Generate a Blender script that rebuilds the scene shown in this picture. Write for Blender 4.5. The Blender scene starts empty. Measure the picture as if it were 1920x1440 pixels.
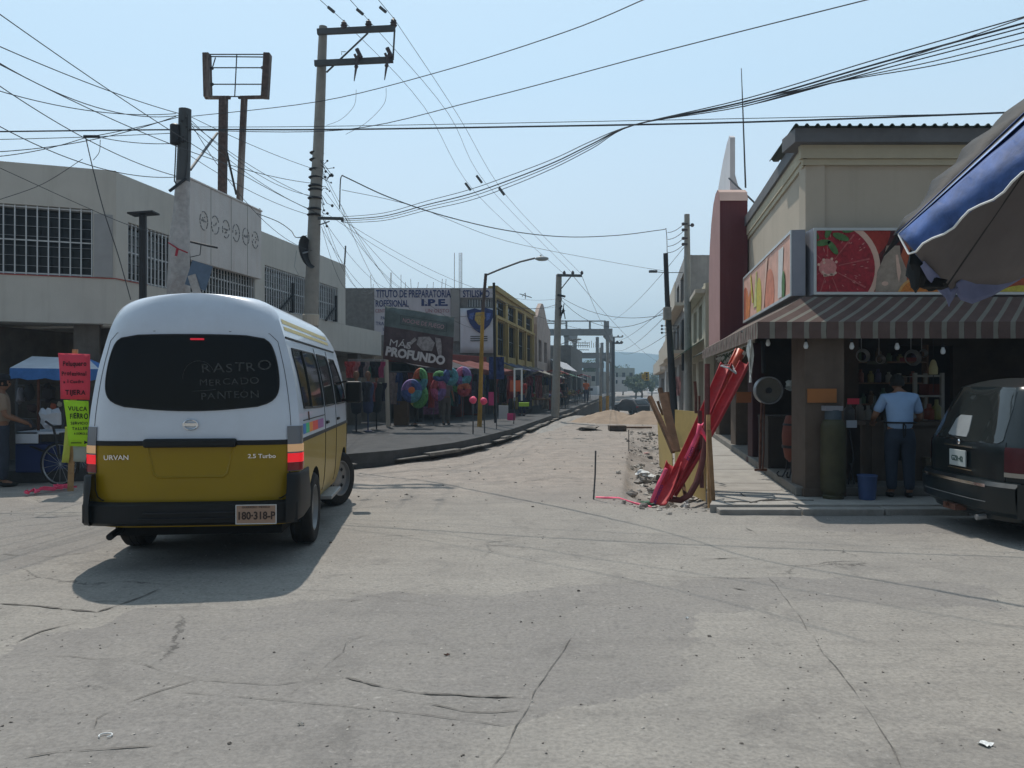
import bpy, bmesh, math, random
from mathutils import Vector, Matrix, noise
R = math.radians
rnd = random.Random(7)
scene = bpy.context.scene
COL = scene.collection
# ---------------- camera, sky, sun, exposure ----------------
EYE = 1.55; F = 1500.0
cam_d = bpy.data.cameras.new('camera'); cam = bpy.data.objects.new('camera', cam_d); COL.objects.link(cam)
cam.location = (0, 0, EYE); cam.rotation_euler = (R(90), 0, 0)
cam_d.sensor_width = 36; cam_d.lens = 36 * F / 1920; cam_d.clip_end = 12000; cam_d.clip_start = 0.05
scene.camera = cam
SUNV = Vector((-0.17, 0.52, 1.0)).normalized()          # towards the sun
elev = math.asin(SUNV.z); azim = math.atan2(SUNV.x, SUNV.y)
world = bpy.data.worlds.new('World'); scene.world = world; world.use_nodes = True
wn = world.node_tree.nodes; wl = world.node_tree.links
sky = wn.new('ShaderNodeTexSky'); sky.sky_type = 'NISHITA'; sky.sun_disc = False
sky.sun_elevation = elev; sky.sun_rotation = azim; sky.air_density = 1.0; sky.dust_density = 1.0; sky.ozone_density = 1.0
sky.altitude = 200
hz = wn.new('ShaderNodeMix'); hz.data_type = 'RGBA'; hz.inputs['Factor'].default_value = 0.62
wl.new(sky.outputs[0], hz.inputs['A'])                            # milky summer haze, brighter in the half of the sky that holds the sun
wt = wn.new('ShaderNodeTexCoord'); dt = wn.new('ShaderNodeVectorMath'); dt.operation = 'DOT_PRODUCT'; wl.new(wt.outputs['Generated'], dt.inputs[0]); dt.inputs[1].default_value = (-0.31, 0.95, 0.0)
wr = wn.new('ShaderNodeMapRange'); wr.interpolation_type = 'SMOOTHSTEP'; wl.new(dt.outputs['Value'], wr.inputs[0])
for i_, v_ in enumerate((-0.5, 0.4, 0.22, 1.0)): wr.inputs[i_ + 1].default_value = v_
hs_ = wn.new('ShaderNodeVectorMath'); hs_.operation = 'SCALE'; gz_w = wn.new('ShaderNodeSeparateXYZ'); wl.new(wt.outputs['Generated'], gz_w.inputs[0]); zr = wn.new('ShaderNodeMapRange'); wl.new(gz_w.outputs[2], zr.inputs[0]); zr.inputs[1].default_value = 0.0; zr.inputs[2].default_value = 0.35
zc = wn.new('ShaderNodeMix'); zc.data_type = 'RGBA'; wl.new(zr.outputs[0], zc.inputs['Factor']); zc.inputs['A'].default_value = (11.2, 11.4, 11.0, 1); zc.inputs['B'].default_value = (7.7, 10.2, 11.8, 1); wl.new(zc.outputs['Result'], hs_.inputs[0]); wl.new(wr.outputs[0], hs_.inputs['Scale']); wl.new(hs_.outputs[0], hz.inputs['B'])
wl.new(hz.outputs['Result'], wn['Background'].inputs[0]); wn['Background'].inputs[1].default_value = 0.105
sun_d = bpy.data.lights.new('sun', 'SUN'); sun = bpy.data.objects.new('sun', sun_d); COL.objects.link(sun)
sun_d.energy = 3.6; sun_d.angle = R(0.6); sun_d.color = (1.0, 0.93, 0.84)
sun.rotation_euler = SUNV.to_track_quat('Z', 'Y').to_euler(); sun.location = (0, 20, 40)
scene.view_settings.view_transform = 'Standard'; scene.view_settings.look = 'None'
scene.view_settings.exposure = 0.07; scene.view_settings.gamma = 1.0
scene.cycles.max_bounces = 6; scene.cycles.volume_bounces = 0
# ---------------- helpers ----------------
def W(px, py, Y):
    return Vector(((px - 960) / F * Y, Y, EYE + (720 - py) / F * Y))
def G(px, py, z=0.0):
    Y = (EYE - z) * F / (py - 720); return Vector(((px - 960) / F * Y, Y, z))
TS = 0.1567                                   # the street runs along (TS, 1)
def S(d, Y, z=0.0): return Vector((d + TS * Y, Y, z))
def tagp(o, label=None, cat=None, group=None, kind=None):
    if label: o['label'] = label
    if cat: o['category'] = cat
    if group: o['group'] = group
    if kind: o['kind'] = kind
    return o
def thing(name, label, cat, loc=(0, 0, 0), rz=0.0, group=None):
    o = bpy.data.objects.new(name, None); COL.objects.link(o); o.empty_display_size = 0.2
    o.location = loc; o.rotation_euler = (0, 0, rz); return tagp(o, label, cat, group)
def chain(o):
    M = Matrix.Identity(4)
    while o is not None:
        M = (Matrix.Translation(o.location) @ o.rotation_euler.to_matrix().to_4x4()) @ M; o = o.parent
    return M
MATS = {}
def mat(name, col, rough=0.8, var=0.12, scale=2.5, bump=0.0, bscale=30.0, metal=0.0, spec=0.3, coat=0.0, emit=0.0, alpha=1.0, trans=0.0, streak=0.0, dirt=0.0, dirtcol=(0.2, 0.17, 0.13), subs=0.0):
    if name in MATS: return MATS[name]
    m = bpy.data.materials.new(name); m.use_nodes = True; n = m.node_tree.nodes; l = m.node_tree.links
    b = n['Principled BSDF']; b.inputs['Roughness'].default_value = rough; b.inputs['Metallic'].default_value = metal
    b.inputs['Specular IOR Level'].default_value = spec
    b.inputs['Coat Weight'].default_value = coat; b.inputs['Alpha'].default_value = alpha
    b.inputs['Transmission Weight'].default_value = trans
    tc = n.new('ShaderNodeTexCoord')
    no = n.new('ShaderNodeTexNoise'); no.inputs['Scale'].default_value = scale; no.inputs['Detail'].default_value = 7; no.inputs['Roughness'].default_value = 0.65
    l.new(tc.outputs['Object'], no.inputs['Vector'])
    rp = n.new('ShaderNodeMapRange'); rp.inputs[1].default_value = 0.3; rp.inputs[2].default_value = 0.7
    rp.inputs[3].default_value = 1 - var; rp.inputs[4].default_value = 1 + var
    l.new(no.outputs[0], rp.inputs[0])
    mx = n.new('ShaderNodeVectorMath'); mx.operation = 'SCALE'; mx.inputs[0].default_value = col[:3]; l.new(rp.outputs[0], mx.inputs['Scale'])
    out = mx.outputs[0]
    if streak or dirt:
        mp = n.new('ShaderNodeMapping'); l.new(tc.outputs['Object'], mp.inputs[0])
        mp.inputs['Scale'].default_value = (3.0, 3.0, 0.25) if streak else (1, 1, 1)
        n2 = n.new('ShaderNodeTexNoise'); n2.inputs['Scale'].default_value = 1.6; n2.inputs['Detail'].default_value = 9; n2.inputs['Roughness'].default_value = 0.7
        l.new(mp.outputs[0], n2.inputs['Vector'])
        r2 = n.new('ShaderNodeMapRange'); r2.inputs[1].default_value = 0.5; r2.inputs[2].default_value = 0.75; r2.inputs[3].default_value = 0; r2.inputs[4].default_value = max(streak, dirt)
        l.new(n2.outputs[0], r2.inputs[0])
        mm = n.new('ShaderNodeMix'); mm.data_type = 'RGBA'; l.new(r2.outputs[0], mm.inputs['Factor']); l.new(out, mm.inputs['A'])
        mm.inputs['B'].default_value = (*dirtcol, 1); out = mm.outputs['Result']
    l.new(out, b.inputs['Base Color'])
    if emit > 0:
        b.inputs['Emission Color'].default_value = (*col[:3], 1); b.inputs['Emission Strength'].default_value = emit
    if bump > 0:
        nb = n.new('ShaderNodeTexNoise'); nb.inputs['Scale'].default_value = bscale; nb.inputs['Detail'].default_value = 5
        l.new(tc.outputs['Object'], nb.inputs['Vector'])
        bp = n.new('ShaderNodeBump'); bp.inputs['Strength'].default_value = bump; bp.inputs['Distance'].default_value = 0.02
        l.new(nb.outputs[0], bp.inputs['Height']); l.new(bp.outputs[0], b.inputs['Normal'])
    MATS[name] = m; return m
def cr(pts, t):                                # smooth interpolation through (t, value) pairs
    if t <= pts[0][0]: return pts[0][1]
    for i in range(len(pts) - 1):
        a, b = pts[i], pts[i + 1]
        if t <= b[0]:
            u = (t - a[0]) / (b[0] - a[0]); h = b[0] - a[0]
            pm = pts[i - 1] if i else a; pn = pts[i + 2] if i + 2 < len(pts) else b
            ma = (b[1] - pm[1]) / max(b[0] - pm[0], 1e-6) * h; mb = (pn[1] - a[1]) / max(pn[0] - a[0], 1e-6) * h
            return (2*u**3-3*u*u+1)*a[1] + (u**3-2*u*u+u)*ma + (-2*u**3+3*u*u)*b[1] + (u**3-u*u)*mb
    return pts[-1][1]
def frame(A, B):                               # x along A->B, y away from the viewer, z up
    A = Vector(A); B = Vector(B); x = B - A; x.z = 0; x.normalize(); z = Vector((0, 0, 1)); y = z.cross(x)
    M = Matrix((( x.x, y.x, 0, A.x), (x.y, y.y, 0, A.y), (0, 0, 1, A.z), (0, 0, 0, 1))); return M
class MB:
    def __init__(s, M=None): s.v = []; s.f = []; s.m = []; s.M = M
    def add(s, vs, fs, mi=0, M=None):
        k = len(s.v); M = M if M is not None else s.M
        s.v += [tuple(M @ Vector(p)) if M is not None else tuple(p) for p in vs]
        s.f += [tuple(i + k for i in q) for q in fs]; s.m += [mi] * len(fs); return s
    def box(s, x0, x1, y0, y1, z0, z1, mi=0, M=None):
        vs = [(x, y, z) for z in (z0, z1) for y in (y0, y1) for x in (x0, x1)]
        return s.add(vs, [(0, 2, 3, 1), (4, 5, 7, 6), (0, 1, 5, 4), (2, 6, 7, 3), (0, 4, 6, 2), (1, 3, 7, 5)], mi, M)
    def quad(s, a, b, c, d, mi=0): return s.add([a, b, c, d], [(0, 1, 2, 3)], mi)
    def poly(s, pts, mi=0, M=None): return s.add(pts, [tuple(range(len(pts)))], mi, M)
    def prism(s, pts, vec, mi=0, M=None):
        n = len(pts); vec = Vector(vec); vs = [Vector(p) for p in pts] + [Vector(p) + vec for p in pts]
        fs = [tuple(range(n))[::-1], tuple(range(n, 2 * n))] + [(i, (i + 1) % n, n + (i + 1) % n, n + i) for i in range(n)]
        return s.add(vs, fs, mi, M)
    def tube(s, pts, r, n=6, mi=0, M=None, cap=True):
        pts = [Vector(p) for p in pts]; rs = r if isinstance(r, (list, tuple)) else [r] * len(pts)
        vs = []; up = None
        for i, p in enumerate(pts):
            t = (pts[min(i + 1, len(pts) - 1)] - pts[max(i - 1, 0)])
            t = t.normalized() if t.length > 1e-9 else Vector((0, 0, 1))
            if up is None: up = Vector((0, 0, 1)) if abs(t.z) < 0.9 else Vector((1, 0, 0))
            a = up - t * up.dot(t); a.normalize(); up = a; b = t.cross(a)
            for k in range(n):
                an = 2 * math.pi * (k + 0.5) / n; vs.append(p + a * (math.cos(an) * rs[i]) + b * (math.sin(an) * rs[i]))
        fs = []
        for i in range(len(pts) - 1):
            for k in range(n):
                j = (k + 1) % n; fs.append((i * n + k, i * n + j, (i + 1) * n + j, (i + 1) * n + k))
        if cap: fs += [tuple(range(n))[::-1], tuple((len(pts) - 1) * n + k for k in range(n))]
        return s.add(vs, fs, mi, M)
    def bar(s, a, b, w, h=None, mi=0, M=None):       # rectangular bar
        a = Vector(a); b = Vector(b); h = h or w; t = (b - a).normalized()
        up = Vector((0, 0, 1)) if abs(t.z) < 0.95 else Vector((0, 1, 0)); x = t.cross(up).normalized(); y = x.cross(t)
        vs = [q + x * (sx * w / 2) + y * (sy * h / 2) for q in (a, b) for sx, sy in ((-1, -1), (1, -1), (1, 1), (-1, 1))]
        return s.add(vs, [(3, 2, 1, 0), (4, 5, 6, 7), (0, 1, 5, 4), (1, 2, 6, 5), (2, 3, 7, 6), (3, 0, 4, 7)], mi, M)
    def lathe(s, prof, n=20, mi=0, M=None, closed=False):
        vs = [(r * math.cos(2 * math.pi * k / n), r * math.sin(2 * math.pi * k / n), z) for r, z in prof for k in range(n)]
        fs = []; m = len(prof)
        for i in range(m if closed else m - 1):
            i2 = (i + 1) % m
            for k in range(n):
                j = (k + 1) % n; fs.append((i * n + k, i * n + j, i2 * n + j, i2 * n + k))
        if not closed: fs += [tuple(range(n))[::-1], tuple((m - 1) * n + k for k in range(n))]
        return s.add(vs, fs, mi, M)
    def sheet(s, rows, mi=0, M=None):
        n = len(rows[0]); vs = [p for r in rows for p in r]
        fs = [(i * n + k, i * n + k + 1, (i + 1) * n + k + 1, (i + 1) * n + k) for i in range(len(rows) - 1) for k in range(n - 1)]
        return s.add(vs, fs, mi, M)
    def ball(s, c, r, mi=0, nu=12, nv=8, sq=(1, 1, 1), jit=0.0, M=None):
        c = Vector(c); vs = []; off = Vector((rnd.random() * 50, 0, 0))
        for i in range(nv + 1):
            th = math.pi * i / nv
            for k in range(nu):
                ph = 2 * math.pi * k / nu; d = Vector((math.sin(th) * math.cos(ph), math.sin(th) * math.sin(ph), math.cos(th)))
                q = r * (1 + jit * noise.noise(d * 1.7 + off) * 2); vs.append(c + Vector((d.x * sq[0], d.y * sq[1], d.z * sq[2])) * q)
        fs = [(i * nu + k, (i + 1) * nu + k, (i + 1) * nu + (k + 1) % nu, i * nu + (k + 1) % nu) for i in range(nv) for k in range(nu)]
        return s.add(vs, fs, mi, M)
    def wall(s, L, z0, z1, th, holes=(), mi=0, x0=0.0, M=None):   # front at y=0, back at y=th, real openings
        xs = sorted({x0, L} | {h[0] for h in holes} | {h[1] for h in holes}); zs = sorted({z0, z1} | {h[2] for h in holes} | {h[3] for h in holes})
        xs = [x for x in xs if x0 <= x <= L]; zs = [z for z in zs if z0 <= z <= z1]
        ish = lambda x, z: any(h[0] < x < h[1] and h[2] < z < h[3] for h in holes)
        sol = [[not ish((xs[i] + xs[i+1]) / 2, (zs[j] + zs[j+1]) / 2) for j in range(len(zs) - 1)] for i in range(len(xs) - 1)]
        g = lambda i, j: 0 <= i < len(xs) - 1 and 0 <= j < len(zs) - 1 and sol[i][j]
        for i in range(len(xs) - 1):
            for j in range(len(zs) - 1):
                if not sol[i][j]: continue
                a, b, c, d = xs[i], xs[i+1], zs[j], zs[j+1]
                q = [[(a,0,c),(b,0,c),(b,0,d),(a,0,d)], [(b,th,c),(a,th,c),(a,th,d),(b,th,d)]]
                if not g(i-1, j): q.append([(a,th,c),(a,0,c),(a,0,d),(a,th,d)])
                if not g(i+1, j): q.append([(b,0,c),(b,th,c),(b,th,d),(b,0,d)])
                if not g(i, j-1): q.append([(a,th,c),(b,th,c),(b,0,c),(a,0,c)])
                if not g(i, j+1): q.append([(a,0,d),(b,0,d),(b,th,d),(a,th,d)])
                for p in q: s.add(p, [(0, 1, 2, 3)], mi, M)
        return s
    def build(s, name, mats, parent=None, smooth=False, bevel=0.0, local=False, label=None, weld=False):
        me = bpy.data.meshes.new(name)
        vs = s.v
        if parent is not None and not local:
            I = chain(parent).inverted(); vs = [tuple(I @ Vector(p)) for p in vs]
        me.from_pydata(vs, [], s.f)
        for q in (mats if isinstance(mats, (list, tuple)) else [mats]): me.materials.append(q)
        me.polygons.foreach_set('material_index', s.m); me.update()
        if weld or smooth:
            bm = bmesh.new(); bm.from_mesh(me); bmesh.ops.remove_doubles(bm, verts=bm.verts, dist=1e-5)
            bmesh.ops.dissolve_degenerate(bm, dist=1e-6, edges=bm.edges)
            bmesh.ops.recalc_face_normals(bm, faces=bm.faces); bm.to_mesh(me); bm.free()
        if smooth: me.polygons.foreach_set('use_smooth', [True] * len(me.polygons)); me.set_sharp_from_angle(angle=R(40))
        o = bpy.data.objects.new(name, me); COL.objects.link(o); o.parent = parent
        if bevel:
            md = o.modifiers.new('bevel', 'BEVEL'); md.width = bevel; md.segments = 2; md.limit_method = 'ANGLE'
        if label: o['label'] = label
        return o
def solo(mb, name, mats, label, cat, group=None, kind=None, **k):      # a thing that is one mesh
    vs = mb.v; n = len(vs); c = Vector((sum(p[0] for p in vs) / n, sum(p[1] for p in vs) / n, min(p[2] for p in vs)))
    mb.v = [(p[0] - c.x, p[1] - c.y, p[2] - c.z) for p in vs]
    o = mb.build(name, mats, None, **k); o.location = c; return tagp(o, label, cat, group, kind)
def struct(mb, name, mats, **k): return tagp(mb.build(name, mats, None, **k), kind='structure')
def copy_thing(o, loc=None, rz=None, label=None, parent=None):
    c = o.copy(); COL.objects.link(c); c.parent = parent
    for ch in list(o.children): copy_thing(ch, parent=c)
    if loc is not None: c.location = loc
    if rz is not None: c.rotation_euler = (0, 0, rz)
    if label: c['label'] = label
    return c
def text(s, size, m, parent, M, name='lettering', sx=1.0, bold=0.0, ext=0.002, align='CENTER', hand=0.0):
    """flat lettering whose own x and y run along M's x and z"""
    MM = M @ Matrix.Rotation(R(90), 4, 'X')
    out = MB(); x = 0.0
    def glyph(t):
        cu = bpy.data.curves.new('t', 'FONT'); cu.body = t; cu.size = size; cu.extrude = ext; cu.offset = bold * size; cu.resolution_u = 3
        if hand == 0: cu.align_x = align
        ob = bpy.data.objects.new('t', cu); COL.objects.link(ob); dg = bpy.context.evaluated_depsgraph_get()
        me = bpy.data.meshes.new_from_object(ob.evaluated_get(dg)); bpy.data.objects.remove(ob); return me
    if hand == 0:
        me = glyph(s); out.add([(v.co.x * sx, v.co.y, v.co.z) for v in me.vertices], [tuple(p.vertices) for p in me.polygons], 0, MM)
    else:
        gl = []
        for ch in s:
            if ch == ' ': gl.append((None, size * 0.35)); continue
            me = glyph(ch); w = max([v.co.x for v in me.vertices] + [0]); gl.append((me, w + size * 0.08))
        tot = sum(g[1] for g in gl) * sx; x = -tot / 2 if align == 'CENTER' else 0
        for me, w in gl:
            if me:
                a = rnd.uniform(-hand, hand) * 0.5; k = 1 + rnd.uniform(-hand, hand) * 0.6; dy = rnd.uniform(-hand, hand) * size * 0.3
                out.add([(x + (v.co.x * math.cos(a) - v.co.y * math.sin(a)) * sx * k, (v.co.x * math.sin(a) + v.co.y * math.cos(a)) * k + dy, v.co.z) for v in me.vertices],
                        [tuple(p.vertices) for p in me.polygons], 0, MM)
            x += w * sx
    return out.build(name, m, parent)
def T(x, y, z): return Matrix.Translation((x, y, z))
def sag(a, b, drop, n=16):
    a = Vector(a); b = Vector(b)
    return [a.lerp(b, i / n) - Vector((0, 0, drop * 4 * (i / n) * (1 - i / n))) for i in range(n + 1)]
# ---------------- common materials ----------------
M_rust = mat('rusty_steel', (0.11, 0.05, 0.035), 0.85, 0.4, 9, 0.3, 60)
M_steel = mat('grey_steel', (0.3, 0.31, 0.32), 0.5, 0.15, 6, metal=0.6)
M_dsteel = mat('dark_steel', (0.08, 0.085, 0.09), 0.6, 0.2)
M_dark = mat('dark_paint', (0.025, 0.025, 0.028), 0.5, 0.2)
M_black = mat('black_plastic', (0.012, 0.013, 0.014), 0.55, 0.2, 8)
M_rubber = mat('black_rubber', (0.018, 0.017, 0.016), 0.85, 0.35, 7, 0.3, 90, dirt=0.5, dirtcol=(0.09, 0.08, 0.07))
M_wire = mat('cable_sheath', (0.06, 0.063, 0.07), 0.7, 0.1)
M_wood = mat('bare_timber', (0.42, 0.26, 0.12), 0.85, 0.3, 5, 0.3, 50, streak=0.4, dirtcol=(0.2, 0.11, 0.05))
M_conc = mat('pole_concrete', (0.3, 0.29, 0.265), 0.9, 0.15, 4, 0.4, 40, streak=0.5, dirtcol=(0.17, 0.16, 0.14))
M_white = mat('white_paint', (0.72, 0.73, 0.72), 0.6, 0.06)
M_glassd = mat('dark_glass', (0.012, 0.014, 0.016), 0.1, 0.1, spec=0.3)
M_chrome = mat('chrome', (0.75, 0.75, 0.76), 0.15, 0.05, metal=1.0)
M_ink = mat('black_marker', (0.01, 0.01, 0.012), 0.8, 0.05)
M_pink = mat('pink_plastic', (0.85, 0.1, 0.2), 0.5, 0.12, 6)
# ---------------- ground ----------------
def hgt(x, y):
    d = x - TS * y
    v = Vector((x * 0.9, y * 0.9, 0.0)); z = 0.010 * noise.noise(v) + 0.004 * noise.noise(v * 6.0)
    dirt = min(1, max(0, (y - 10.5) / 4)) * (1 if -7 < d < 2 else 0) * min(1, max(0, (90 - y) / 30))
    z += dirt * (0.035 * noise.noise(Vector((d * 0.9, y * 0.22, 3))) + 0.016 * noise.noise(Vector((d * 2.6, y * 1.1, 5))) + 0.008 * noise.noise(Vector((d * 8, y * 6, 9))))
    if y > 10.0 and y < 24 and -0.2 < d < 1.1:                     # the trench beside the pavement
        k = max(0, 1 - abs(d - 0.42) / 0.62) * min(1, (y - 10.0) / 1.5) * min(1, (24 - y) / 4)
        z -= 0.35 * k ** 0.6 * (0.8 + 0.5 * noise.noise(Vector((x * 2, y * 2, 7))))
    if y > 13 and d < -2.6: z -= .10 * min(1, (y - 13) / 3) * min(1, (-2.6 - d) / .9)
    u = min(1, max(0, (y - 34) / 40)); sl = -1.35 * u * u * (3 - 2 * u)
    return z + sl - (0.05 if abs(x) > 30 else 0)
def axis(lo, hi, st, far):
    a = []; q = lo
    while q <= hi: a.append(q); q += st
    k = st; p = lo; left = []
    while p > -far: k *= 1.35; p -= k; left.append(p)
    k = st; p = hi; right = []
    while p < far: k *= 1.35; p += k; right.append(p)
    return left[::-1] + a + right
xs = axis(-7, 9, 0.05, 3500)
ys = []; q = 1.2; st = 0.035
while q < 60: ys.append(q); st = 0.035 + max(0, q - 6) * 0.006; q += st
while q < 3500: ys.append(q); st *= 1.3; q += st
ys = [-3500, -1200, -400, -100, -30, -10, -3, 0, 0.8] + ys
gb = MB(); gb.sheet([[(x, y, hgt(x, y)) for x in xs] for y in ys])
def ground_mat():
    m = bpy.data.materials.new('dusty_concrete_and_dirt'); m.use_nodes = True; n = m.node_tree.nodes; l = m.node_tree.links
    b = n['Principled BSDF']; b.inputs['Roughness'].default_value = 0.93; b.inputs['Specular IOR Level'].default_value = 0.15
    tc = n.new('ShaderNodeTexCoord'); P = tc.outputs['Object']
    def nz(sc, det=6, ro=0.6, vec=None, dist=0.0):
        t = n.new('ShaderNodeTexNoise'); t.inputs['Scale'].default_value = sc; t.inputs['Detail'].default_value = det; t.inputs['Roughness'].default_value = ro
        t.inputs['Distortion'].default_value = dist; l.new(vec or P, t.inputs['Vector']); return t.outputs[0]
    def mr(x, a, b_, c, d):
        t = n.new('ShaderNodeMapRange'); l.new(x, t.inputs[0])
        for i, q in enumerate((a, b_, c, d)): t.inputs[i + 1].default_value = q
        return t.outputs[0]
    def mix(f, a, c):
        t = n.new('ShaderNodeMix'); t.data_type = 'RGBA'
        for k, q in (('Factor', f), ('A', a), ('B', c)):
            if isinstance(q, (tuple, float)): t.inputs[k].default_value = q if not isinstance(q, tuple) else (*q, 1)
            else: l.new(q, t.inputs[k])
        return t.outputs['Result']
    def mth(op, a, c=None):
        t = n.new('ShaderNodeMath'); t.operation = op
        for i, q in enumerate((a, c)):
            if q is None: continue
            if isinstance(q, float): t.inputs[i].default_value = q
            else: l.new(q, t.inputs[i])
        return t.outputs[0]
    sep = n.new('ShaderNodeSeparateXYZ'); l.new(P, sep.inputs[0])
    big = nz(0.35, 5, 0.6); mid = nz(1.7, 7, 0.65, dist=0.6); fine = nz(38, 4, 0.7); grit = nz(120, 2, 0.5)
    c = mix(mr(big, 0.35, 0.65, 0, 1), (0.320, 0.300, 0.270), (0.262, 0.247, 0.226))
    c = mix(mr(mid, 0.42, 0.7, 0, 0.55), c, (0.375, 0.35, 0.312))
    # worn patches of darker old surfacing, in big slab-like areas
    mp = n.new('ShaderNodeMapping'); mp.inputs['Rotation'].default_value = (0, 0, R(12)); mp.inputs['Scale'].default_value = (0.32, 0.45, 1); l.new(P, mp.inputs[0])
    wob = n.new('ShaderNodeVectorMath'); wob.operation = 'ADD'; nn = n.new('ShaderNodeTexNoise'); nn.inputs['Scale'].default_value = 2.2; nn.inputs['Detail'].default_value = 6; l.new(P, nn.inputs['Vector'])
    sc_ = n.new('ShaderNodeVectorMath'); sc_.operation = 'SCALE'; sc_.inputs['Scale'].default_value = 0.22; l.new(nn.outputs['Color'], sc_.inputs[0])
    l.new(mp.outputs[0], wob.inputs[0]); l.new(sc_.outputs[0], wob.inputs[1])
    vo = n.new('ShaderNodeTexVoronoi'); vo.distance = 'CHEBYCHEV'; vo.inputs['Scale'].default_value = 1.0; vo.inputs['Randomness'].default_value = 0.8; l.new(wob.outputs[0], vo.inputs['Vector'])
    sr = n.new('ShaderNodeSeparateColor'); l.new(vo.outputs['Color'], sr.inputs[0])
    slab = mr(sr.outputs[0], 0.55, 0.6, 0, 1)
    c = mix(mth('MULTIPLY', slab, mr(mid, 0.3, 0.6, 0.25, 0.8)), c, (0.228, 0.215, 0.203))
    # dirt of the unpaved street beyond y = 11
    far = mr(sep.outputs[1], 9.5, 13.0, 0, 1)
    fn = mth('MULTIPLY', far, mr(nz(0.8, 6, 0.6), 0.25, 0.5, 0.4, 1.0))
    c = mix(fn, c, mix(mr(nz(2.5, 8, 0.7), 0.35, 0.65, 0, 1), (0.385, 0.335, 0.292), (0.27, 0.238, 0.212)))
    # wheel-drag streaks in dust
    m3 = n.new('ShaderNodeMapping'); m3.inputs['Rotation'].default_value = (0, 0, R(14)); m3.inputs['Scale'].default_value = (0.35, 3.2, 1); l.new(P, m3.inputs[0])
    st_ = nz(1.5, 7, 0.7, m3.outputs[0]); c = mix(mr(st_, 0.5, 0.72, 0, 0.45), c, (0.2, 0.187, 0.172))
    c = mix(mr(nz(0.9, 8, 0.75, dist=1.2), 0.54, 0.7, 0, 0.7), c, (0.17, 0.16, 0.15))
    c = mix(mr(nz(11, 5, 0.75), 0.54, 0.7, 0, 0.5), c, (0.14, 0.132, 0.125)); c = mix(mr(nz(17, 3, 0.7), 0.6, 0.72, 0, 0.5), c, (0.42, 0.395, 0.365)); c = mix(mr(fine, 0.3, 0.6, 0.5, 0.0), c, (0.11, 0.105, 0.1)); c = mix(mr(grit, 0.6, 0.75, 0, 0.3), c, (0.4, 0.385, 0.36))
    # hairline cracks
    v2 = n.new('ShaderNodeTexVoronoi'); v2.feature = 'DISTANCE_TO_EDGE'; v2.inputs['Scale'].default_value = 0.38; 
    w2 = n.new('ShaderNodeVectorMath'); w2.operation = 'ADD'; s2 = n.new('ShaderNodeVectorMath'); s2.operation = 'SCALE'; s2.inputs['Scale'].default_value = 0.5
    n5 = n.new('ShaderNodeTexNoise'); n5.inputs['Scale'].default_value = 1.6; n5.inputs['Detail'].default_value = 8; n5.inputs['Roughness'].default_value = 0.7; l.new(P, n5.inputs['Vector'])
    l.new(n5.outputs['Color'], s2.inputs[0]); l.new(P, w2.inputs[0]); l.new(s2.outputs[0], w2.inputs[1]); l.new(w2.outputs[0], v2.inputs['Vector'])
    ck = mth('MULTIPLY', mr(v2.outputs[0], 0.0, 0.006, 1, 0), mr(nz(0.5, 4), 0.52, 0.6, 0, 0.8))
    c = mix(ck, c, (0.09, 0.085, 0.08)); l.new(c, b.inputs['Base Color'])
    hh = mth('ADD', mth('MULTIPLY', fine, 0.5), mth('MULTIPLY', mid, 1.2)); hh = mth('SUBTRACT', hh, mth('MULTIPLY', ck, 0.8)); hh = mth('ADD', hh, mth('MULTIPLY', st_, 0.8))
    bp = n.new('ShaderNodeBump'); bp.inputs['Strength'].default_value = 0.55; bp.inputs['Distance'].default_value = 0.02; l.new(hh, bp.inputs['Height']); l.new(bp.outputs[0], b.inputs['Normal'])
    return m
M_ground = ground_mat()
ground = struct(gb, 'ground', M_ground, smooth=False)
ground.data.polygons.foreach_set('use_smooth', [True] * len(ground.data.polygons))
# open joints and broken edges in the old concrete, laid just above it
M_joint = mat('dirt_filled_joint', (0.135, 0.125, 0.113), 0.95, 0.5, 20)
jb = MB()
def crack(pts, w0, w1=None, seed=1, jit=0.03):
    r = random.Random(seed); P3 = [G(*p) for p in pts]; w1 = w1 or w0; L = []
    for i in range(len(P3) - 1):
        n = max(3, int((P3[i+1] - P3[i]).length / 0.06))
        L += [P3[i].lerp(P3[i+1], k / n) for k in range(n)]
    L.append(P3[-1]); a = []; b = []
    for i, p in enumerate(L):
        t = (L[min(i+1, len(L)-1)] - L[max(i-1, 0)]).normalized(); nn = Vector((-t.y, t.x, 0))
        off = jit * noise.noise(Vector((p.x * 4 + seed, p.y * 4, 0))); w = (w0 + (w1 - w0) * i / len(L)) * r.uniform(0.1, 1.0) * (.75 if noise.noise(Vector((p.x * 3, p.y * 3, seed))) > -.15 else .2)
        if i in (0, len(L) - 1): w *= 0.1
        z = max(hgt(p.x, p.y), hgt(p.x + .03, p.y + .03)) + 0.005
        c_ = p + nn * off; a.append((c_.x + nn.x * w / 2, c_.y + nn.y * w / 2, z)); b.append((c_.x - nn.x * w / 2, c_.y - nn.y * w / 2, z))
    jb.sheet([a, b])
crack([(0, 1131), (60, 1136), (130, 1143), (182, 1148)], 0.035, 0.06, 1, 0.02)
crack([(182, 1148), (230, 1132), (262, 1120), (300, 1104)], 0.05, 0.02, 2, 0.02)
crack([(30, 1205), (80, 1185), (150, 1165)], 0.03, 0.05, 3)
crack([(0, 1228), (130, 1232), (270, 1246), (370, 1275)], 0.006, 0.01, 4, 0.02)
crack([(370, 1275), (300, 1296), (240, 1320), (180, 1350), (172, 1370)], 0.012, 0.01, 5)
crack([(340, 1300), (520, 1315), (700, 1330), (960, 1362)], 0.008, 0.008, 6, 0.01)
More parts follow.
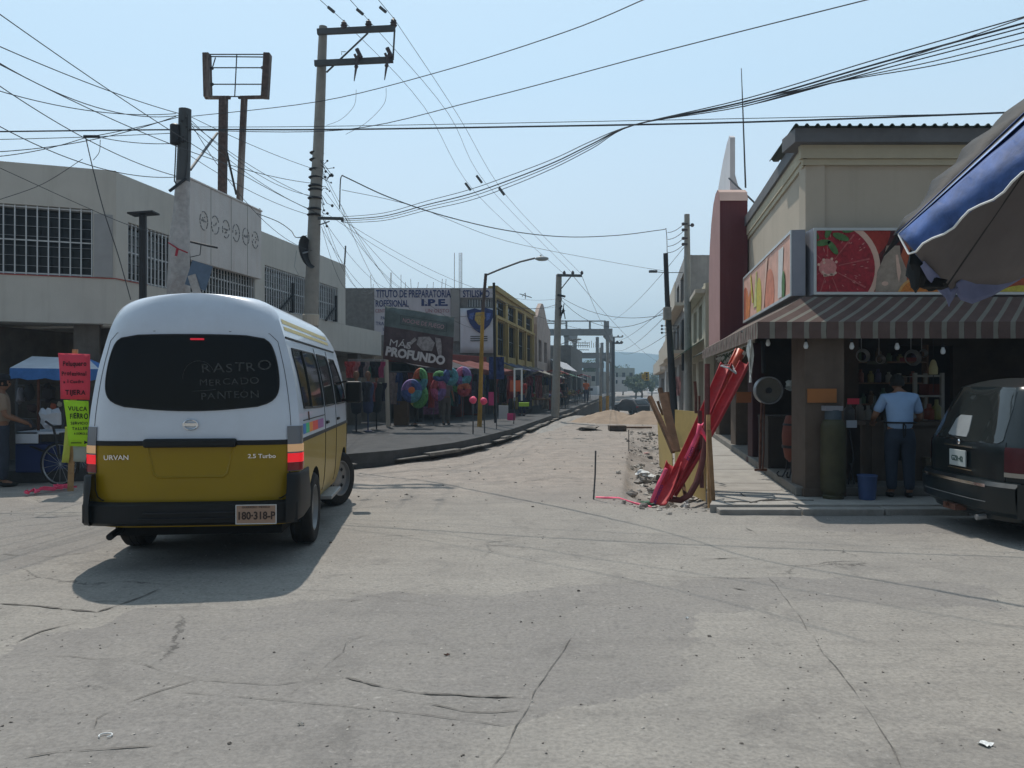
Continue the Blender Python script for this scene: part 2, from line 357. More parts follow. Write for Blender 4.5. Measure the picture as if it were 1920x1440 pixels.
crack([(370, 1275), (430, 1283), (510, 1286), (590, 1274), (600, 1258)], 0.012, 0.02, 7)
crack([(640, 1275), (760, 1298), (880, 1306), (985, 1308)], 0.035, 0.045, 8, 0.04)
crack([(800, 1320), (870, 1332), (980, 1334)], 0.02, 0.02, 18, 0.04)
crack([(600, 1258), (640, 1225), (650, 1205), (690, 1190)], 0.008, 0.006, 9)
crack([(925, 1440), (965, 1372), (1000, 1300), (1040, 1245), (1072, 1195)], 0.012, 0.008, 10, 0.015)
crack([(1690, 1440), (1655, 1380), (1600, 1290), (1545, 1225), (1500, 1160), (1440, 1080)], 0.012, 0.006, 11, 0.02)
crack([(40, 1425), (110, 1410), (230, 1405), (290, 1402)], 0.016, 0.02, 12, 0.03)
crack([(1190, 1074), (1280, 1083), (1420, 1086)], 0.03, 0.02, 13)
crack([(1310, 1048), (1390, 1045)], 0.05, 0.03, 14); crack([(1360, 1100), (1400, 1108)], 0.06, 0.02, 15)
crack([(650, 1128), (690, 1126)], 0.03, 0.02, 16); crack([(1400, 990), (1420, 1003), (1500, 1001)], 0.02, 0.01, 17)
crack([(175, 1128), (200, 1126), (222, 1127)], 0.07, 0.05, 19, 0.02)
crack([(500, 1104), (640, 1110), (860, 1140)], 0.006, 0.006, 20, 0.02)
crack([(0, 1040), (90, 1046), (170, 1038)], 0.02, 0.03, 21, 0.05); crack([(650, 1010), (760, 1004), (850, 1012)], 0.02, 0.01, 22, 0.05)
crack([(540, 1310), (565, 1290)], 0.01, 0.006, 23)
struct(jb, 'road_joint', M_joint)
# loose grit and small stones on the road: nobody could count them
sb = MB()
for i in range(3200):
    if i < 1100: y = rnd.uniform(3, 11); x = rnd.uniform(-0.68, 0.68) * y; r = rnd.choice([.003, .004, .005, .007])
    elif i < 2200: y = rnd.uniform(9.5, 26); d = rnd.gauss(0.38, 0.32); x = d + TS * y; r = .007 + .06 * rnd.random() ** 5
    else: y = rnd.uniform(10, 50); d = rnd.uniform(-4, 0.9); x = d + TS * y; r = .004 + .018 * rnd.random() ** 3
    sb.ball((x, y, hgt(x, y) + r * 0.2), r, rnd.randrange(3), 6, 4, (rnd.uniform(.7, 1.3), rnd.uniform(.7, 1.3), rnd.uniform(.4, .8)), 0.5)
M_st1 = mat('stone_grey', (0.26, 0.24, 0.22), 0.95); M_st2 = mat('stone_pale', (0.42, 0.39, 0.35), 0.95); M_st3 = mat('stone_dark', (0.14, 0.125, 0.11), 0.95)
tagp(sb.build('loose_gravel', [M_st1, M_st2, M_st3]), 'loose gravel and grit scattered over the road', 'gravel', kind='stuff')
# small litter
def litter(px, py, w, h, m, label, a=0.3):
    b = MB(); c = G(px, py, 0); c.z = hgt(c.x, c.y) + 0.008; M = T(*c) @ Matrix.Rotation(a, 4, 'Z')
    b.sheet([[(w * (i / 4 - .5), h * (j / 3 - .5), 0.006 * math.sin(i * 2 + j)) for i in range(5)] for j in range(4)], M=M)
    o = solo(b, 'paper_scrap', m, label, 'litter'); md = o.modifiers.new('s', 'SOLIDIFY'); md.thickness = 0.001
litter(1848, 1396, 0.05, 0.045, M_white, 'crumpled white paper scrap lying alone on the near right road', 0.5)
litter(1848 - 560, 1160, 0.02, 0.012, M_white, 'tiny pale paper scrap near the middle of the road')
litter(838, 1230, 0.035, 0.012, M_rust, 'small brown leaf-like scrap on the road ahead of the long crack', 0.2)
litter(564, 1361, 0.03, 0.01, M_st2, 'pale splinter on the concrete in the left foreground', 0.1)
cb = MB(); c = G(198, 1384); cb.tube([(c.x + 0.028 * math.cos(a * .5), c.y + 0.022 * math.sin(a * .5), hgt(c.x, c.y) + .008) for a in range(-2, 9)], 0.003, 5)
solo(cb, 'plastic_ring', M_white, 'white C-shaped plastic ring lying on the left foreground concrete', 'litter')
# ---------------- the van ----------------
M_vwhite = mat('van_white_paint', (0.62, 0.68, 0.77), 0.28, 0.05, 2, spec=0.5, coat=0.4, dirt=0.28, dirtcol=(0.42, 0.43, 0.44))
M_vyel = mat('van_yellow_paint', (0.315, 0.205, 0.003), 0.4, 0.06, 2, spec=0.3, coat=0.12, dirt=0.12, dirtcol=(0.2, 0.15, 0.05))
M_arch = mat('wheel_arch_black', (0.01, 0.01, 0.01), 0.9)
M_tint = mat('tinted_glass', (0.004, 0.005, 0.006), 0.08, 0.1, spec=0.2)
M_sglass = mat('side_glass', (0.03, 0.033, 0.03), 0.05, 0.3, 3, spec=0.5, coat=0.2)
M_alloy = mat('wheel_grey', (0.25, 0.25, 0.25), 0.5, 0.2, metal=0.5)
M_lclear = mat('lamp_grey_lens', (0.16, 0.17, 0.19), 0.2, 0.1, spec=0.6)
M_lred = mat('red_lens', (0.25, 0.008, 0.015), 0.2, 0.1, spec=0.6)
M_lredon = mat('red_lens_lit', (0.8, 0.02, 0.03), 0.2, 0.05, emit=0.55)
M_lamb = mat('amber_lens_lit', (0.7, 0.42, 0.22), 0.2, 0.05, emit=0.25)
M_chalk = mat('window_chalk', (0.06, 0.064, 0.064), 0.9, 0.7, 60)
WP = [(.34,.80),(.45,.845),(.6,.865),(.85,.875),(1.05,.875),(1.3,.862),(1.64,.812),(1.90,.748),(1.99,.722),(2.08,.692),(2.16,.66),(2.22,.615),(2.262,.55),(2.29,.47),(2.309,.36),(2.321,.22),(2.326,.02)]
LEV = [.34,.40,.46,.53,.6,.7,.8,.9,.98,1.035,1.075,1.15,1.25,1.35,1.45,1.55,1.65,1.75,1.85,1.92,1.97,2.0,2.03,2.08,2.13,2.17,2.205,2.235,2.26,2.28,2.295,2.307,2.316,2.322,2.326]
def vw(z): return cr(WP, z)
def lean(z): return 0.0 if z < 1.1 else (z-1.1)*.05 if z < 1.95 else .0425 + (z-1.95)**2*.9
def yrear(x, z):
    t = min(1, abs(x) / max(vw(z), .02)); return lean(z) + .13 * t**6 + (0.06 * (1 - (z-.34)/.2) if z < .54 else 0)
def yfront(x, z):
    t = min(1, abs(x) / max(vw(z), .02)); b = 4.62 - .22 * t**4
    if z > 1.0: b -= (z-1.0)*.62
    if z > 1.95: b -= (z-1.95)**1.5*4.0
    return b
def wy(z, y): return vw(z) * (1 - .12 * max(0, (y - 3.5) / 1.1)**2)
van = thing('minibus_van', 'white and mustard yellow high-roof minibus van turning with its rear lamps lit', 'van', (-2.69, 6.7, 0.005), R(5.5))
bb = MB(); rows = []
for z in LEV:
    row = []; w = vw(z)
    for i in range(25): t = -1 + 2 * i / 24; t = math.copysign(abs(t)**.8, t); row.append((t * w, yrear(t * w, z), z))
    y0 = yrear(w, z); y1 = yfront(w, z)
    for i in range(1, 30): y = y0 + (y1 - y0) * i / 30; row.append((wy(z, y), y, z))
    for i in range(13): t = 1 - 2 * i / 12; row.append((t * wy(z, y1), yfront(t * w, z), z))
    for i in range(29, 0, -1): y = y0 + (y1 - y0) * i / 30; row.append((-wy(z, y), y, z))
    rows.append(row)
n = len(rows[0]); vs = [p for r in rows for p in r]; fs = []; ms = []
for i in range(len(rows) - 1):
    for k in range(n):
        fs.append((i*n+k, i*n+(k+1) % n, (i+1)*n+(k+1) % n, (i+1)*n+k)); ms.append(1 if LEV[i] < 1.03 else 0)
fs += [tuple(range(n))[::-1], tuple((len(rows)-1)*n + k for k in range(n))]; ms += [2, 0]
bb.v = vs; bb.f = fs; bb.m = ms
body = bb.build('body', [M_vwhite, M_vyel, M_arch], van, smooth=True, local=True)
cut = MB()
for y in (1.06, 3.5):
    for s in (-1, 1): cut.lathe([(.40, 0), (.40, .6)], 32, 2, T(s * .95 - (.6 if s > 0 else 0) + (0 if s > 0 else 0), y, .34) @ Matrix.Rotation(R(90), 4, 'Y'))
co = cut.build('cutter', [M_vwhite, M_vyel, M_arch], None, weld=True)
bpy.context.view_layer.update()
md = body.modifiers.new('b', 'BOOLEAN'); md.object = co; md.solver = 'EXACT'
# cutter must sit in the van's own frame while it cuts
co.location = van.location; co.rotation_euler = van.rotation_euler
bpy.context.view_layer.update()
me = bpy.data.meshes.new_from_object(body.evaluated_get(bpy.context.evaluated_depsgraph_get()))
body.modifiers.clear(); body.data = me; bpy.data.objects.remove(co)
def rpatch(parent, name, m, outline, off=.004, rings=7, thick=0):   # piece lying on the rear face, outline in (x, z)
    cx = sum(p[0] for p in outline) / len(outline); cz = sum(p[1] for p in outline) / len(outline); k = len(outline); v = [(cx, yrear(cx, cz) - off, cz)]; f = []
    for r in range(1, rings + 1):
        for (x, z) in outline:
            X = cx + (x - cx) * r / rings; Z = cz + (z - cz) * r / rings; v.append((X, yrear(X, Z) - off, Z))
    for j in range(k): f.append((0, 1 + j, 1 + (j + 1) % k))
    for r in range(rings - 1):
        for j in range(k): a = 1 + r * k; f.append((a + j, a + k + j, a + k + (j + 1) % k, a + (j + 1) % k))
    a = 1 + (rings - 1) * k; b0 = len(v)
    for (x, z) in outline: v.append((x, yrear(x, z) + .01, z))
    for j in range(k): f.append((a + j, b0 + j, b0 + (j + 1) % k, a + (j + 1) % k))
    q = MB(); q.add(v, f); return q.build(name, m, parent, smooth=True, local=True)
def spatch(parent, name, m, outline, side=1, off=.004, rings=5):    # piece on the side, outline in (y, z)
    cy = sum(p[0] for p in outline) / len(outline); cz = sum(p[1] for p in outline) / len(outline); k = len(outline); P = lambda y, z, o: (side * (wy(z, y) + o), y, z)
    v = [P(cy, cz, off)]; f = []
    for r in range(1, rings + 1):
        for (y, z) in outline: v.append(P(cy + (y - cy) * r / rings, cz + (z - cz) * r / rings, off))
    for j in range(k): f.append((0, 1 + j, 1 + (j + 1) % k))
    for r in range(rings - 1):
        for j in range(k): a = 1 + r * k; f.append((a + j, a + k + j, a + k + (j + 1) % k, a + (j + 1) % k))
    a = 1 + (rings - 1) * k; b0 = len(v)
    for (y, z) in outline: v.append(P(y, z, -.01))
    for j in range(k): f.append((a + j, b0 + j, b0 + (j + 1) % k, a + (j + 1) % k))
    q = MB(); q.add(v, f); return q.build(name, m, parent, smooth=True, local=True)
def rrect(a, b, c, d, r=.05, n=5):
    out = []
    for (cx, cz, a0) in ((b - r, c + r, -90), (b - r, d - r, 0), (a + r, d - r, 90), (a + r, c + r, 180)):
        for i in range(n + 1): t = R(a0 + 90 * i / n); out.append((cx + r * math.cos(t), cz + r * math.sin(t)))
    den = []
    for i in range(len(out)):
        p = out[i]; q = out[(i + 1) % len(out)]; m_ = max(1, int(math.hypot(p[0]-q[0], p[1]-q[1]) / .08))
        den += [(p[0] + (q[0]-p[0]) * j / m_, p[1] + (q[1]-p[1]) * j / m_) for j in range(m_)]
    return den
# rear window: wide at the middle, drooping lower edge
hw = [(1.335,.30),(1.345,.46),(1.37,.58),(1.41,.66),(1.47,.698),(1.55,.708),(1.65,.70),(1.75,.682),(1.84,.655),(1.89,.63),(1.925,.59),(1.945,.53),(1.952,.44)]
out_r = [(cr(hw, 1.335 + (1.952 - 1.335) * i / 26), 1.335 + (1.952 - 1.335) * i / 26) for i in range(27)]
bot = [(-.30 + .6 * i / 6, 1.335 - .012 * (1 - (abs(-.3 + .6 * i / 6) / .3)**2)) for i in range(1, 6)]
top = [(.44 - .88 * i / 8, 1.952 + .008 * (1 - (abs(.44 - .88 * i / 8) / .44)**2)) for i in range(1, 8)]
rw = rpatch(van, 'rear_window', M_tint, out_r + top + [(-x, z) for x, z in out_r[::-1]] + bot, .009, 9)
seal = MB(); ol = out_r + top + [(-x, z) for x, z in out_r[::-1]] + bot
seal.tube([(x, yrear(x, z) - .007, z) for x, z in ol + [ol[0]]], .007, 5, cap=False); seal.build('window_seal', M_black, rw, local=True, smooth=True)
hb = MB(); hb.box(-.01, .10, lean(1.93) - .03, lean(1.93) + .02, 1.915, 1.93)
hb.build('high_brake_lamp', mat('dim_red_lamp', (0.6, 0.02, 0.04), 0.3, emit=0.5), van, local=True, bevel=.004)
for s_, z_, x_, sz in (('RASTRO', 1.650, .37, .112), ('MERCADO', 1.540, .31, .076), ('PANTEÓN', 1.425, .32, .084)):
    MM = chain(van) @ T(x_, yrear(x_, z_) - .014, z_) @ Matrix.Rotation(R(-2), 4, 'Y'); text(s_, sz, M_chalk, rw, MM, 'chalk_writing', sx=1.25 if s_ != 'PANTEÓN' else 1.15, hand=.16, ext=.0005)
cs = MB(); pts = [(.06 + .13 * math.cos(a), yrear(.1, 1.6) - .008, 1.60 + .14 * math.sin(a)) for a in [i * .22 for i in range(2, 16)]]
cs.tube(pts + [(-.08, yrear(0, 1.5) - .008, 1.48), (.12, yrear(0, 1.5) - .008, 1.49), (.2, yrear(0, 1.5) - .008, 1.50)], .0025, 4); cs.build('chalk_loop', M_chalk, rw, local=True)
# waist strip, handle garnish, plate recess
ws = MB(); xsn = [-.80 + 1.6 * i / 40 for i in range(41)]
ws.sheet([[(x, yrear(x, 1.03) - (.008 if 0 < j < 3 else -.004), z) for x in xsn] for j, z in enumerate((1.028, 1.032, 1.068, 1.072))]); ws.build('waist_strip', M_black, van, smooth=True, local=True)
hd = MB(); hd.box(-.375, .375, -.05, .02, 1.015, 1.088); hd.build('tailgate_handle', M_black, van, local=True, bevel=.018)
rc = MB()
P_ = lambda x, z, o=.012: (x, yrear(x, z) - o, z)
lo_, hi_ = [(-.36, 1.02), (-.31, .79), (-.27, .755), (.27, .755), (.31, .79), (.36, 1.02)], [(-.335, 1.02), (-.29, .80), (-.26, .775), (.26, .775), (.29, .80), (.335, 1.02)]
rc.sheet([[P_(x, z, 0) for x, z in lo_], [P_(x, z, .01) for x, z in [((a[0]+b[0])/2, (a[1]+b[1])/2) for a, b in zip(lo_, hi_)]], [P_(x, z, .001) for x, z in hi_]])
rc.build('plate_recess', M_vyel, van, smooth=True, local=True)
gap = MB()
gl = [(-.80, 1.02), (-.795, .66), (-.77, .60), (-.73, .575), (.73, .575), (.77, .60), (.795, .66), (.80, 1.02)]
gap.tube([P_(x, z, .0) for x, z in gl], .006, 5); gap.build('tailgate_gap', M_black, van, local=True)
for s_ in (-1, 1):
    gp2 = MB(); gp2.tube([(s_ * vw(z) * .925, yrear(vw(z) * .925, z) - .0, z) for z in [1.19 + .06 * i for i in range(13)]] + [(s_ * vw(1.97) * .86, yrear(vw(1.97) * .86, 1.975), 1.975), (s_ * .3, yrear(.3, 1.99), 1.99)], .0035, 4); gp2.build('tailgate_gap', mat('gap_grey', (0.12, 0.13, 0.15), .8), van, local=True)

# emblem: chrome ring with a bar
em = MB(); c0 = (0.0, yrear(0, 1.205) - .012, 1.205)
em.tube([(c0[0] + .058 * math.cos(a * .3142), c0[1], c0[2] + .042 * math.sin(a * .3142)) for a in range(21)], .007, 6, cap=False)
em.box(-.064, .064, c0[1] - .006, c0[1] + .004, 1.193, 1.217); em.build('emblem', M_chrome, van, local=True, smooth=True)
text('URVAN', .055, M_chrome, van, chain(van) @ T(-.60, .002, .915), 'badge_lettering', sx=1.1, bold=.02)
text('2.5 Turbo', .05, M_chrome, van, chain(van) @ T(.58, .002, .92), 'badge_lettering', sx=1.15, bold=.02)
# tail lamps
for s in (-1, 1):
    def lampbox(z0, z1, o):
        q = MB(); rws = []
        for z in [z0 + (z1 - z0) * i / 4 for i in range(5)]:
            w = vw(z); pts = [(w * .895, yrear(w * .895, z) - o), (w * .95, yrear(w * .95, z) - o), (w * .985 + .3 * o, yrear(w * .985, z) - .8 * o), (w + o, yrear(w, z) + .01), (w + o, .22)]
            pts = [(pts[0][0], pts[0][1] + .02)] + pts + [(w - .01, .22)]
            rws.append([(s * x, y, z) for x, y in pts])
        q.sheet(rws); q.poly(rws[0][::-1]); q.poly(rws[-1]); return q
    hl = lampbox(.80, 1.185, .012).build('tail_lamp', M_lclear, van, smooth=True, local=True)
    lampbox(.965, 1.03, .017).build('amber_lens', M_lamb, hl, smooth=True, local=True)
    lampbox(.875, .952, .017).build('red_lens', M_lredon, hl, smooth=True, local=True)
    lampbox(.805, .872, .017).build('lower_red_lens', M_lred, hl, smooth=True, local=True)
# bumper
bp_ = MB()
def bsec(z0, z1, x0, x1, o, y2=None, n=12):
    rws = []
    for z, oo in ((z0, o - .05), (z0 + .03, o), (z1 - .02, o), (z1, o - .025)):
        rws.append([(x0 + (x1 - x0) * i / n, -oo + .10 * (abs(x0 + (x1 - x0) * i / n) / .9)**5, z) for i in range(n + 1)])
    bp_.sheet(rws); bp_.sheet([rws[-1], [(x, .12, z1) for x, y, z in rws[-1]]]); bp_.sheet([rws[0], [(x, .25, z0) for x, y, z in rws[0]]])
bsec(.365, .560, -.875, .875, .075, n=24)
for s in (-1, 1):
    zz = [.375, .41, .55, .70, .775, .79]; ow = [-.05, .0, .012, .006, .0, -.02]; rws = []
    for z, o in zip(zz, ow):
        yb = .35 if z > .6 else .42
        rws.append([(s * .79, .0 - o * .5 - (.07 if z < .6 else .02), z), (s * .84, .01 - o - (.05 if z < .6 else .01), z), (s * (.875 + o * .5), .05 - o * .5, z), (s * (.885 + o * .5), .12, z), (s * (.90 + o * .5), .30, z), (s * (.88 + o * .5), yb + .25, z), (s * .84, yb + .27, z)])
    bp_.sheet(rws); bp_.poly([p for p in rws[-1]][::(1 if s > 0 else -1)]); bp_.poly([p for p in rws[0]])
bump = bp_.build('rear_bumper', M_black, van, smooth=True, local=True)
st = MB(); st.box(-.36, .38, -.10, -.05, .475, .485); st.box(-.40, .42, -.097, -.05, .43, .437); st.build('step_ridge', M_dark, bump, local=True, bevel=.004)
under = MB(); under.box(-.70, .70, .25, 4.1, .24, .36); under.box(-.6, .6, .9, 1.2, .20, .40); under.build('underbody', M_arch, van, local=True)
# number plate
pl = MB(); pl.box(.395, .725, -.125, -.115, .385, .545); plate = pl.build('number_plate', mat('plate_tan', (0.42, 0.27, 0.19), 0.5, 0.1), van, local=True, bevel=.003)
M_plk = mat('plate_ink', (0.07, 0.045, 0.035), 0.6)
text('180·318-P', .088, M_plk, plate, chain(van) @ T(.56, -.127, .425), sx=.86, bold=.03, ext=.001)
text('GUERRERO  MEXICO', .024, M_plk, plate, chain(van) @ T(.56, -.127, .517), ext=.001)
fr = MB()
for a in ((.395, .725, .385, .391), (.395, .725, .539, .545), (.395, .401, .391, .539), (.719, .725, .391, .539)): fr.box(a[0], a[1], -.128, -.1255, a[2], a[3])
fr.build('plate_rim', M_white, plate, local=True)
# side windows, seams, stripes
def yz(pts): return pts
for s in (1, -1):
    for nm, o_ in (('side_window', [(.42,1.33),(.40,1.40),(.33,1.80),(.36,1.86),(1.60,1.86),(1.66,1.80),(1.66,1.36),(1.62,1.31)]), ('side_window', [(1.82,1.31),(1.80,1.80),(1.84,1.86),(2.52,1.86),(2.58,1.80),(2.58,1.31)]),
                   ('front_door_window', [(2.76,1.31),(2.76,1.80),(2.80,1.84),(3.22,1.84),(3.74,1.40),(3.76,1.31)])):
        den = []
        for i in range(len(o_)):
            p, q = o_[i], o_[(i+1) % len(o_)]; m_ = max(1, int(math.hypot(p[0]-q[0], p[1]-q[1]) / .12)); den += [(p[0]+(q[0]-p[0])*j/m_, p[1]+(q[1]-p[1])*j/m_) for j in range(m_)]
        w_ = spatch(van, nm, M_sglass if nm[0] == 's' else M_tint, den, s, .003)
        fr = MB(); fr.tube([(s * (wy(z, y) + .004), y, z) for y, z in den + [den[0]]], .010, 5, cap=False); fr.build('window_frame', M_black, w_, smooth=True, local=True)
        if o_[0][0] < .5: fr = MB(); fr.tube([(s * (wy(z, .85) + .006), .85, z) for z in (1.32, 1.5, 1.7, 1.86)], .014, 4); fr.build('window_divider', M_black, w_, local=True)
    sm = MB()
    for y in (1.74, 2.67, 3.84): sm.tube([(s * (wy(z, y) + .0005), y, z) for z in [.42 + .1 * i for i in range(16)]], .006, 4)
    sm.tube([(s * (wy(1.22, y) + .0005), y, 1.22) for y in (.35, .8, 1.3, 1.74)], .006, 4)
    sm.tube([(s * (wy(1.95, y) + .001), y, 1.95) for y in [.2 + .3 * i for i in range(12)]], .012, 4)
    sm.build('panel_seam', M_black, van, local=True)
    sd = MB(); sd.sheet([[(s * (wy(z, y) + o), y, z) for y in [.24 + .2 * i for i in range(20)]] for z, o in ((1.033, .0), (1.036, .006), (1.066, .006), (1.07, .0))]); sd.build('side_strip', M_black, van, smooth=True, local=True)
    for j, (ya, yb, c_) in enumerate(((.30, .46, (.05, .2, .5)), (.46, .66, (.05, .45, .2)), (.66, .86, (.8, .25, .05)), (.86, 1.2, (.75, .08, .06)), (1.2, 1.6, (.3, .12, .3)))):
        q = MB(); q.sheet([[(s * (wy(z, y) + .003), y, z) for y in (ya, (ya+yb)/2, yb)] for z in (1.10, 1.14, 1.19)]); q.build('side_sticker', mat('sticker%d' % j, c_, .5), van, local=True)
    q = MB(); q.sheet([[(s * (wy(z, y) + .003), y, z) for y in (.62, .66, .7)] for z in (1.21, 1.25, 1.29)]); q.build('side_sticker', M_rust, van, local=True)
    # roof stripes: two gold bands following the shoulder
    for (z0, z1) in ((2.02, 2.055), (2.08, 2.12)):
        q = MB(); q.sheet([[(s * (wy(z, y) + .003), y, z) for y in [.30 + .17 * i for i in range(18)]] for z in (z0, (z0+z1)/2, z1)]); q.build('roof_stripe', mat('gold_stripe', (0.5, 0.4, 0.12), .4), van, smooth=True, local=True)
    # door handle, mirror
    for ya in (1.80, 2.75):
        q = MB(); q.box(s * .875 - .02, s * .875 + .02, ya, ya + .14, 1.12, 1.15); q.build('door_handle', M_black, van, local=True, bevel=.006)
    q = MB(); q.tube([(s * .80, 3.66, 1.36), (s * .90, 3.60, 1.34), (s * .97, 3.56, 1.36)], .018, 6); q.tube([(s * .77, 3.60, 1.56), (s * .90, 3.60, 1.58), (s * .97, 3.56, 1.54)], .012, 6)
    mr_ = q.build('door_mirror', M_black, van, local=True, smooth=True)
    q = MB(); q.box(s * .99 - .10, s * .99 + .10, 3.50, 3.62, 1.30, 1.58); q.build('mirror_shell', M_black, mr_, local=True, bevel=.03)
    q = MB(); q.box(s * .99 - .08, s * .99 + .08, 3.494, 3.498, 1.33, 1.55); q.build('mirror_glass', M_glassd, mr_, local=True)
    q = MB(); q.box(s * .70 if s > 0 else -.93, .93 if s > 0 else -.70, 1.85, 2.65, .30, .34); q.build('side_step', M_steel, van, local=True, bevel=.01)
# windscreen visor and front glass
q = MB(); q.sheet([[(x, yfront(x, z) + .006, z) for x in [-.72 + 1.44 * i / 12 for i in range(13)]] for z in [1.15 + .7 * i / 8 for i in range(9)]]); q.build('windscreen', M_tint, van, smooth=True, local=True)
q = MB(); q.sheet([[(x * (1 - .12), yfront(x, z) + .01, z) for x in (-.8, -.6, -.4)] for z in (.85, .95, 1.05)]); q.build('headlight', M_lclear, van, local=True)
q = MB(); q.sheet([[(x * .88, yfront(x, z) + .01, z) for x in (.4, .6, .8)] for z in (.85, .95, 1.05)]); q.build('headlight', M_lclear, van, local=True)
# exhaust
q = MB(); q.tube([(-.66, .9, .30), (-.66, .3, .30), (-.66, .1, .28), (-.66, .02, .27)], .03, 8); q.build('exhaust_pipe', M_black, van, smooth=True, local=True)
def wheel(parent, x, y, r=.34, steer=0.0, w=.20, s=1):
    Mw = T(x, y, r) @ Matrix.Rotation(steer, 4, 'Z') @ Matrix.Rotation(R(90) * s, 4, 'Y')
    t = MB(); pr = [(r*.66, -w*.46), (r*.80, -w*.52), (r*.93, -w*.50), (r*.985, -w*.42), (r, -w*.3), (r*.995, -w*.26), (r*.985, -w*.25), (r*.985, -w*.22), (r, -w*.2), (r, w*.0), (r*.985, w*.02), (r*.985, w*.05), (r, w*.07), (r, w*.3), (r*.985, w*.42), (r*.93, w*.50), (r*.80, w*.52), (r*.66, w*.46)]
    t.lathe(pr, 36, 0, Mw, closed=True); wh = t.build('wheel', M_rubber, parent, smooth=True, local=True)
    q = MB(); q.lathe([(r*.66, -w*.4), (r*.67, w*.44), (r*.62, w*.46), (r*.58, w*.25), (r*.34, w*.12), (r*.22, w*.3), (r*.10, w*.34), (.001, w*.34)], 24, 0, Mw)
    for k in range(8):
        a = k * math.pi / 4; q.box(r*.42 - .018, r*.42 + .018, -.02, .02, w*.17, w*.2, 1, Mw @ Matrix.Rotation(a, 4, 'Z'))
    q.build('rim', [M_alloy, M_arch], wh, smooth=True, local=True); return wh
for s in (-1, 1):
    wheel(van, s * .775, 1.06, s=s); wheel(van, s * .76, 3.5, steer=R(-24), s=s)
# ---------------- pavements ----------------
M_pave = mat('pavement_concrete', (0.33, 0.315, 0.29), 0.92, 0.15, 3, 0.4, 45, dirt=0.5, dirtcol=(0.2, 0.185, 0.165))
M_kerb = mat('kerb_concrete', (0.27, 0.255, 0.235), 0.92, 0.2, 4, 0.5, 30, dirt=0.6, dirtcol=(0.16, 0.145, 0.125))
def slab(pts, z, name, m, th=2.0):
    b = MB(); b.prism([(p[0], p[1], z - th) for p in pts], (0, 0, th)); return struct(b, name, m)
KL = [(-22, 7.0), (-6.5, 12.9), (-5.4, 13.4), (-4.2, 14.4), (-3.1, 15.5), (-2.4, 16.3), (-1.93, 17.2), (-1.35, 18.4), (-0.92, 19.9)] + [tuple(S(d, y)[:2]) for d, y in ((-3.75, 24), (-3.7, 30), (-3.6, 45), (-3.6, 130))]
slab(KL + [(-8, 130), (-40, 130), (-40, 0)], 0.20, 'pavement', mat('shade_toned_pavement', (0.07, 0.071, 0.073), 0.92, 0.25, 3, 0.4, 45, dirt=0.6, dirtcol=(0.04, 0.04, 0.04)))  # shade over this pavement is put into its dark base colour
# broken lower kerb course in front of the pavement edge
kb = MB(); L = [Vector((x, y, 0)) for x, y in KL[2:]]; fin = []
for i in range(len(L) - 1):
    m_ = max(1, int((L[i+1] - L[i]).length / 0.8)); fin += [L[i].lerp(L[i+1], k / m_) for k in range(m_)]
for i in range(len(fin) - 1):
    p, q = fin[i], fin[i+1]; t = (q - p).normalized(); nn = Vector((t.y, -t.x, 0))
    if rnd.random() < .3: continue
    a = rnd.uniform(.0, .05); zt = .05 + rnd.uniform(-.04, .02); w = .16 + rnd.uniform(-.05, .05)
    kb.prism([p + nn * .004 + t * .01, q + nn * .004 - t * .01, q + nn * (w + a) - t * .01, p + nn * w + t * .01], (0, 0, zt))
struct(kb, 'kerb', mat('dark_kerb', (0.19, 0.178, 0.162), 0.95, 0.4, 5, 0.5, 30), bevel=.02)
# ---------------- left corner building ----------------
M_cream = mat('cream_render', (0.55, 0.525, 0.475), 0.9, 0.07, 1.2, 0.15, 60, streak=0.3, dirtcol=(0.3, 0.28, 0.24))
M_cream2 = mat('pale_render', (0.5, 0.45, 0.38), 0.9, 0.07, 1.2, 0.15, 60, streak=0.35, dirtcol=(0.36, 0.33, 0.28))
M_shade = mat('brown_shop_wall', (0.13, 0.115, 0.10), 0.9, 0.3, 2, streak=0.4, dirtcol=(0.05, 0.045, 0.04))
M_grille = mat('white_grille', (0.62, 0.64, 0.65), 0.5, 0.1)
M_room = mat('dark_room', (0.03, 0.03, 0.032), 0.9, 0.4, 2)
M_red = mat('red_line_paint', (0.35, 0.05, 0.04), 0.7, 0.2)
C_ = Vector((-6.93, 14.0, 0)); A_ = C_ - Vector((2.63, 1, 0)) * 3.6; D_ = S(-9.12, 25.0); E_ = S(-9.12, 28.5)
C2 = S(-9.12, 14.0)
FM = frame(A_, C_); L1 = (C_ - A_).length
SM = frame(C_, E_); L2 = (D_ - C_).length; L3 = (E_ - C_).length
lb = thing('corner_building', 'long cream two-storey corner building with barred upper windows behind the van', 'building', (C_.x, C_.y, 0))
LI = chain(lb).inverted()
wb = MB(FM); ho1 = [(L1 - 8.0, L1 - 5.0, 3.40, 4.58), (L1 - 4.2, L1 - .36, 3.40, 4.58)]; wb.wall(L1, 2.60, 5.28, .25, ho1)
wb.M = SM; ho2 = [(.33, 1.78, 3.40, 4.45), (2.35, 5.15, 3.40, 4.30), (5.65, 8.3, 3.42, 4.47), (8.85, 10.5, 3.42, 4.47)]; wb.wall(L2, 3.40, 5.26, .25, ho2)
wb.wall(L3, 2.56, 3.395, .25)
wb.box(L2 - .001, L2 + .0, .25, 7, 2.6, 5.2); wb.box(0.3, L2, .25, 7, 5.0, 5.06); wb.box(L2, L3, .25, 7, 3.1, 3.2)
wb.box(0.3, L3 - .01, .26, 3.0, 2.56, 2.62); wb.box(L3 - .2, L3, .26, 7, 2.0, 3.39)
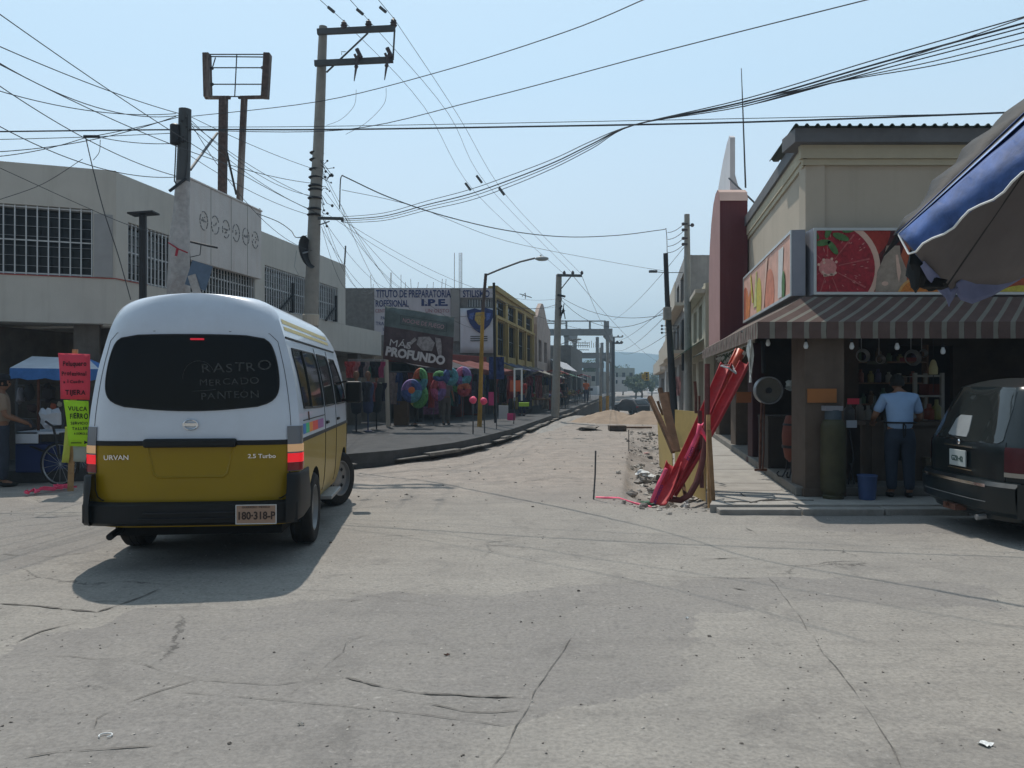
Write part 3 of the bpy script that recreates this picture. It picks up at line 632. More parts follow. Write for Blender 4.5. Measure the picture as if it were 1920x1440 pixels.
wb.M = FM; wb.box(0.2, L1 - .1, .26, 7, 5.0, 5.06); wb.box(0, L1 - .26, .26, 4.0, 2.60, 2.66)
wb.build('wall', M_cream, lb)
gw = MB(FM); gw.wall(L1 - .5, 0, 2.6, .2, [(L1 - 7.5, L1 - 4.5, 0, 2.3), (L1 - 3.2, L1 - 1.6, 0, 2.2)], M=FM @ T(0, 2.2, 0))
gw.wall(L3, 0, 2.56, .2, [(6.5, 9.4, 0, 2.3), (10.2, 13.8, 0, 2.35)], x0=-1.2, M=SM @ T(0, 2.0, 0))
gw.box(4.5, 4.9, -.02, .38, 0, 2.6, M=FM @ T(L1 - 5.2, .3, 0)); gw.box(-.6, -.2, .2, .6, 0, 2.6, M=SM @ T(1.0, .1, 0))
for x in (4.2, 8.2, 12.5): gw.box(x, x + .35, .1, .45, 0, 2.56, M=SM)
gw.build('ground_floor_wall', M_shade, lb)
fl = MB(); fl.wall(1.6, .2, 2.3, .1, [(.3, 1.3, .4, 1.9)], M=FM @ T(L1 - 3.2, 2.9, 0)); 
sp = MB(SM); sp.box(1.95, 5.2, -.14, -.003, 4.05, 5.66); sp.box(1.93, 5.22, -.16, .0, 5.66, 5.70); sp.build('sign_board', mat('peeling_signboard', (0.62, 0.585, 0.56), 0.85, 0.08, 1.5, 0.3, 25, streak=0.35, dirtcol=(0.45, 0.33, 0.26)), lb, bevel=.01)
sj = MB(SM)
for x in (2.9, 3.75, 4.5): sj.box(x, x + .008, -.146, -.1405, 4.06, 5.65)
sj.build('board_joint', M_conc, lb)
M_ghost = mat('old_glue_marks', (0.26, 0.26, 0.26), 0.95, 0.5, 30)
for k, x in enumerate((2.5, 2.95, 3.4, 3.85, 4.3, 4.75)):           # ghosts of letters that were taken down
    g_ = MB(SM); cx, cz = x + .12, 4.93 - .0 * k
    for i in range(15):
        if rnd.random() < .16: continue
        a = i * 2 * math.pi / 15; b_ = a + .33
        g_.tube([(cx + .15 * math.cos(u), -.145, cz + .19 * math.sin(u)) for u in (a, (a + b_) / 2, b_)], .012, 4)
    for i in range(5): u = rnd.uniform(0, 6.28); r_ = rnd.uniform(0, .1); g_.ball((cx + r_ * math.cos(u), -.145, cz + r_ * math.sin(u)), .016, nu=5, nv=3)
    if k % 2 == 0: g_.box(cx - .1, cx + .1, -.146, -.1415, cz - .02, cz + .01)
    g_.build('letter_ghost', M_ghost, lb)
rl = MB(FM); rl.box(0, L1, -.015, -.003, 3.385, 3.40); rl.box(0, .9, -.015, -.003, 3.385, 3.40, M=SM); rl.build('red_line', M_red, lb)
shp = MB(FM); shp.box(L1 - .34, L1 - .05, -.02, -.003, 3.41, 4.50); shp.build('corner_panel', mat('grey_panel', (0.36, 0.36, 0.36), .8), lb)
def barred(M, h, nv, nh, glassm, inset=.12):
    x0, x1, z0, z1 = h
    g = MB(M); g.box(x0, x1, inset + .06, inset + .08, z0, z1); w = g.build('window_pane', glassm, lb)
    f = MB(M); f.box(x0, x0 + .04, inset - .02, inset + .04, z0, z1); f.box(x1 - .04, x1, inset - .02, inset + .04, z0, z1); f.box(x0 + .04, x1 - .04, inset - .02, inset + .04, z1 - .05, z1); f.box(x0 + .04, x1 - .04, inset - .02, inset + .04, z0, z0 + .05)
    for i in range(1, nh + 1): z = z0 + (z1 - z0) * i / (nh + 1); f.box(x0 + .04, x1 - .04, inset, inset + .02, z - .004, z + .004)
    f.build('window_frame', M_steel, w)
    b = MB(M)
    for i in range(nv + 1): x = x0 + .02 + (x1 - x0 - .04) * i / nv; b.box(x - .009, x + .009, .012, .034, z0 + .003, z1 - .003)
    for z in (z0 + .03, (z0 + z1) / 2, z1 - .03): b.box(x0 + .003, x1 - .003, .036, .05, z - .01, z + .01)
    b.build('window_grille', M_grille, w)
for h in ho1: barred(FM, h, int((h[1] - h[0]) / .165), 6, M_glassd)
for h, c in zip(ho2, (12, 22, 20, 12)): barred(SM, h, c, 5, M_glassd)
bk = MB(); bk.box(0.4, L1 - .6, 1.2, 1.25, 3.3, 4.9, M=FM); bk.box(.6, L2 - .3, 1.0, 1.05, 3.3, 4.9, M=SM); bk.build('room_back', M_room, lb)
# brackets leaning in front of the street windows
br = MB(SM)
for x in (7.1, 10.15): br.bar((x, -.08, 3.5), (x, -.08, 4.2), .05); br.bar((x - 1.0, -.08, 3.45), (x, -.08, 3.75), .05)
for x in (7.1, 10.15):
    b = MB(SM); b.bar((x, -.08, 3.42), (x, -.08, 4.2), .06); b.bar((x - .75, -.06, 3.40), (x, -.06, 3.85), .05); b.bar((x, -.08, 3.45), (x, .02, 3.45), .04); b.build('rusty_bracket', M_dark, lb)
# ---- rooftop sign frame ----
M_rustw = mat('rust_and_peeled_white', (0.09, 0.06, 0.052), 0.85, 0.5, 14, 0.4, 60, streak=.8, dirtcol=(0.45, 0.4, 0.36))
sf = thing('rooftop_sign_frame', 'empty rusty sign frame on two tall posts above the cream building roof', 'sign frame', tuple(W(430, 375, 18.5)), 0)
ys_ = 18.5
q = MB(); q.bar(W(417, 365, ys_), W(419, 184, ys_), .18, .12); q.build('post', M_rustw, sf)
q = MB(); q.bar(W(449, 385, ys_), W(458, 184, ys_), .12, .12); q.build('post', M_rustw, sf)
q = MB(); ya = ys_
q.bar(W(390, 184, ya), W(388, 101, ya), .15, .22); q.bar(W(497, 184, ya), W(502, 101, ya), .15, .22)
q.bar(W(384, 183, ya), W(432, 183, ya), .10, .07); q.bar(W(450, 183, ya), W(502, 182, ya), .10, .07); q.build('frame', M_rustw, sf, bevel=.02)
q = MB()
for a, b in (((390, 102), (502, 102)), ((394, 106), (498, 107)), ((395, 127), (496, 127)), ((392, 158), (500, 158)), ((444, 102), (440, 182)), ((398, 128), (404, 108)), ((428, 181), (452, 181))): q.tube([W(*a, ya), W(*b, ya)], .014, 5)
for a in ((398, 128), (492, 127), (398, 158), (494, 160), (430, 183), (449, 183)): q.ball(W(*a, ya), .04, nu=6, nv=4)
q.build('crossbar', M_dark, sf)
q = MB(); q.tube([W(357, 318, 16), W(407, 250, ys_)], .03, 6); q.build('brace', M_dsteel, sf)
q = MB(); q.tube([W(423, 275, ys_), W(443, 365, ys_ + .4)], .025, 6); q.build('brace', M_dark, sf)
# ---- small wall-mounted and roof things on the left building ----
q = MB(); a = W(268, 560, 13.2); q.tube([(a.x, a.y, .2), W(268, 404, 13.2)], .06, 8); lampp = thing('solar_lamp_post', 'dark lamp post with flat panel top in front of the first barred side window', 'lamp post', (a.x, a.y, .2))
q.build('pole', M_dark, lampp); q = MB(); c = W(268, 404, 13.2); q.prism([c + Vector(v) for v in ((-.20, -.14, .0), (.22, -.14, .03), (.22, .14, .03), (-.20, .14, .0))], (0, 0, .03)); q.build('flat_panel', M_dark, lampp, bevel=.006)
fl2 = thing('flood_light', 'flat dark floodlight on a bracket jutting from the faded signboard', 'floodlight', tuple(W(355, 470, 14.9)))
q = MB(); q.bar(W(352, 452, 14.9), W(400, 463, 14.6), .22, .035); q.build('lamp_head', M_dark, fl2, bevel=.008)
q = MB(); q.tube([W(352, 454, 14.9), W(357, 500, 15.3)], .02, 6); q.tube([W(357, 482, 15), W(375, 478, 15), W(377, 458, 14.75)], .008, 4); q.build('bracket', M_dark, fl2)
dsh = thing('satellite_dish', 'dark round dish seen edge-on fixed to the tall concrete pole', 'dish', tuple(W(567, 475, 16.7)))
q = MB(); Md = T(*W(567, 475, 16.7)) @ Matrix.Rotation(R(78), 4, 'Y') @ Matrix.Rotation(R(10), 4, 'X'); q.lathe([(.001, .0), (.15, .02), (.28, .07), (.345, .12), (.35, .125), (.345, .11), (.28, .055), (.15, .008), (.001, -.012)], 24, 0, Md, closed=False); q.build('dish', M_dark, dsh, smooth=True)
q = MB(); q.tube([W(567, 475, 16.7), W(585, 470, 17)], .02, 5); q.tube([W(556, 470, 16.7), W(552, 500, 16.7), W(560, 515, 16.7)], .006, 4); q.build('mount', M_steel, dsh)
# ---------------- the far party wall with painted lettering ----------------
M_block = mat('grey_blockwork', (0.17, 0.165, 0.155), 0.95, 0.25, 5, 0.5, 25, streak=.4, dirtcol=(0.1, 0.095, 0.09))
M_signw = mat('painted_sign_white', (0.46, 0.45, 0.48), 0.9, 0.08, 1.0, streak=.35, dirtcol=(0.3, 0.29, 0.29))
M_navy = mat('navy_letter_paint', (0.03, 0.045, 0.14), 0.85, 0.25, 10)
M_maroonp = mat('faded_red_letter_paint', (0.28, 0.12, 0.14), 0.85, 0.2, 8)
YW = 36.0
pw = thing('painted_wall_building', 'grey block building whose end wall carries painted blue lettering', 'building', (W(780, 720, YW).x, YW, .2))
q = MB(); a = W(600, 720, YW); b = W(925, 720, YW); q.M = T(0, YW, 0)
q.wall(b.x, .2, 5.87, .3, [(W(877, 0, YW).x, W(919, 0, YW).x, W(0, 575, YW).z, W(0, 561, YW).z)], x0=a.x)
q.M = None; q.box(a.x, b.x - .3, YW + .3, YW + 9, 5.5, 5.6); q.build('wall', M_block, pw)
def wq(px0, px1, py0, py1, Y, m, par, nm, th=.02, off=0.0):
    q = MB(); a = W(px0, py1, Y); b = W(px1, py0, Y); q.box(a.x, b.x, Y - off - th, Y - off - .003, a.z, b.z); return q.build(nm, m, par)
wq(702, 845, 541, 628, YW, M_signw, pw, 'painted_panel'); wq(863, 925, 541, 558, YW, M_signw, pw, 'painted_panel')
wq(846, 862, 541, 640, YW, mat('pilaster_grey', (0.25, 0.25, 0.24), .9), pw, 'pilaster', .12)
def wtext(s, pxc, pyb, hpx, Y, m, par, sx=1.0, bold=0.0, off=.03, wpx=None, name='lettering'):
    c = W(pxc, pyb, Y); size = hpx * Y / F / .72
    o = text(s, size, m, par, T(c.x, Y - off, c.z), name, sx=1.0, bold=bold, ext=.004)
    if wpx:
        xs_ = [v.co.x for v in o.data.vertices]; mn, mx = min(xs_), max(xs_); k = wpx * Y / F / (mx - mn); mid = (mn + mx) / 2
        for v in o.data.vertices: v.co.x = mid + (v.co.x - mid) * k
    return o
wtext('TITUTO DE PREPARATORIA', 775, 557.5, 14, YW, M_navy, pw, bold=.02, wpx=140)
wtext('ROFESIONAL', 735, 575, 12.5, YW, M_navy, pw, bold=.02, wpx=62); wtext('I.P.E.', 815, 573, 12, YW, M_navy, pw, bold=.05, wpx=50)
wtext('CENTRO', 718, 586, 7, YW, M_maroonp, pw, wpx=28); wtext('UN GESTO', 820, 586, 7, YW, M_maroonp, pw, wpx=44)
wtext('PARA', 722, 600, 7, YW, M_navy, pw, wpx=16); wtext('TRABAJO', 722, 610, 7, YW, M_navy, pw, wpx=34); wtext('LIBRE', 730, 620, 6, YW, M_navy, pw, wpx=24)
wtext('STILISMO', 893, 557, 13, YW, M_navy, pw, bold=.02, wpx=50)
q = MB(); a = W(877, 575, YW); b = W(919, 561, YW)
for i in range(15): x = a.x + (b.x - a.x) * i / 14; q.box(x - .01, x + .01, YW + .05, YW + .07, a.z, b.z)
q.build('vent_grille', M_grille, pw)
q = MB(); q.box(a.x, b.x, YW + .2, YW + .22, a.z, b.z); q.build('window_pane', M_glassd, pw)
# starter bars sticking up from its roof
q = MB()
for px in (696, 699, 731, 733, 752, 760, 771, 783, 800, 812, 828, 835):
    h = rnd.choice((8, 12, 18, 26)) if px not in (731, 733) else 30; q.tube([W(px, 541, YW + .15), W(px + rnd.uniform(-2, 2), 541 - h, YW + .15)], .012, 4)
for px in (852, 861, 864, 866): q.tube([W(px, 541, YW + .15), W(px, 474, YW + .15)], .016, 4)
q.build('starter_bars', M_rust, pw)
# crest banner hanging on the wall
cbn = thing('crest_banner', 'pale banner with a dark blue shield hanging on the block wall', 'banner', tuple(W(893, 660, YW - .2)))
q = MB(); a = W(863, 662, YW - .2); b = W(926, 578, YW - .2); q.sheet([[(a.x + (b.x - a.x) * i / 8, YW - .2 + .03 * math.sin(i * 1.3 + j), a.z + (b.z - a.z) * j / 6) for i in range(9)] for j in range(7)])
o = q.build('cloth', mat('banner_white', (0.55, 0.56, 0.6), .85, .08), cbn, smooth=True); o.modifiers.new('s', 'SOLIDIFY').thickness = .01
def shape(pts, Y, m, par, nm, th=.015): q = MB(); q.prism([W(x, y, Y) for x, y in pts], (0, th, 0)); return q.build(nm, m, par)
sh_ = [(875, 582), (890, 578), (900, 581), (910, 577), (926, 582), (924, 596), (918, 609), (908, 619), (900, 625), (890, 618), (881, 607), (876, 594)]
shape(sh_, YW - .27, M_navy, cbn, 'shield'); shape([(892, 586), (906, 585), (910, 596), (904, 608), (898, 610), (890, 600)], YW - .285, mat('gold_figure', (0.4, 0.3, 0.08), .8, .5, 12), cbn, 'shield_figure')
shape([(880, 588), (889, 586), (886, 600), (880, 596)], YW - .284, mat('blue_figure', (0.08, 0.13, 0.35), .8, .5, 12), cbn, 'shield_figure'); shape([(912, 587), (921, 587), (918, 598), (912, 602)], YW - .284, MATS['blue_figure'], cbn, 'shield_figure')
for i, y in enumerate((630, 634, 638)): wq(882, 914, y, y + 1.5, YW - .25, M_ink, cbn, 'banner_line', .01)
# ---------------- shop row between the corner building and the painted wall ----------------
M_ochre = mat('ochre_render', (0.36, 0.265, 0.095), 0.9, 0.15, 2, streak=.35, dirtcol=(0.25, 0.18, 0.08))
M_redshop = mat('red_brown_fascia', (0.20, 0.045, 0.035), 0.8, 0.2, 3)
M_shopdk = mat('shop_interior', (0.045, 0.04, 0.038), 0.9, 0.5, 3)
def shopbox(name, label, A, B, z1, holes, wm, fascia=None, depth=5.0, z0=.2, group=None, roofm=None):
    M = frame(A, B); L = (Vector(B) - Vector(A)).length; t = thing(name, label, 'building' if 'shop' not in name else 'shop', tuple(A), 0, group)
    hs = [(h[0] * L, h[1] * L, h[2], h[3]) for h in holes]
    q = MB(M); q.wall(L, z0, z1, .25, hs); q.box(0, .2, .25, depth, z0, z1 - .01); q.box(L - .2, L, .25, depth, z0, z1 - .01); q.box(.2, L - .2, depth - .2, depth, z0, z1 - .01); q.box(.2, L - .2, .25, depth - .2, z1 - .3, z1 - .15); q.build('wall', wm, t)
    if fascia: q = MB(M); q.box(-.02, L + .02, -.25, -.004, fascia[0], fascia[1]); q.build('fascia', fascia[2], t, bevel=.01)
    return t, M, L
P1 = S(-9.0, 28.7); P2 = S(-7.7, 31.6); P3 = S(-6.75, 34.6)
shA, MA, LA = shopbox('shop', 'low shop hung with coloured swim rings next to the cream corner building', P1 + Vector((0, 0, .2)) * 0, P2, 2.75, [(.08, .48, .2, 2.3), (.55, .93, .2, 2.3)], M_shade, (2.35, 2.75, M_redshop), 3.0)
shB, MB2, LB = shopbox('shop', 'low shop with red fascia directly below the crest banner', P2, P3 + Vector((.0, .0, 0)), 2.75, [(.06, .45, .2, 2.25), (.53, .94, .2, 2.25)], M_redshop, (2.25, 2.72, M_redshop), 3.0)
for t_, M_, L_ in ((shA, MA, LA), (shB, MB2, LB)):
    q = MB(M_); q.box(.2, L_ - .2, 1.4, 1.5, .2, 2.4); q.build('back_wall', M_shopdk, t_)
# ---------------- ochre building with tall windows along the street ----------------
Y0, Y1 = 36.3, 50.0; OA = S(-6.48, Y0); OB = S(-6.48, Y1)
oc = thing('ochre_building', 'ochre yellow two-storey building with tall dark windows along the street', 'building', tuple(OA))
MO = frame(OA, OB); LO = (OB - OA).length
hs = []
n_ = 4
for i in range(n_):
    a = .5 + i * (LO - .6) / n_; b = a + (LO - .6) / n_ - .7; hs += [(a, b, 2.9, 4.5), (a, b, 4.75, 5.55), (a, b, .2, 2.3)]
q = MB(MO); q.wall(LO, .2, 6.0, .3, hs); q.box(0, LO, -.12, -.003, 5.78, 6.02); q.box(0, LO, -.10, -.003, 4.56, 4.70)
for i in range(n_ + 1): x = min(LO - .25, max(.02, .15 + i * (LO - .6) / n_ - .2)); q.box(x, x + .3, -.09, -.003, 2.5, 4.55)
q.box(0, LO, .3, 8, 5.5, 5.6); q.build('wall', M_ochre, oc)
for h in hs:
    q = MB(MO); q.box(h[0], h[1], .2, .22, h[2], h[3]); w = q.build('window_pane', M_glassd if h[2] > 1 else M_shopdk, oc)
    if h[2] > 1:
        q = MB(MO); m_ = (h[0] + h[1]) / 2
        for x in (h[0] + .03, m_, h[1] - .03, (h[0] + m_) / 2, (m_ + h[1]) / 2): q.box(x - .025, x + .025, .14, .18, h[2], h[3])
        q.box(h[0], h[1], .13, .17, (h[2] + h[3]) / 2 - .02, (h[2] + h[3]) / 2 + .02); q.build('window_frame', M_dark, w)
# big aerial on the roof
ae = MB(); ae.tube([W(985, 560, 46), W(985, 549, 46)], .03, 4); ae.tube([W(974, 551, 46), W(997, 558, 46)], .03, 4); ae.tube([W(979, 556, 46), W(984, 550, 46)], .02, 4); solo(ae, 'roof_aerial', M_dark, 'thin T-shaped aerial standing on the ochre building roof', 'aerial')
# ---------------- further buildings on the left, each its own ----------------
M_pinky = mat('faded_pink_render', (0.38, 0.30, 0.26), 0.9, 0.2, 2, streak=.5, dirtcol=(0.2, 0.17, 0.15))
M_greyw = mat('weathered_grey_render', (0.30, 0.29, 0.28), 0.9, 0.2, 2, streak=.5, dirtcol=(0.17, 0.16, 0.15))
M_blk = mat('brown_grey_block', (0.12, 0.11, 0.10), 0.95, 0.25, 3, .4, 20)
def gable(name, label, d, Ya, Yb, z, m, holes=(), curve=None, front=True, gr=None, roofz=None, endholes=(), W_=7.0):
    A = S(d, Ya); B = S(d, Yb); M = frame(A, B); L = (B - A).length; t = thing(name, label, 'building', tuple(A), 0, gr)
    q = MB(M); q.wall(L, 0, z, .25, [(h[0]*L, h[1]*L, h[2], h[3]) for h in holes]); q.build('wall', m, t)
    # end wall that faces back down the street
    q = MB(); ux = (B - A).normalized(); nx = Vector((-ux.y, ux.x, 0)); Me = Matrix(((nx.x * -1, ux.x, 0, 0), (nx.y * -1, ux.y, 0, 0), (0, 0, 1, 0), (0, 0, 0, 1))); 
    Me = Matrix.Translation(A + nx * W_ + ux * .002) @ Me
    q.wall(W_ - .002, 0, z, .25, [(h[0]*W_, h[1]*W_, h[2], h[3]) for h in endholes], M=Me); q.build('end_wall', m, t)
    q = MB(M); q.box(.26, L, .26, W_, z - .3, z - .15); q.box(L - .2, L, .26, W_, 0, z - .31); q.box(.26, L - .2, W_ - .2, W_, 0, z - .31); q.build('roof', m, t)
    if curve: q = MB(M); q.prism([(c[0] * L, .0, z + c[1]) for c in curve], (0, .24, 0)); q.build('gable', m, t)
    q = MB(M)
    hs_ = [(h[0]*L, h[1]*L, h[2], h[3]) for h in holes]
    for h in hs_: g = MB(M); g.box(h[0], h[1], .15, .17, h[2], h[3]); g.build('window_pane', M_glassd, t)
    for h in endholes: g = MB(Me); g.box(h[0]*W_, h[1]*W_, .15, .17, h[2], h[3]); g.build('window_pane', M_glassd, t)
    return t
gable('gabled_building', 'faded pink building with a curved gable just past the ochre one', -6.3, 50.3, 58, 5.3, M_pinky, [(.1, .3, .2, 2.4), (.45, .6, .2, 2.4), (.1, .3, 3, 4.4), (.5, .7, 3, 4.4)], [(0, 0), (.02, .5), (.15, 1.1), (.3, 1.55), (.42, 1.6), (.55, 1.2), (.7, .6), (1, 0)])
gable('low_building', 'low brown-roofed building behind the second utility pole', -6.3, 58.3, 66, 3.6, M_blk, [(.1, .4, .2, 2.3), (.6, .9, .2, 2.3)])
gable('block_building', 'unfinished dark grey block building with square corner on the left street side', -6.0, 72, 87, 5.05, M_blk, [(.12, .4, .2, 2.4), (.55, .85, .2, 2.4)], endholes=[(.5, .7, 3.0, 4.3)])
gable('grey_house', 'weathered grey house with a flat canopy between the pink gable and block building', -6.6, 66.3, 71.7, 3.5, M_greyw, [(.1, .4, .2, 2.4)])
q = MB(frame(S(-6.3, 56), S(-6.3, 70))); q.sheet([[(x, -.2 - .9 * t, 3.3 - .7 * t) for x in [i * 1.0 for i in range(14)]] for t in (0, .5, 1)]); o = solo(q, 'tin_canopy', mat('spotted_tin', (0.42, 0.41, 0.42), .6, .5, 20), 'long speckled tin canopy over the far left pavement', 'canopy'); o.modifiers.new('s', 'SOLIDIFY').thickness = .03
# concrete frame of an unfinished building
M_cf = mat('raw_concrete_frame', (0.17, 0.165, 0.16), 0.95, 0.15, 1, .2, 5)
cf = thing('concrete_frame_building', 'open concrete skeleton of an unfinished three-storey building', 'building', tuple(S(-4.9, 118)))
def Z(py, Y): return EYE + (720 - py) / F * Y
Yf = 118.0; Yb_ = 134.0
for Yq in (Yf, Yb_):
    dx = (Yq - Yf) * TS
    for px in (1000, 1062, 1120, 1139): X = (px - 960) / F * Yf + dx; w = .3 if px in (1062,) else .22; q = MB(); q.box(X - w, X + w, Yq - w, Yq + w, 0, Z(632 if px != 1139 else 602, Yf)); q.build('column', M_cf, cf)
X0 = (990 - 960) / F * Yf; X1 = (1145 - 960) / F * Yf
q = MB()
for Yq in (Yf,):
    dx = (Yq - Yf) * TS; q.box(X0 + dx, X1 + dx, Yq - .5, Yq + .5, Z(629, Yf), Z(617, Yf)); q.box(X0 + dx, X1 + dx, Yq - .3, Yq + .3, Z(672, Yf), Z(664, Yf)); q.box(X0 + dx, X1 + dx - 1, Yq - .3, Yq + .3, Z(690, Yf), Z(680, Yf))
for px in (1000, 1062, 1137):
    X = (px - 960) / F * Yf
    for z0, z1 in ((Z(632, Yf), Z(616, Yf)), (Z(676, Yf), Z(663, Yf))): q.prism([(X - .4, Yf + .51, z0), (X + .4, Yf + .51, z0), (X + .4, Yf + .51, z1), (X - .4, Yf + .51, z1)], ((Yb_ - Yf) * TS, Yb_ - Yf - 1.1, 0))
q.build('beams', M_cf, cf)
q = MB(); q.box(X0, X1, Yf + .6, Yb_ - .6, Z(664, Yf), Z(661, Yf)); q.build('floor_slab', M_cf, cf)
q = MB(); q.tube([W(1010, 602, Yf), W(1136, 602, Yf)], .12, 4); q.tube([W(1010, 606, Yf), W(1062, 606, Yf)], .12, 4)
for px in (1062, 1106, 1134): q.tube([W(px, 602, Yf), W(px, 618, Yf)], .2, 4)
for i in range(16): q.tube([W(1065 + i * 4, 652, Yf), W(1065 + i * 4, 643 - (i % 3) * 2, Yf)], .05, 4)
for y in (643, 648, 656): q.tube([W(1070, y, Yf), W(1104, y, Yf)], .07, 4)
q.build('rails', M_cf, cf)
# far low buildings and the pale block at the end of the street
def farbox(px0, px1, py, Y, dep, m, label, nm='far_house', wins=0, z0=0.0, par=None, cap=None):
    a = W(px0, py, Y); b = W(px1, py, Y); t = thing(nm, label, 'building', ((a.x + b.x) / 2, Y, z0))
    q = MB(); h = []; Lx = b.x - a.x
    for i in range(wins): c = a.x + Lx * (i + .5) / wins; h.append((c - Lx / wins * .22, c + Lx / wins * .22, z0 + (a.z - z0) * .55, z0 + (a.z - z0) * .8))
    q.wall(b.x, z0, a.z, .4, h, x0=a.x, M=T(0, Y, 0)); sk = TS * dep
    q.prism([(a.x, Y + .4, z0), (a.x + .3, Y + .4, z0), (a.x + .3, Y + .4, a.z), (a.x, Y + .4, a.z)], (sk, dep, 0)); q.prism([(b.x - .3, Y + .4, z0), (b.x, Y + .4, z0), (b.x, Y + .4, a.z), (b.x - .3, Y + .4, a.z)], (sk, dep, 0))
    q.prism([(a.x + .31, Y + .41, a.z - .5), (b.x - .31, Y + .41, a.z - .5), (b.x - .31, Y + .41, a.z - .3), (a.x + .31, Y + .41, a.z - .3)], (sk, dep, 0)); q.build('wall', m, t)
    for hh in h: g = MB(); g.box(hh[0], hh[1], Y + .2, Y + .22, hh[2], hh[3]); g.build('window_pane', M_glassd, t)
    if cap: g = MB(); g.box(a.x - .3, b.x + .3, Y - .3, Y + dep * .5, a.z + .003, a.z + cap); g.build('parapet', m, t)
    return t
M_f1 = mat('far_grey_wall', (0.32, 0.33, 0.31), .9, .15, .5); M_f2 = mat('far_pale_wall', (0.5, 0.5, 0.5), .9, .1, .5); M_f3 = mat('far_tan_wall', (0.36, 0.31, 0.26), .9, .15, .5); M_f4 = mat('far_green_grey', (0.27, 0.3, 0.27), .9, .15, .5)
farbox(1090, 1150, 697, 140, 18, M_f1, 'long low grey building behind the concrete skeleton', wins=4)
farbox(1149, 1190, 690, 175, 20, M_f4, 'boxy pale green-grey building with overhanging top at the street end', wins=3)
farbox(1062, 1120, 724, 100, 12, M_f2, 'small pale shed with dark doorway below the concrete skeleton', wins=2)
farbox(1148, 1176, 707, 160, 10, M_f2, 'white-walled annex in front of the boxy green-grey building', wins=2)
farbox(1178, 1215, 729, 190, 14, M_f3, 'low tan house beyond the dark parked cars', wins=3)
farbox(1213, 1236, 733, 240, 14, M_f2, 'tiny white house under the hanging traffic light', wins=2)
farbox(1234, 1262, 726, 260, 20, M_f1, 'far grey house by the stacked power poles', wins=2)
# mountain
mb_ = MB(); nx_ = 80; prof = [(-900, 10), (-500, 20), (-250, 30), (-60, 34), (60, 44), (120, 52), (160, 54), (210, 52), (250, 48), (320, 41), (400, 34), (650, 25), (1000, 16)]
rows = []
for j in range(26):
    v = j / 25; rr = []
    for i in range(nx_ + 1):
        x = -900 + 1900 * i / nx_; h = cr(prof, x); e = math.sin(min(1, v * 1.25) * math.pi / 2) if v < .8 else 1 - (v - .8) * 2
        z = -2 + h * e + 4 * noise.noise(Vector((x * .012, v * 5, 2))) * min(1, v * 3); rr.append((x, 1120 + 260 * v - 30, z))
    rows.append(rr)
mb_.sheet(rows); mt_ = struct(mb_, 'hills', mat('scrub_hillside', (0.07, 0.085, 0.06), .95, .35, .02), smooth=True)
# ---------------- right pavement and corner shop ----------------
SB = 24.0
slab([(2.38, 9.62), (14, 9.62), (14, 60), tuple(S(2.4, 60)[:2]), tuple(S(.95, 60)[:2]), tuple(S(.93, 9.95)[:2])], .10, 'pavement', M_pave, 1.8)
kb = MB(); x = 2.45
while x < 13.5: kb.box(x, x + .96, 9.42, 9.612, -.03, .075 + rnd.uniform(-.006, .006)); x += .98
struct(kb, 'kerb', M_kerb, bevel=.012)
jb2 = MB()
for y in (10.9, 11.7, 13.6, 16.2): a = S(.98, y, .103); b = S(2.0, y, .103); jb2.box(a.x, b.x, y - .004, y + .004, .099, .103)
for x0, y0, x1, y1 in ((2.9, 9.75, 3.3, 10.05), (3.1, 9.9, 3.75, 9.95), (2.6, 9.8, 3.0, 9.78), (3.0, 10.3, 3.02, 10.55)): jb2.tube([(x0, y0, .102), ((x0+x1)/2, (y0+y1)/2 + .05, .102), (x1, y1, .102)], .012, 4)
struct(jb2, 'pavement_joint', M_joint)
st_ = MB(); st_.prism([S(2.05, 10.35, .1), S(2.05, SB, .1), (14, SB, .1), (14, 10.35, .1)], (0, 0, .12)); struct(st_, 'shop_floor', mat('shop_floor', (0.17, 0.16, 0.145), .8, .25, 3, dirt=.5, dirtcol=(.1, .09, .08)), bevel=.015)
M_shopw = mat('tan_shop_render', (0.46, 0.40, 0.32), 0.9, 0.06, 1.0, .15, 60, streak=.25, dirtcol=(0.28, 0.245, 0.18))
M_trimy = mat('pale_yellow_trim', (0.46, 0.41, 0.30), .85, .08)
M_roofm = mat('dark_green_roof_sheet', (0.05, 0.07, 0.06), .6, .3, 5); M_fasc = mat('grey_roof_fascia', (0.13, 0.13, 0.135), .7, .15)
M_brown = mat('brown_column_paint', (0.115, 0.085, 0.065), .85, .2, 3, streak=.4, dirtcol=(0.06, 0.045, 0.035))
M_maroon = mat('maroon_pylon_paint', (0.14, 0.04, 0.045), .85, .12, 1.5, streak=.2, dirtcol=(0.3, 0.16, 0.15))
M_maroon_sunlit = mat('sunlit_maroon_paint', (0.33, 0.19, 0.18), .9, .1, 1.5)  # paler copy of the pylon maroon; sunlight on its street side put into colour
shop = thing('corner_shop', 'tan corner shop with striped awning and citrus posters on the right corner', 'shop', (4.0, 10.9, .1))
FW = T(4.0, 10.9, 0); XR = 12.0
A_s = S(2.29, SB); SW = frame(A_s, S(2.29, 10.9)); LSW = (S(2.29, 10.9) - A_s).length
q = MB(); q.wall(XR - 4.0, 2.66, 4.78, .25, (), M=FW); q.wall(LSW, 2.66, 4.78, .25, (), M=SW)
q.prism([(4.3, 11.16, 2.66), (XR, 11.16, 2.66), (XR, SB, 2.66), tuple(S(2.6, SB, 2.66))], (0, 0, .08))
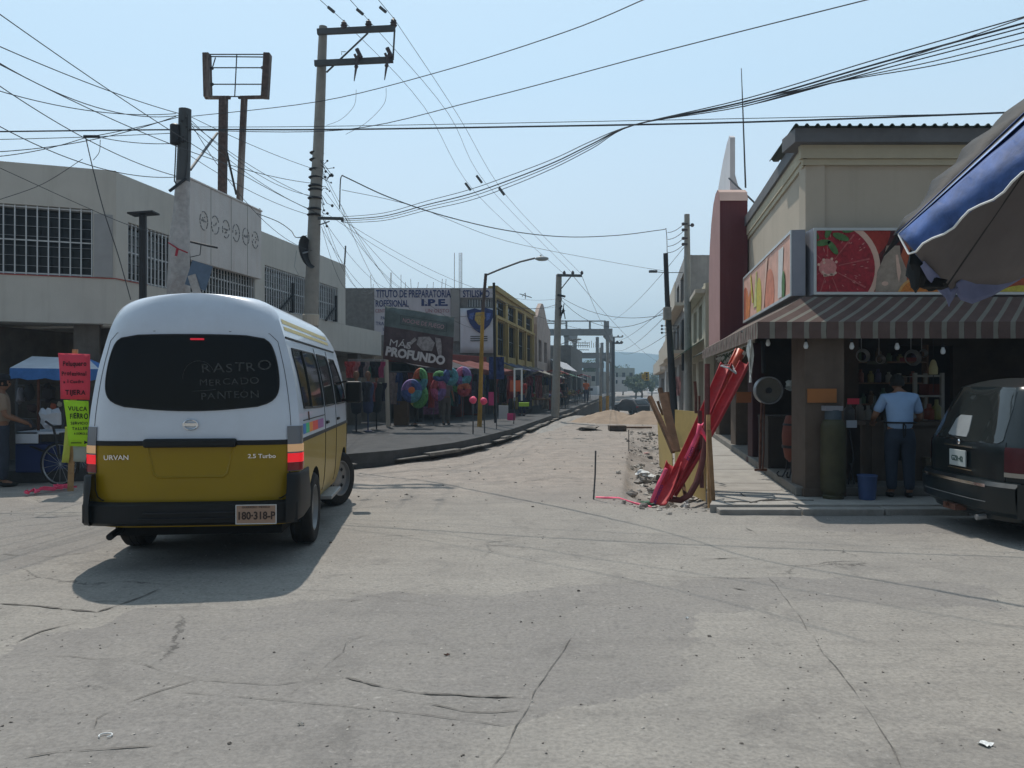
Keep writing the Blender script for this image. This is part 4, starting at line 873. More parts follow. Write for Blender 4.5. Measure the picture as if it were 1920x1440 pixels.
q.prism([(4.3, 11.16, 4.7), (XR, 11.16, 4.7), (XR, SB, 4.7), tuple(S(2.6, SB, 4.7))], (0, 0, .06)); q.build('upper_wall', M_shopw, shop)
q = MB(); q.box(-.10, XR - 4, -.10, -.003, 4.60, 4.78, M=FW); q.box(0, LSW + .10, -.05, -.003, 4.60, 4.78, M=SW); q.box(-.06, XR - 4, -.06, -.003, 4.52, 4.597, M=FW); q.box(0, LSW + .06, -.03, -.003, 4.52, 4.597, M=SW); q.build('cornice', M_trimy, shop)
q = MB(); q.box(-.22, XR - 4, -.22, .3, 4.783, 4.97, M=FW); q.box(0, LSW - .3, -.09, .0, 4.783, 4.97, M=SW); q.build('roof_fascia', M_fasc, shop)
q = MB(); n = 350; rows = []
for yy in (10.62, 11.4, 12.6): rows.append([(3.74 + (yy - 10.62) * TS + (XR - 3.74) * i / n, yy, 4.98 + .03 * (math.sin(i * 2 * math.pi / 6) > .3) + (yy - 10.62) * .04) for i in range(n + 1)])
q.sheet(rows); o = q.build('corrugated_roof', M_roofm, shop); o.modifiers.new('s', 'SOLIDIFY').thickness = .012
# ground floor: columns and back walls
def column(cx, cy, w, d, m=M_brown, z0=.10, z1=2.3, label=None):
    q = MB(); q.box(cx, cx + w, cy, cy + d, z0, z1); q.box(cx - .02, cx + w + .02, cy - .02, cy + d + .02, z0, z0 + .10); return q.build('column', m, shop, bevel=.01)
column(3.77, 10.30, .51, .5)
c = S(2.1, 14.6); column(c.x, 14.6, .22, .3, mat('dark_maroon_post', (0.05, 0.015, 0.018), .6)); c = S(2.15, 17.5); column(c.x, 17.5, .35, .4); c = S(2.15, 21); column(c.x, 21, .35, .4)
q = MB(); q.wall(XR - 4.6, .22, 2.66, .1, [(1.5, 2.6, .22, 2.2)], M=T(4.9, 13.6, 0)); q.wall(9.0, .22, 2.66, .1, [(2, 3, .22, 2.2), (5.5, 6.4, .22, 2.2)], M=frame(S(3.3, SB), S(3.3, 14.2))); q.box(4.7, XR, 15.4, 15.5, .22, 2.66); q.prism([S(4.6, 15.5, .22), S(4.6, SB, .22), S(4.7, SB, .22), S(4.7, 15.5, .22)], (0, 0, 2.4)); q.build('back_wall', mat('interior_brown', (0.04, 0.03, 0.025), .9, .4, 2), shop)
q = MB(); q.box(4.94, 5.5, 13.45, 13.597, .22, 1.2); q.box(5.6, 6.2, 13.45, 13.597, .22, 1.0); q.build('wall_panel', M_brown, shop)
q = MB(); c = S(2.75, 13.2); q.box(c.x, c.x + .9, 13.2, 13.3, .22, 2.6); q.build('partition', mat('lower_brown_panel', (0.09, 0.065, 0.05), .9, .2), shop)
q = MB(); q.box(c.x - .004, c.x + .55, 13.188, 13.197, 1.15, 1.5); q.build('orange_panel', mat('orange_panel', (0.35, 0.12, 0.03), .8), shop)
q = MB(); q.box(3.80, 4.17, 10.275, 10.297, 1.31, 1.49); q.build('orange_notice', mat('orange_notice', (0.33, 0.13, 0.04), .8, .1), shop)
# signs: box with metal rim, picture laid on it in flat shapes
def sign(M, L, z0, z1, th, nm, lab):
    q = MB(M); q.box(0, L, -th, -.004, z0, z1); s_ = q.build('sign_box', M_fasc2, shop)
    q = MB(M); w = .035
    q.box(0, L, -th - .02, -th - .003, z0, z0 + w); q.box(0, L, -th - .02, -th - .003, z1 - w, z1); q.box(0, w, -th - .02, -th - .003, z0 + w, z1 - w); q.box(L - w, L, -th - .02, -th - .003, z0 + w, z1 - w); q.build('sign_rim', M_rimm, s_); return s_
M_fasc2 = mat('sign_side_grey', (0.24, 0.25, 0.29), .6, .1); M_rimm = mat('sign_rim', (0.5, 0.52, 0.52), .4, .1, metal=.4)
SZ0, SZ1 = 2.735, 3.62; SY = 10.62
s1 = sign(T(4.0, 10.9, 0), 6.5, SZ0, SZ1, .28, 'front', '')
def flat(par, nm, m, pts, M, y): q = MB(M); q.prism([(p[0], y, p[1]) for p in pts], (0, .003, 0)); return q.build(nm, m, par)
def circ(cx, cz, r, a0=0, a1=360, n=28, rx=1.0): return [(cx + r * rx * math.cos(R(a0 + (a1 - a0) * i / n)), cz + r * math.sin(R(a0 + (a1 - a0) * i / n))) for i in range(n + (0 if a1 - a0 == 360 else 1))]
def clip(pts, x0, x1, z0, z1):
    def cl(ps, f, g):
        out = []
        for i in range(len(ps)):
            a, b = ps[i - 1], ps[i]; fa, fb = f(a), f(b)
            if (fa >= 0) != (fb >= 0): t = fa / (fa - fb); out.append((a[0] + (b[0]-a[0])*t, a[1] + (b[1]-a[1])*t))
            if fb >= 0: out.append(b)
        return out
    for f in (lambda p: p[0]-x0, lambda p: x1-p[0], lambda p: p[1]-z0, lambda p: z1-p[1]):
        pts = cl(pts, f, 0)
        if not pts: return []
    return pts
gz = Z = None
def Zp(py, Y): return EYE + (720 - py) / F * Y
MF = T(4.0, 10.9, 0); fx = lambda px: (px - 960) / F * SY - 4.0; fz = lambda py: Zp(py, SY)
X0_, X1_, Z0_, Z1_ = .04, 6.46, SZ0 + .037, SZ1 - .037; yb = -.282
C3 = lambda n, c, v=.2, sc=12: mat(n, c, .6, v, sc)
m_bg = C3('poster_orange_red', (0.36, 0.08, 0.035), .5, 3); m_dred = C3('grapefruit_flesh', (0.30, 0.02, 0.03), .45, 22); m_rind = C3('grapefruit_rind', (0.62, 0.42, 0.33), .1); m_pith = C3('pith_pink', (0.55, 0.22, 0.2), .25, 20)
m_leaf = C3('mint_green', (0.07, 0.16, 0.05), .4, 16); m_glass = C3('bottle_grey', (0.30, 0.24, 0.19), .3, 8); m_orange = C3('orange_slice', (0.50, 0.17, 0.03), .35, 26); m_dk = C3('poster_dark', (0.07, 0.012, 0.012), .4, 6); m_yel = C3('lemon_slice', (0.5, 0.42, 0.06), .25, 20)
def fl(nm, m, pts, lay):
    p = clip(pts, X0_, X1_, Z0_, Z1_)
    if len(p) > 2: flat(s1, nm, m, p, MF, yb - .0035 * lay)
fl('poster_ground', m_bg, [(X0_, Z0_), (X1_, Z0_), (X1_, Z1_), (X0_, Z1_)], 1)
fl('poster_fruit_back', m_dk, circ(fx(1648), fz(455), .33), 2); fl('poster_fruit_back', C3('peach_red', (0.3, 0.03, 0.02), .3), circ(fx(1610), fz(430), .42), 2.1)
gx, gz_ = fx(1552), fz(502); fl('poster_rind', m_rind, circ(gx, gz_, .66, rx=1.05, n=44), 3); fl('poster_flesh', m_dred, circ(gx - .01, gz_ - .01, .60, rx=1.05, n=44), 4)
for k in range(9):
    a = R(k * 40 + 12); c_, s_ = math.cos(a), math.sin(a); fl('poster_segment_line', C3('segment_pink', (0.40, 0.09, 0.09), .3, 20), [(gx + c_*.14 - s_*.005, gz_ + s_*.14 + c_*.005), (gx + c_*.14 + s_*.005, gz_ + s_*.14 - c_*.005), (gx + c_*.56 + s_*.012, gz_ + s_*.56 - c_*.012), (gx + c_*.56 - s_*.012, gz_ + s_*.56 + c_*.012)], 5)
fl('poster_core', m_pith, circ(gx - .01, gz_, .12, n=11), 6)
for k in range(14):
    a = rnd.uniform(0, 6.28); r_ = rnd.uniform(.08, .14); fl('poster_core_fleck', m_rind, circ(gx + r_*math.cos(a), gz_ + r_*math.sin(a), .02, n=5), 7)
for k in range(70):
    a = rnd.uniform(0, 6.28); r_ = .56 * math.sqrt(rnd.uniform(.08, 1)); w_ = .006; L_ = rnd.uniform(.015, .04); c_, s_ = math.cos(a), math.sin(a); x, z = gx + r_*c_, gz_ + r_*s_
    if k == 0: fk = MB(MF)
    if X0_ + .05 < x < X1_ and Z0_ + .03 < z < Z1_ - .03: fk.prism([(x - c_*L_, yb - .0025*6.2, z - s_*L_), (x - s_*w_, yb - .0025*6.2, z + c_*w_), (x + c_*L_, yb - .0025*6.2, z + s_*L_), (x + s_*w_, yb - .0025*6.2, z - c_*w_)], (0, .001, 0))
fk.v = [(p[0], p[1] - .008, p[2]) for p in fk.v]; fk.build('poster_pulp_flecks', m_pith, s1)
for (px, py, r_, a) in ((1541, 456, .085, 10), (1560, 465, .085, -55), (1575, 445, .09, -20), (1552, 434, .08, 70), (1528, 440, .06, 120), (1590, 432, .07, 10)):
    A0 = R(a); fl('poster_leaf', m_leaf, [(fx(px) + r_*1.3*math.cos(t)*math.cos(A0) - r_*.5*math.sin(t)*math.sin(A0), fz(py) + r_*1.3*math.cos(t)*math.sin(A0) + r_*.5*math.sin(t)*math.cos(A0)) for t in [i*.524 for i in range(12)]], 8)
fl('poster_bottle', m_glass, [(fx(a), fz(b)) for a, b in ((1661, 461), (1686, 461), (1687, 478), (1698, 505), (1700, 547), (1640, 547), (1644, 510), (1657, 480))], 5)
fl('poster_bottle_light', m_rind, [(fx(a), fz(b)) for a, b in ((1678, 478), (1682, 478), (1688, 510), (1684, 530), (1680, 510))], 6)
fl('poster_bottle_light', m_rind, circ(fx(1658), fz(532), .03, n=10, rx=1.5), 6)
fl('poster_orange', m_orange, circ(fx(1722), fz(562), .27, n=30), 6.5); fl('poster_rind', C3('orange_rind', (0.55, 0.3, 0.1), .1), circ(fx(1722), fz(562), .30, n=30), 6.2)
fl('poster_dark_fruit', m_dk, circ(fx(1800), fz(500), .35, n=24), 4); fl('poster_lemon', m_yel, circ(fx(1915), fz(572), .26, n=30, rx=1.6), 6); fl('poster_orange', m_orange, circ(fx(2050), fz(480), .4, n=30), 5); fl('poster_lemon', m_yel, circ(fx(2250), fz(520), .35, n=30), 5)
# side sign
A2 = S(2.08, 15.6); B2 = S(2.08, 10.75); MS = frame(A2, B2); L2s = (B2 - A2).length
q = MB(MS); q.box(0, L2s, .0, .17, SZ0, SZ1); s2 = q.build('sign_box', M_fasc2, shop)
q = MB(MS); w = .04; q.box(0, L2s, -.02, -.003, SZ0, SZ0 + w); q.box(0, L2s, -.02, -.003, SZ1 - w, SZ1); q.box(0, w, -.02, -.003, SZ0 + w, SZ1 - w); q.box(L2s - w, L2s, -.02, -.003, SZ0 + w, SZ1 - w); q.build('sign_rim', M_rimm, s2)
m_pk = C3('poster_pale_pink', (0.62, 0.36, 0.28), .25, 3); X0_, X1_ = .045, L2s - .045
def f2(nm, m, pts, lay):
    p = clip(pts, X0_, X1_, Z0_, Z1_)
    if len(p) > 2: flat(s2, nm, m, p, MS, -.003 - .0035 * lay)
f2('poster_ground', m_pk, [(X0_, Z0_), (X1_, Z0_), (X1_, Z1_), (X0_, Z1_)], 1)
f2('poster_shade', m_bg, circ(.25, 2.9, .5), 2); f2('poster_carrot', C3('carrot_orange', (0.55, 0.18, 0.05), .35, 9), [(.3, 2.7), (.8, 2.7), (1.1, 3.3), (.7, 3.15), (.45, 3.35)], 3)
f2('poster_pineapple', m_yel, circ(2.0, 3.0, .36, rx=.8), 3); f2('poster_celery', C3('celery', (0.5, 0.5, 0.2), .3, 9), [(1.4, 2.9), (1.7, 3.5), (1.8, 3.5), (1.75, 2.9)], 4)
f2('poster_fruit_back', C3('salmon', (0.55, 0.2, 0.12), .3, 6), circ(3.1, 2.95, .4, rx=1.1), 3); f2('poster_cup', C3('poster_white', (0.6, 0.6, 0.58), .1), [(3.9, 2.8), (4.2, 2.8), (4.35, 3.5), (3.95, 3.5)], 4); f2('poster_leaf', m_leaf, circ(4.35, 2.95, .2, rx=.6), 5)
f2('poster_swirl', m_rind, [(2.5, 2.8), (2.6, 2.8), (3.0, 3.55), (2.8, 3.55)], 5); f2('poster_swirl', m_yel, [(1.0, 3.5), (1.1, 3.55), (1.4, 3.0), (1.25, 3.0)], 5)
# awning
M_aw1 = mat('awning_brown', (0.115, 0.075, 0.065), .9, .15, 4); M_aw2 = mat('awning_grey_green', (0.2, 0.19, 0.16), .9, .12, 4)
aw = MB(); ZT, ZM, ZB = 2.70, 2.33, 2.125
def stripes(T0, T1, B0, B1, n):
    T0, T1, B0, B1 = map(Vector, (T0, T1, B0, B1))
    for i in range(n):
        for (a, b, mi) in ((i / n, (i + .70) / n, 0), ((i + .70) / n, (i + 1) / n, 1)):
            t0, t1, b0, b1 = T0.lerp(T1, a), T0.lerp(T1, b), B0.lerp(B1, a), B0.lerp(B1, b)
            aw.sheet([[t0, t1], [t0.lerp(b0, .5) - Vector((0, 0, .012)), t1.lerp(b1, .5) - Vector((0, 0, .012))], [b0, b1]], mi); dz = Vector((0, 0, ZM - ZB)); k_ = math.sin(i * 1.7) * .008
            aw.sheet([[b0, b1], [b0 - dz * .5 + Vector((k_, k_, 0)), b1 - dz * .5 + Vector((k_, k_, 0))], [b0 - dz, b1 - dz]], mi)
cT = (3.86, 10.60, ZT); cB = (3.10, 10.10, ZM)
stripes(cT, (12.0, 10.60, ZT), cB, (12.0, 10.10, ZM), 41)
sT = S(2.08, 18.6, ZT); sB = S(1.515, 18.6, ZM); stripes(sT, cT, sB, cB, 39)
o = aw.build('awning', [M_aw1, M_aw2], shop); o.modifiers.new('s', 'SOLIDIFY').thickness = .006
q = MB(); q.tube([(12, 10.13, ZM), (3.14, 10.13, ZM - .01), tuple(S(1.55, 17.3, ZM - .01))], .014, 5)
for x in (4.8, 6.6, 8.4): q.tube([(x, 10.13, ZM), (x, 10.88, ZM - .02)], .012, 5)
q.tube([(3.3, 11.5, 2.3), (3.95, 10.75, 2.36)], .02, 5); q.build('awning_frame', M_dsteel, shop)
# pylon and white fin
q = MB(); prof = [(16.4, 2.4), (16.4, 5.30), (16.55, 5.50), (16.85, 5.62), (17.3, 5.64), (17.8, 5.52), (18.3, 5.2), (18.7, 4.7), (18.9, 4.1), (18.9, 2.4)]
q.prism([S(1.70, a, b) for a, b in prof], (.56, 0, 0)); pyl = q.build('pylon', M_maroon, shop)
q = MB(); q.prism([S(1.69, a + (.0 if i else 0), b) for i, (a, b) in enumerate(prof)], (.008, 0, 0)); q.build('pylon_sunlit_side', M_maroon_sunlit, pyl)
q = MB(); q.sheet([[S(1.69, a, b + .01), S(2.27, a, b + .01)] for a, b in [(16.385, 5.30)] + [(p[0], p[1] + .01) for p in prof[1:8]]]); o = q.build('pylon_sunlit_top', mat('sunlit_pylon_top', (0.5, 0.36, 0.31), .9, .1), pyl);  # skin over the rounded top, coloured paler to stand in for sunlight
q = MB(); fin = [(17.35, 5.5), (17.35, 6.9), (17.5, 6.98), (18.0, 6.95), (18.8, 6.78), (19.8, 6.45), (20.8, 6.0), (21.6, 5.5), (22.2, 4.9), (22.2, 4.75)]
q.prism([S(2.01, a, b) for a, b in fin], (.11, 0, 0)); q.prism([S(2.12, 17.36, 5.5), S(2.12, 17.36, 6.1), S(2.26, 17.36, 5.6), S(2.26, 17.36, 5.5)], (0, .05, 0)); q.build('fin', mat('white_fin_paint', (0.6, 0.6, 0.62), .7, .06), shop)
q = MB(); q.tube([S(1.98, 17.3, 6.0), S(2.6, 16.2, 5.0)], .02, 5); q.build('fin_stay', M_dsteel, shop)
ant = MB(); ant.tube([W(1398, 352, 17.6), W(1393, 210, 17.6), W(1390, 128, 17.6)], [.02, .015, .008], 5); solo(ant, 'radio_mast', M_dsteel, 'tall thin radio mast rising behind the white fin of the shop', 'mast')
ra = MB(); ra.tube([W(1767, 244, 11.4), W(1777, 230, 11.4)], .01, 4); ra.tube([W(1772, 232, 11.4), W(1784, 244, 11.4)], .008, 4); ra.tube([W(1768, 233, 11.4), W(1782, 238, 11.4)], .006, 4); solo(ra, 'roof_aerial', M_dsteel, 'tiny bent aerial on the shop corrugated roof', 'aerial')
# bulbs under the awning
for i, px in enumerate((1440, 1511, 1597, 1682, 1768)):
    Yb = (10.5, 10.24, 10.24, 10.24, 10.24)[i]; c = W(px, (642, 647, 648, 649, 657)[i], Yb)
    t = thing('light_bulb', ('unlit white bulb under the awning left of the brown pillar', 'unlit white bulb hanging in front of the pillar top', 'unlit white bulb third from the left under the awning', 'unlit white bulb above the man in the light blue shirt', 'unlit white bulb lowest and rightmost under the awning')[i], 'light bulb', tuple(c), 0, 'bulbs hanging under the shop awning')
    q = MB(); q.lathe([(.001, -.05), (.02, -.045), (.03, -.02), (.028, .0), (.018, .03), (.014, .04)], 12, 0, T(*c)); q.build('bulb', mat('bulb_glass', (0.62, 0.66, 0.68), .3), t, smooth=True)
    q = MB(); q.lathe([(.016, .04), (.016, .07), (.008, .075), (.004, .08), (.004, max(.1, 2.42 - c.z))], 8, 0, T(*c)); q.build('cord', M_black, t)
# ---------------- buildings further along the right side ----------------
def rbox(name, label, d, Ya, Yb, z, m, holes=(), depth=8, z0=.1, bal=(), hd=.15):
    A = S(d, Yb); B = S(d, Ya); M = frame(A, B); L = (B - A).length; t = thing(name, label, 'building', tuple(S(d, Ya)))
    hs = [(h[0]*L, h[1]*L, h[2], h[3]) for h in holes]
    q = MB(M); q.wall(L, z0, z, .25, hs); q.build('wall', m, t)
    q = MB(); q.wall(depth, z0, z, .25, (), M=T(B.x + .002, B.y + .002, 0)); q.build('end_wall', m, t)
    q = MB(); q.prism([S(d + .3, Ya + .3, z - .25), S(d + depth, Ya + .3, z - .25), S(d + depth, Yb, z - .25), S(d + .3, Yb, z - .25)], (0, 0, .1)); q.build('roof', m, t)
    for h in hs: g = MB(M); g.box(h[0], h[1], .16, .18, h[2], h[3]); g.build('window_pane', M_glassd, t)
    for (a, b, zz, dd) in bal: g = MB(M); g.box(a*L, b*L, -dd, -.004, zz, zz + .12); g.box(a*L, b*L, -dd, -dd + .04, zz + .12, zz + .9) if dd > .3 else None; g.build('balcony', M_cream2, t)
    return t
M_crR = mat('cream_side_render', (0.45, 0.41, 0.32), .9, .12, 1.5, streak=.4, dirtcol=(.25, .22, .17))
rbox('cream_house', 'cream house squeezed between the maroon pylon and the grey tower block', 2.05, 24.1, 30.5, 4.6, M_crR, [(.2, .45, 3, 4.1), (.6, .8, 3, 4.1), (.1, .4, .1, 2.3), (.6, .9, .1, 2.3)], bal=[(0, 1, 4.3, .3)])
rbox('grey_tower_block', 'three-storey grey block with balcony slabs behind the right concrete pole', 1.85, 31, 42, 6.55, M_greyw, [(.08, .3, 3, 4.2), (.4, .6, 3, 4.2), (.7, .92, 3, 4.2), (.08, .3, 4.9, 6.0), (.4, .6, 4.9, 6.0), (.7, .92, 4.9, 6.0), (.1, .4, .1, 2.4), (.6, .9, .1, 2.4)], bal=[(0, 1, 2.75, .5), (0, 1, 4.6, .4)])
rbox('white_fronted_house', 'narrow white-fronted house beyond the grey tower block', 1.8, 42.3, 52, 5.6, mat('white_front', (0.55, 0.55, 0.54), .9, .1), [(.1, .3, 3, 4.4), (.45, .65, 3, 4.4), (.2, .6, .1, 2.3)], bal=[(0, 1, 2.7, .4)])
rbox('far_right_house', 'low grey house farthest along the right pavement', 2.0, 53, 75, 4.6, M_greyw, [(.1, .2, 2.9, 3.9), (.4, .5, 2.9, 3.9), (.7, .8, 2.9, 3.9), (.3, .7, -1, 2)], z0=-1.5, bal=[(0, 1, 2.4, .5)])
def canopy(label, dA, Ya, Yb, z0, z1, out, m, cat='awning'):
    q = MB(); q.sheet([[S(dA - out * t, Ya + (Yb - Ya) * i / 6, z1 + (z0 - z1) * t) for i in range(7)] for t in (0, .33, .66, 1)]); o = solo(q, 'green_awning' if 'green' in label else 'cloth_awning', m, label, cat); o.modifiers.new('s', 'SOLIDIFY').thickness = .02
canopy('pale green awning sheltering the pavement beyond the maroon pylon', 2.04, 24.3, 30.2, 2.45, 2.95, .75, mat('green_cloth', (0.12, 0.2, 0.15), .85, .15))
canopy('dark awning edge tucked under the cream house balcony', 2.24, 19.6, 23.8, 2.35, 2.7, .6, mat('dark_cloth', (0.03, 0.04, 0.035), .85, .2))
q = MB(); c = W(1289, 650, 31.5); q.box(c.x - .28, c.x - .05, 31.2, 31.3, W(0, 695, 31.2).z, W(0, 600, 31.2).z); solo(q, 'hanging_sign', M_dark, 'tall dark vertical sign hanging on the grey tower block', 'sign')
q = MB(); a = W(1264, 742, 33); b = W(1276, 706, 33); q.sheet([[(a.x + (b.x-a.x)*i/4, 33 + .05*math.sin(i*2+j), a.z + (b.z-a.z)*j/5) for i in range(5)] for j in range(6)]); o = solo(q, 'cloth_sign', mat('rose_cloth', (0.55, 0.3, 0.3), .9, .3, 5), 'faded rose cloth sign hanging beside the leaning dark pole', 'sign'); o.modifiers.new('s', 'SOLIDIFY').thickness = .02
# string of leaf-like pennants under the side awning
q = MB()
for i in range(46):
    t = i / 45; p = S(1.56, 15.6 - 4.4 * t, 2.06 + .03 * math.sin(i * 2)); p += Vector((rnd.uniform(-.05, .05), 0, rnd.uniform(-.05, .04))); r_ = rnd.uniform(.03, .06)
    q.prism([p, p + Vector((r_, .02, -.02)), p + Vector((r_ * .4, .03, -r_ * 1.6)), p + Vector((-r_ * .6, .0, -r_))], (0, .006, 0), rnd.randrange(2))
q.tube([S(1.56, 15.7, 2.1), S(1.56, 11.1, 2.1)], .006, 4); solo(q, 'bunting', [mat('bunting_white', (0.5, 0.5, 0.47), .9), mat('bunting_green', (0.07, 0.1, 0.06), .9)], 'string of small pale and green pennants under the side awning', 'bunting')
# ---------------- trench side: ducts, timber, plywood, tape ----------------
M_duct = mat('red_plastic_duct', (0.42, 0.035, 0.045), 0.65, 0.25, 6, spec=.35, dirt=.6, dirtcol=(0.3, 0.13, 0.11))
M_ductd = mat('red_brown_pipe', (0.13, 0.04, 0.035), 0.55, 0.3, 5, dirt=.4, dirtcol=(0.2, 0.13, 0.1))
def halfpipe(a, b, r, m, label, open_dir=(-1, -.6, .6), arc=200, group='red plastic ducts leaning in a bundle', mid=None):
    a = Vector(a); b = Vector(b); t = (b - a).normalized(); o_ = Vector(open_dir); o_ = (o_ - t * o_.dot(t)).normalized(); u = t.cross(o_); q = MB(); rows = []
    for i in range(13):
        p = a.lerp(b, i / 12) - Vector((0, 0, .05 * math.sin(math.pi * i / 12))); rows.append([p + (o_ * -math.cos(R(-arc/2 + arc * k / 12)) + u * math.sin(R(-arc/2 + arc * k / 12))) * r for k in range(13)])
    q.sheet(rows); o = solo(q, 'plastic_duct', m, label, 'duct', group, smooth=True); md = o.modifiers.new('s', 'SOLIDIFY'); md.thickness = .008; md.offset = 0; return o
halfpipe(W(1236, 938, 10.35), W(1264, 866, 10.75), .105, M_duct, 'short front red duct offcut at the foot of the bundle', (-.6, -1, .3))
halfpipe(W(1248, 930, 10.55), W(1362, 680, 11.3), .085, M_duct, 'long red duct ending lowest, left of the other two tops', (-.7, -.7, .5))
halfpipe(W(1258, 925, 10.75), W(1396, 678, 11.0), .085, M_duct, 'long red duct ending farthest right near the shop', (-.7, -.5, .6))
halfpipe(W(1252, 920, 10.95), W(1388, 658, 11.5), .075, mat('sunned_red_duct', (0.5, 0.09, 0.05), .4, .2, 5), 'orange-red duct reaching highest in the bundle', (-.7, -.4, .6), arc=330)
q = MB(); q.tube([W(1352, 686, 11.2), W(1366, 690, 10.95), W(1380, 700, 10.9), W(1372, 684, 11.4), W(1352, 686, 11.2)], .014, 5); solo(q, 'tie_wire', M_steel, 'grey tie wire wrapped round the duct tops', 'wire')
# rusty pipe bending at the foot
q = MB(); P_ = [(1326, 682, 10.75), (1326, 720, 10.75), (1326, 760, 10.72), (1325, 800, 10.7), (1321, 840, 10.65), (1315, 875, 10.6), (1306, 905, 10.55), (1293, 928, 10.5), (1276, 938, 10.55), (1258, 936, 10.6), (1246, 932, 10.65)]
q.tube([W(*p) for p in P_], [.036] * 5 + [.042] * 6, 10); solo(q, 'bent_pipe', M_ductd, 'red-brown pipe standing upright and curling under at its foot', 'pipe', smooth=True)
q = MB(); q.bar(W(1312, 770, 10.9), W(1316, 915, 10.75), .05, .04); solo(q, 'timber_stake', M_ductd, 'dark red stake partly hidden behind the bent pipe', 'stake', 'stakes around the trench')
def stake(p0, p1, w, m, label, h=None, name='timber_stake'):
    q = MB(); a, b = W(*p0), W(*p1); mid = a.lerp(b, .5) + Vector((rnd.uniform(-.01, .01), 0, 0)); q.bar(a, mid, w, h); q.bar(mid, b, w * .97, (h or w) * .97); return solo(q, name, m, label, 'stake', 'stakes around the trench')
M_oldw = mat('old_timber', (0.17, 0.10, 0.06), .9, .35, 6, .3, 50, streak=.5, dirtcol=(0.09, 0.05, 0.03))
stake((1328, 778, 10.3), (1331, 956, 10.05), .045, M_wood, 'pale wooden stake just right of the bent pipe', .04)
stake((1329, 806, 10.1), (1338, 958, 9.95), .05, mat('brown_timber', (0.24, 0.14, 0.07), .85, .3, 6, .3, 50), 'browner wooden stake nearest the shop pavement corner', .05)
stake((1218, 744, 12.2), (1263, 848, 11.6), .06, M_oldw, 'long old stake leaning left at the trench edge')
stake((1243, 738, 12.6), (1268, 846, 12.0), .13, M_oldw, 'broad old plank leaning behind the long stake', .04)
stake((1237, 728, 13.2), (1250, 775, 13.0), .06, M_oldw, 'short old stake top with the highest tip of the left group')
stake((1249, 735, 13.5), (1254, 790, 13.5), .09, M_oldw, 'upright old plank against the yellow sheets')
stake((1233, 752, 14.0), (1243, 778, 14.0), .04, M_oldw, 'thin old stake second from the left')
stake((1273, 860, 11.3), (1286, 935, 10.7), .045, M_oldw, 'crooked old stake under the ducts')
stake((1303, 715, 12.3), (1305, 775, 12.3), .04, M_rust, 'thin rusty upright above the yellow sheet')
stake((1311, 742, 12.0), (1311, 775, 12.0), .03, M_rust, 'short thin rusty upright right of the taller one')
M_ply = mat('yellow_plywood', (0.46, 0.34, 0.13), .85, .12, 3, .1, 40, dirt=.6, dirtcol=(0.34, 0.26, 0.14))
def sheet(c0, c1, zt, zb, label, tilt=.0):
    a = Vector(c0); b = Vector(c1); q = MB(); n_ = (b - a).cross(Vector((0, 0, 1))).normalized() * .015; t_ = (b - a).cross(Vector((0, 0, 1))).normalized() * tilt
    pts = [Vector((a.x, a.y, zb)), Vector((b.x, b.y, zb)), Vector((b.x, b.y, zt)) + t_, Vector((a.x, a.y, zt)) + t_]; q.prism(pts, n_); return solo(q, 'plywood_sheet', M_ply, label, 'plywood', 'plywood sheets along the trench')
sheet(W(1267, 770, 13.4), W(1309, 770, 12.4), 1.12, -.15, 'large yellow plywood sheet behind the red ducts')
sheet(W(1238, 778, 16), W(1263, 776, 14.2), .98, -.1, 'left yellow plywood sheet behind the leaning stakes', .05)
sheet(W(1296, 840, 11.6), W(1325, 840, 10.9), .62, -.05, 'low yellow plywood sheet beside the bent pipe')
sheet(W(1270, 800, 12.7), W(1312, 800, 11.6), .55, -.3, 'stained yellow plywood sheet low in the trench')
# caution tape
def ribbon(name, pts, w, label, word=None, side=(0, 0, 1), m=M_pink, tw=()):
    t = thing(name, label, 'tape', tuple(Vector(pts[0]))); q = MB(); P = []; n_ = 8
    for i in range(len(pts) - 1):
        a, b = Vector(pts[i]), Vector(pts[i+1]); P += [a.lerp(b, k / n_) for k in range(n_)]
    P.append(Vector(pts[-1])); s_ = Vector(side); rows = [[], []]
    for i, p in enumerate(P):
        u = s_ + Vector((.25 * math.sin(i * .5), .25 * math.cos(i * .37), .15 * math.sin(i * .3))); u.normalize(); rows[0].append(p - u * w / 2); rows[1].append(p + u * w / 2)
    q.sheet(rows); o = q.build('tape', m, t, smooth=True); o.modifiers.new('s', 'SOLIDIFY').thickness = .0015; return t
tp = ribbon('caution_tape', [W(1221, 942, 10.2), W(1236, 905, 10.25), W(1250, 878, 10.35)], .05, 'pink caution tape strip hanging at the foot of the ducts', side=(.8, 0, -.35))
a, b = W(1221, 942, 10.15), W(1256, 866, 10.38)
def along(s_, a, b, size, par, m=M_ink, sx=1.0, flip=0):
    x = (b - a).normalized(); v = Vector((0, -1, 0)); v = (v - x * v.dot(x)).normalized(); z = v.cross(x) * -1; 
    y = z.cross(x); M = Matrix(((x.x, y.x, z.x, a.x), (x.y, y.y, z.y, a.y), (x.z, y.z, z.z, a.z), (0, 0, 0, 1))); return text(s_, size, m, par, M, align='LEFT', sx=sx, bold=.03, ext=.001)
M_tink = mat('tape_purple_ink', (0.12, 0.02, 0.12), .7)
along('PROHIBIDO', a + Vector((.01, -.06, .0)), b + Vector((.0, -.06, 0)), .052, tp, M_tink)
tp2 = ribbon('caution_tape', [W(1286, 860, 10.3), W(1298, 836, 10.28), W(1308, 815, 10.3), W(1312, 795, 10.4)], .055, 'pink caution tape strip wound round the upright pipe', side=(.8, 0, -.35))
along('EL PASO', W(1287, 862, 10.2), W(1314, 800, 10.28), .05, tp2, M_tink)
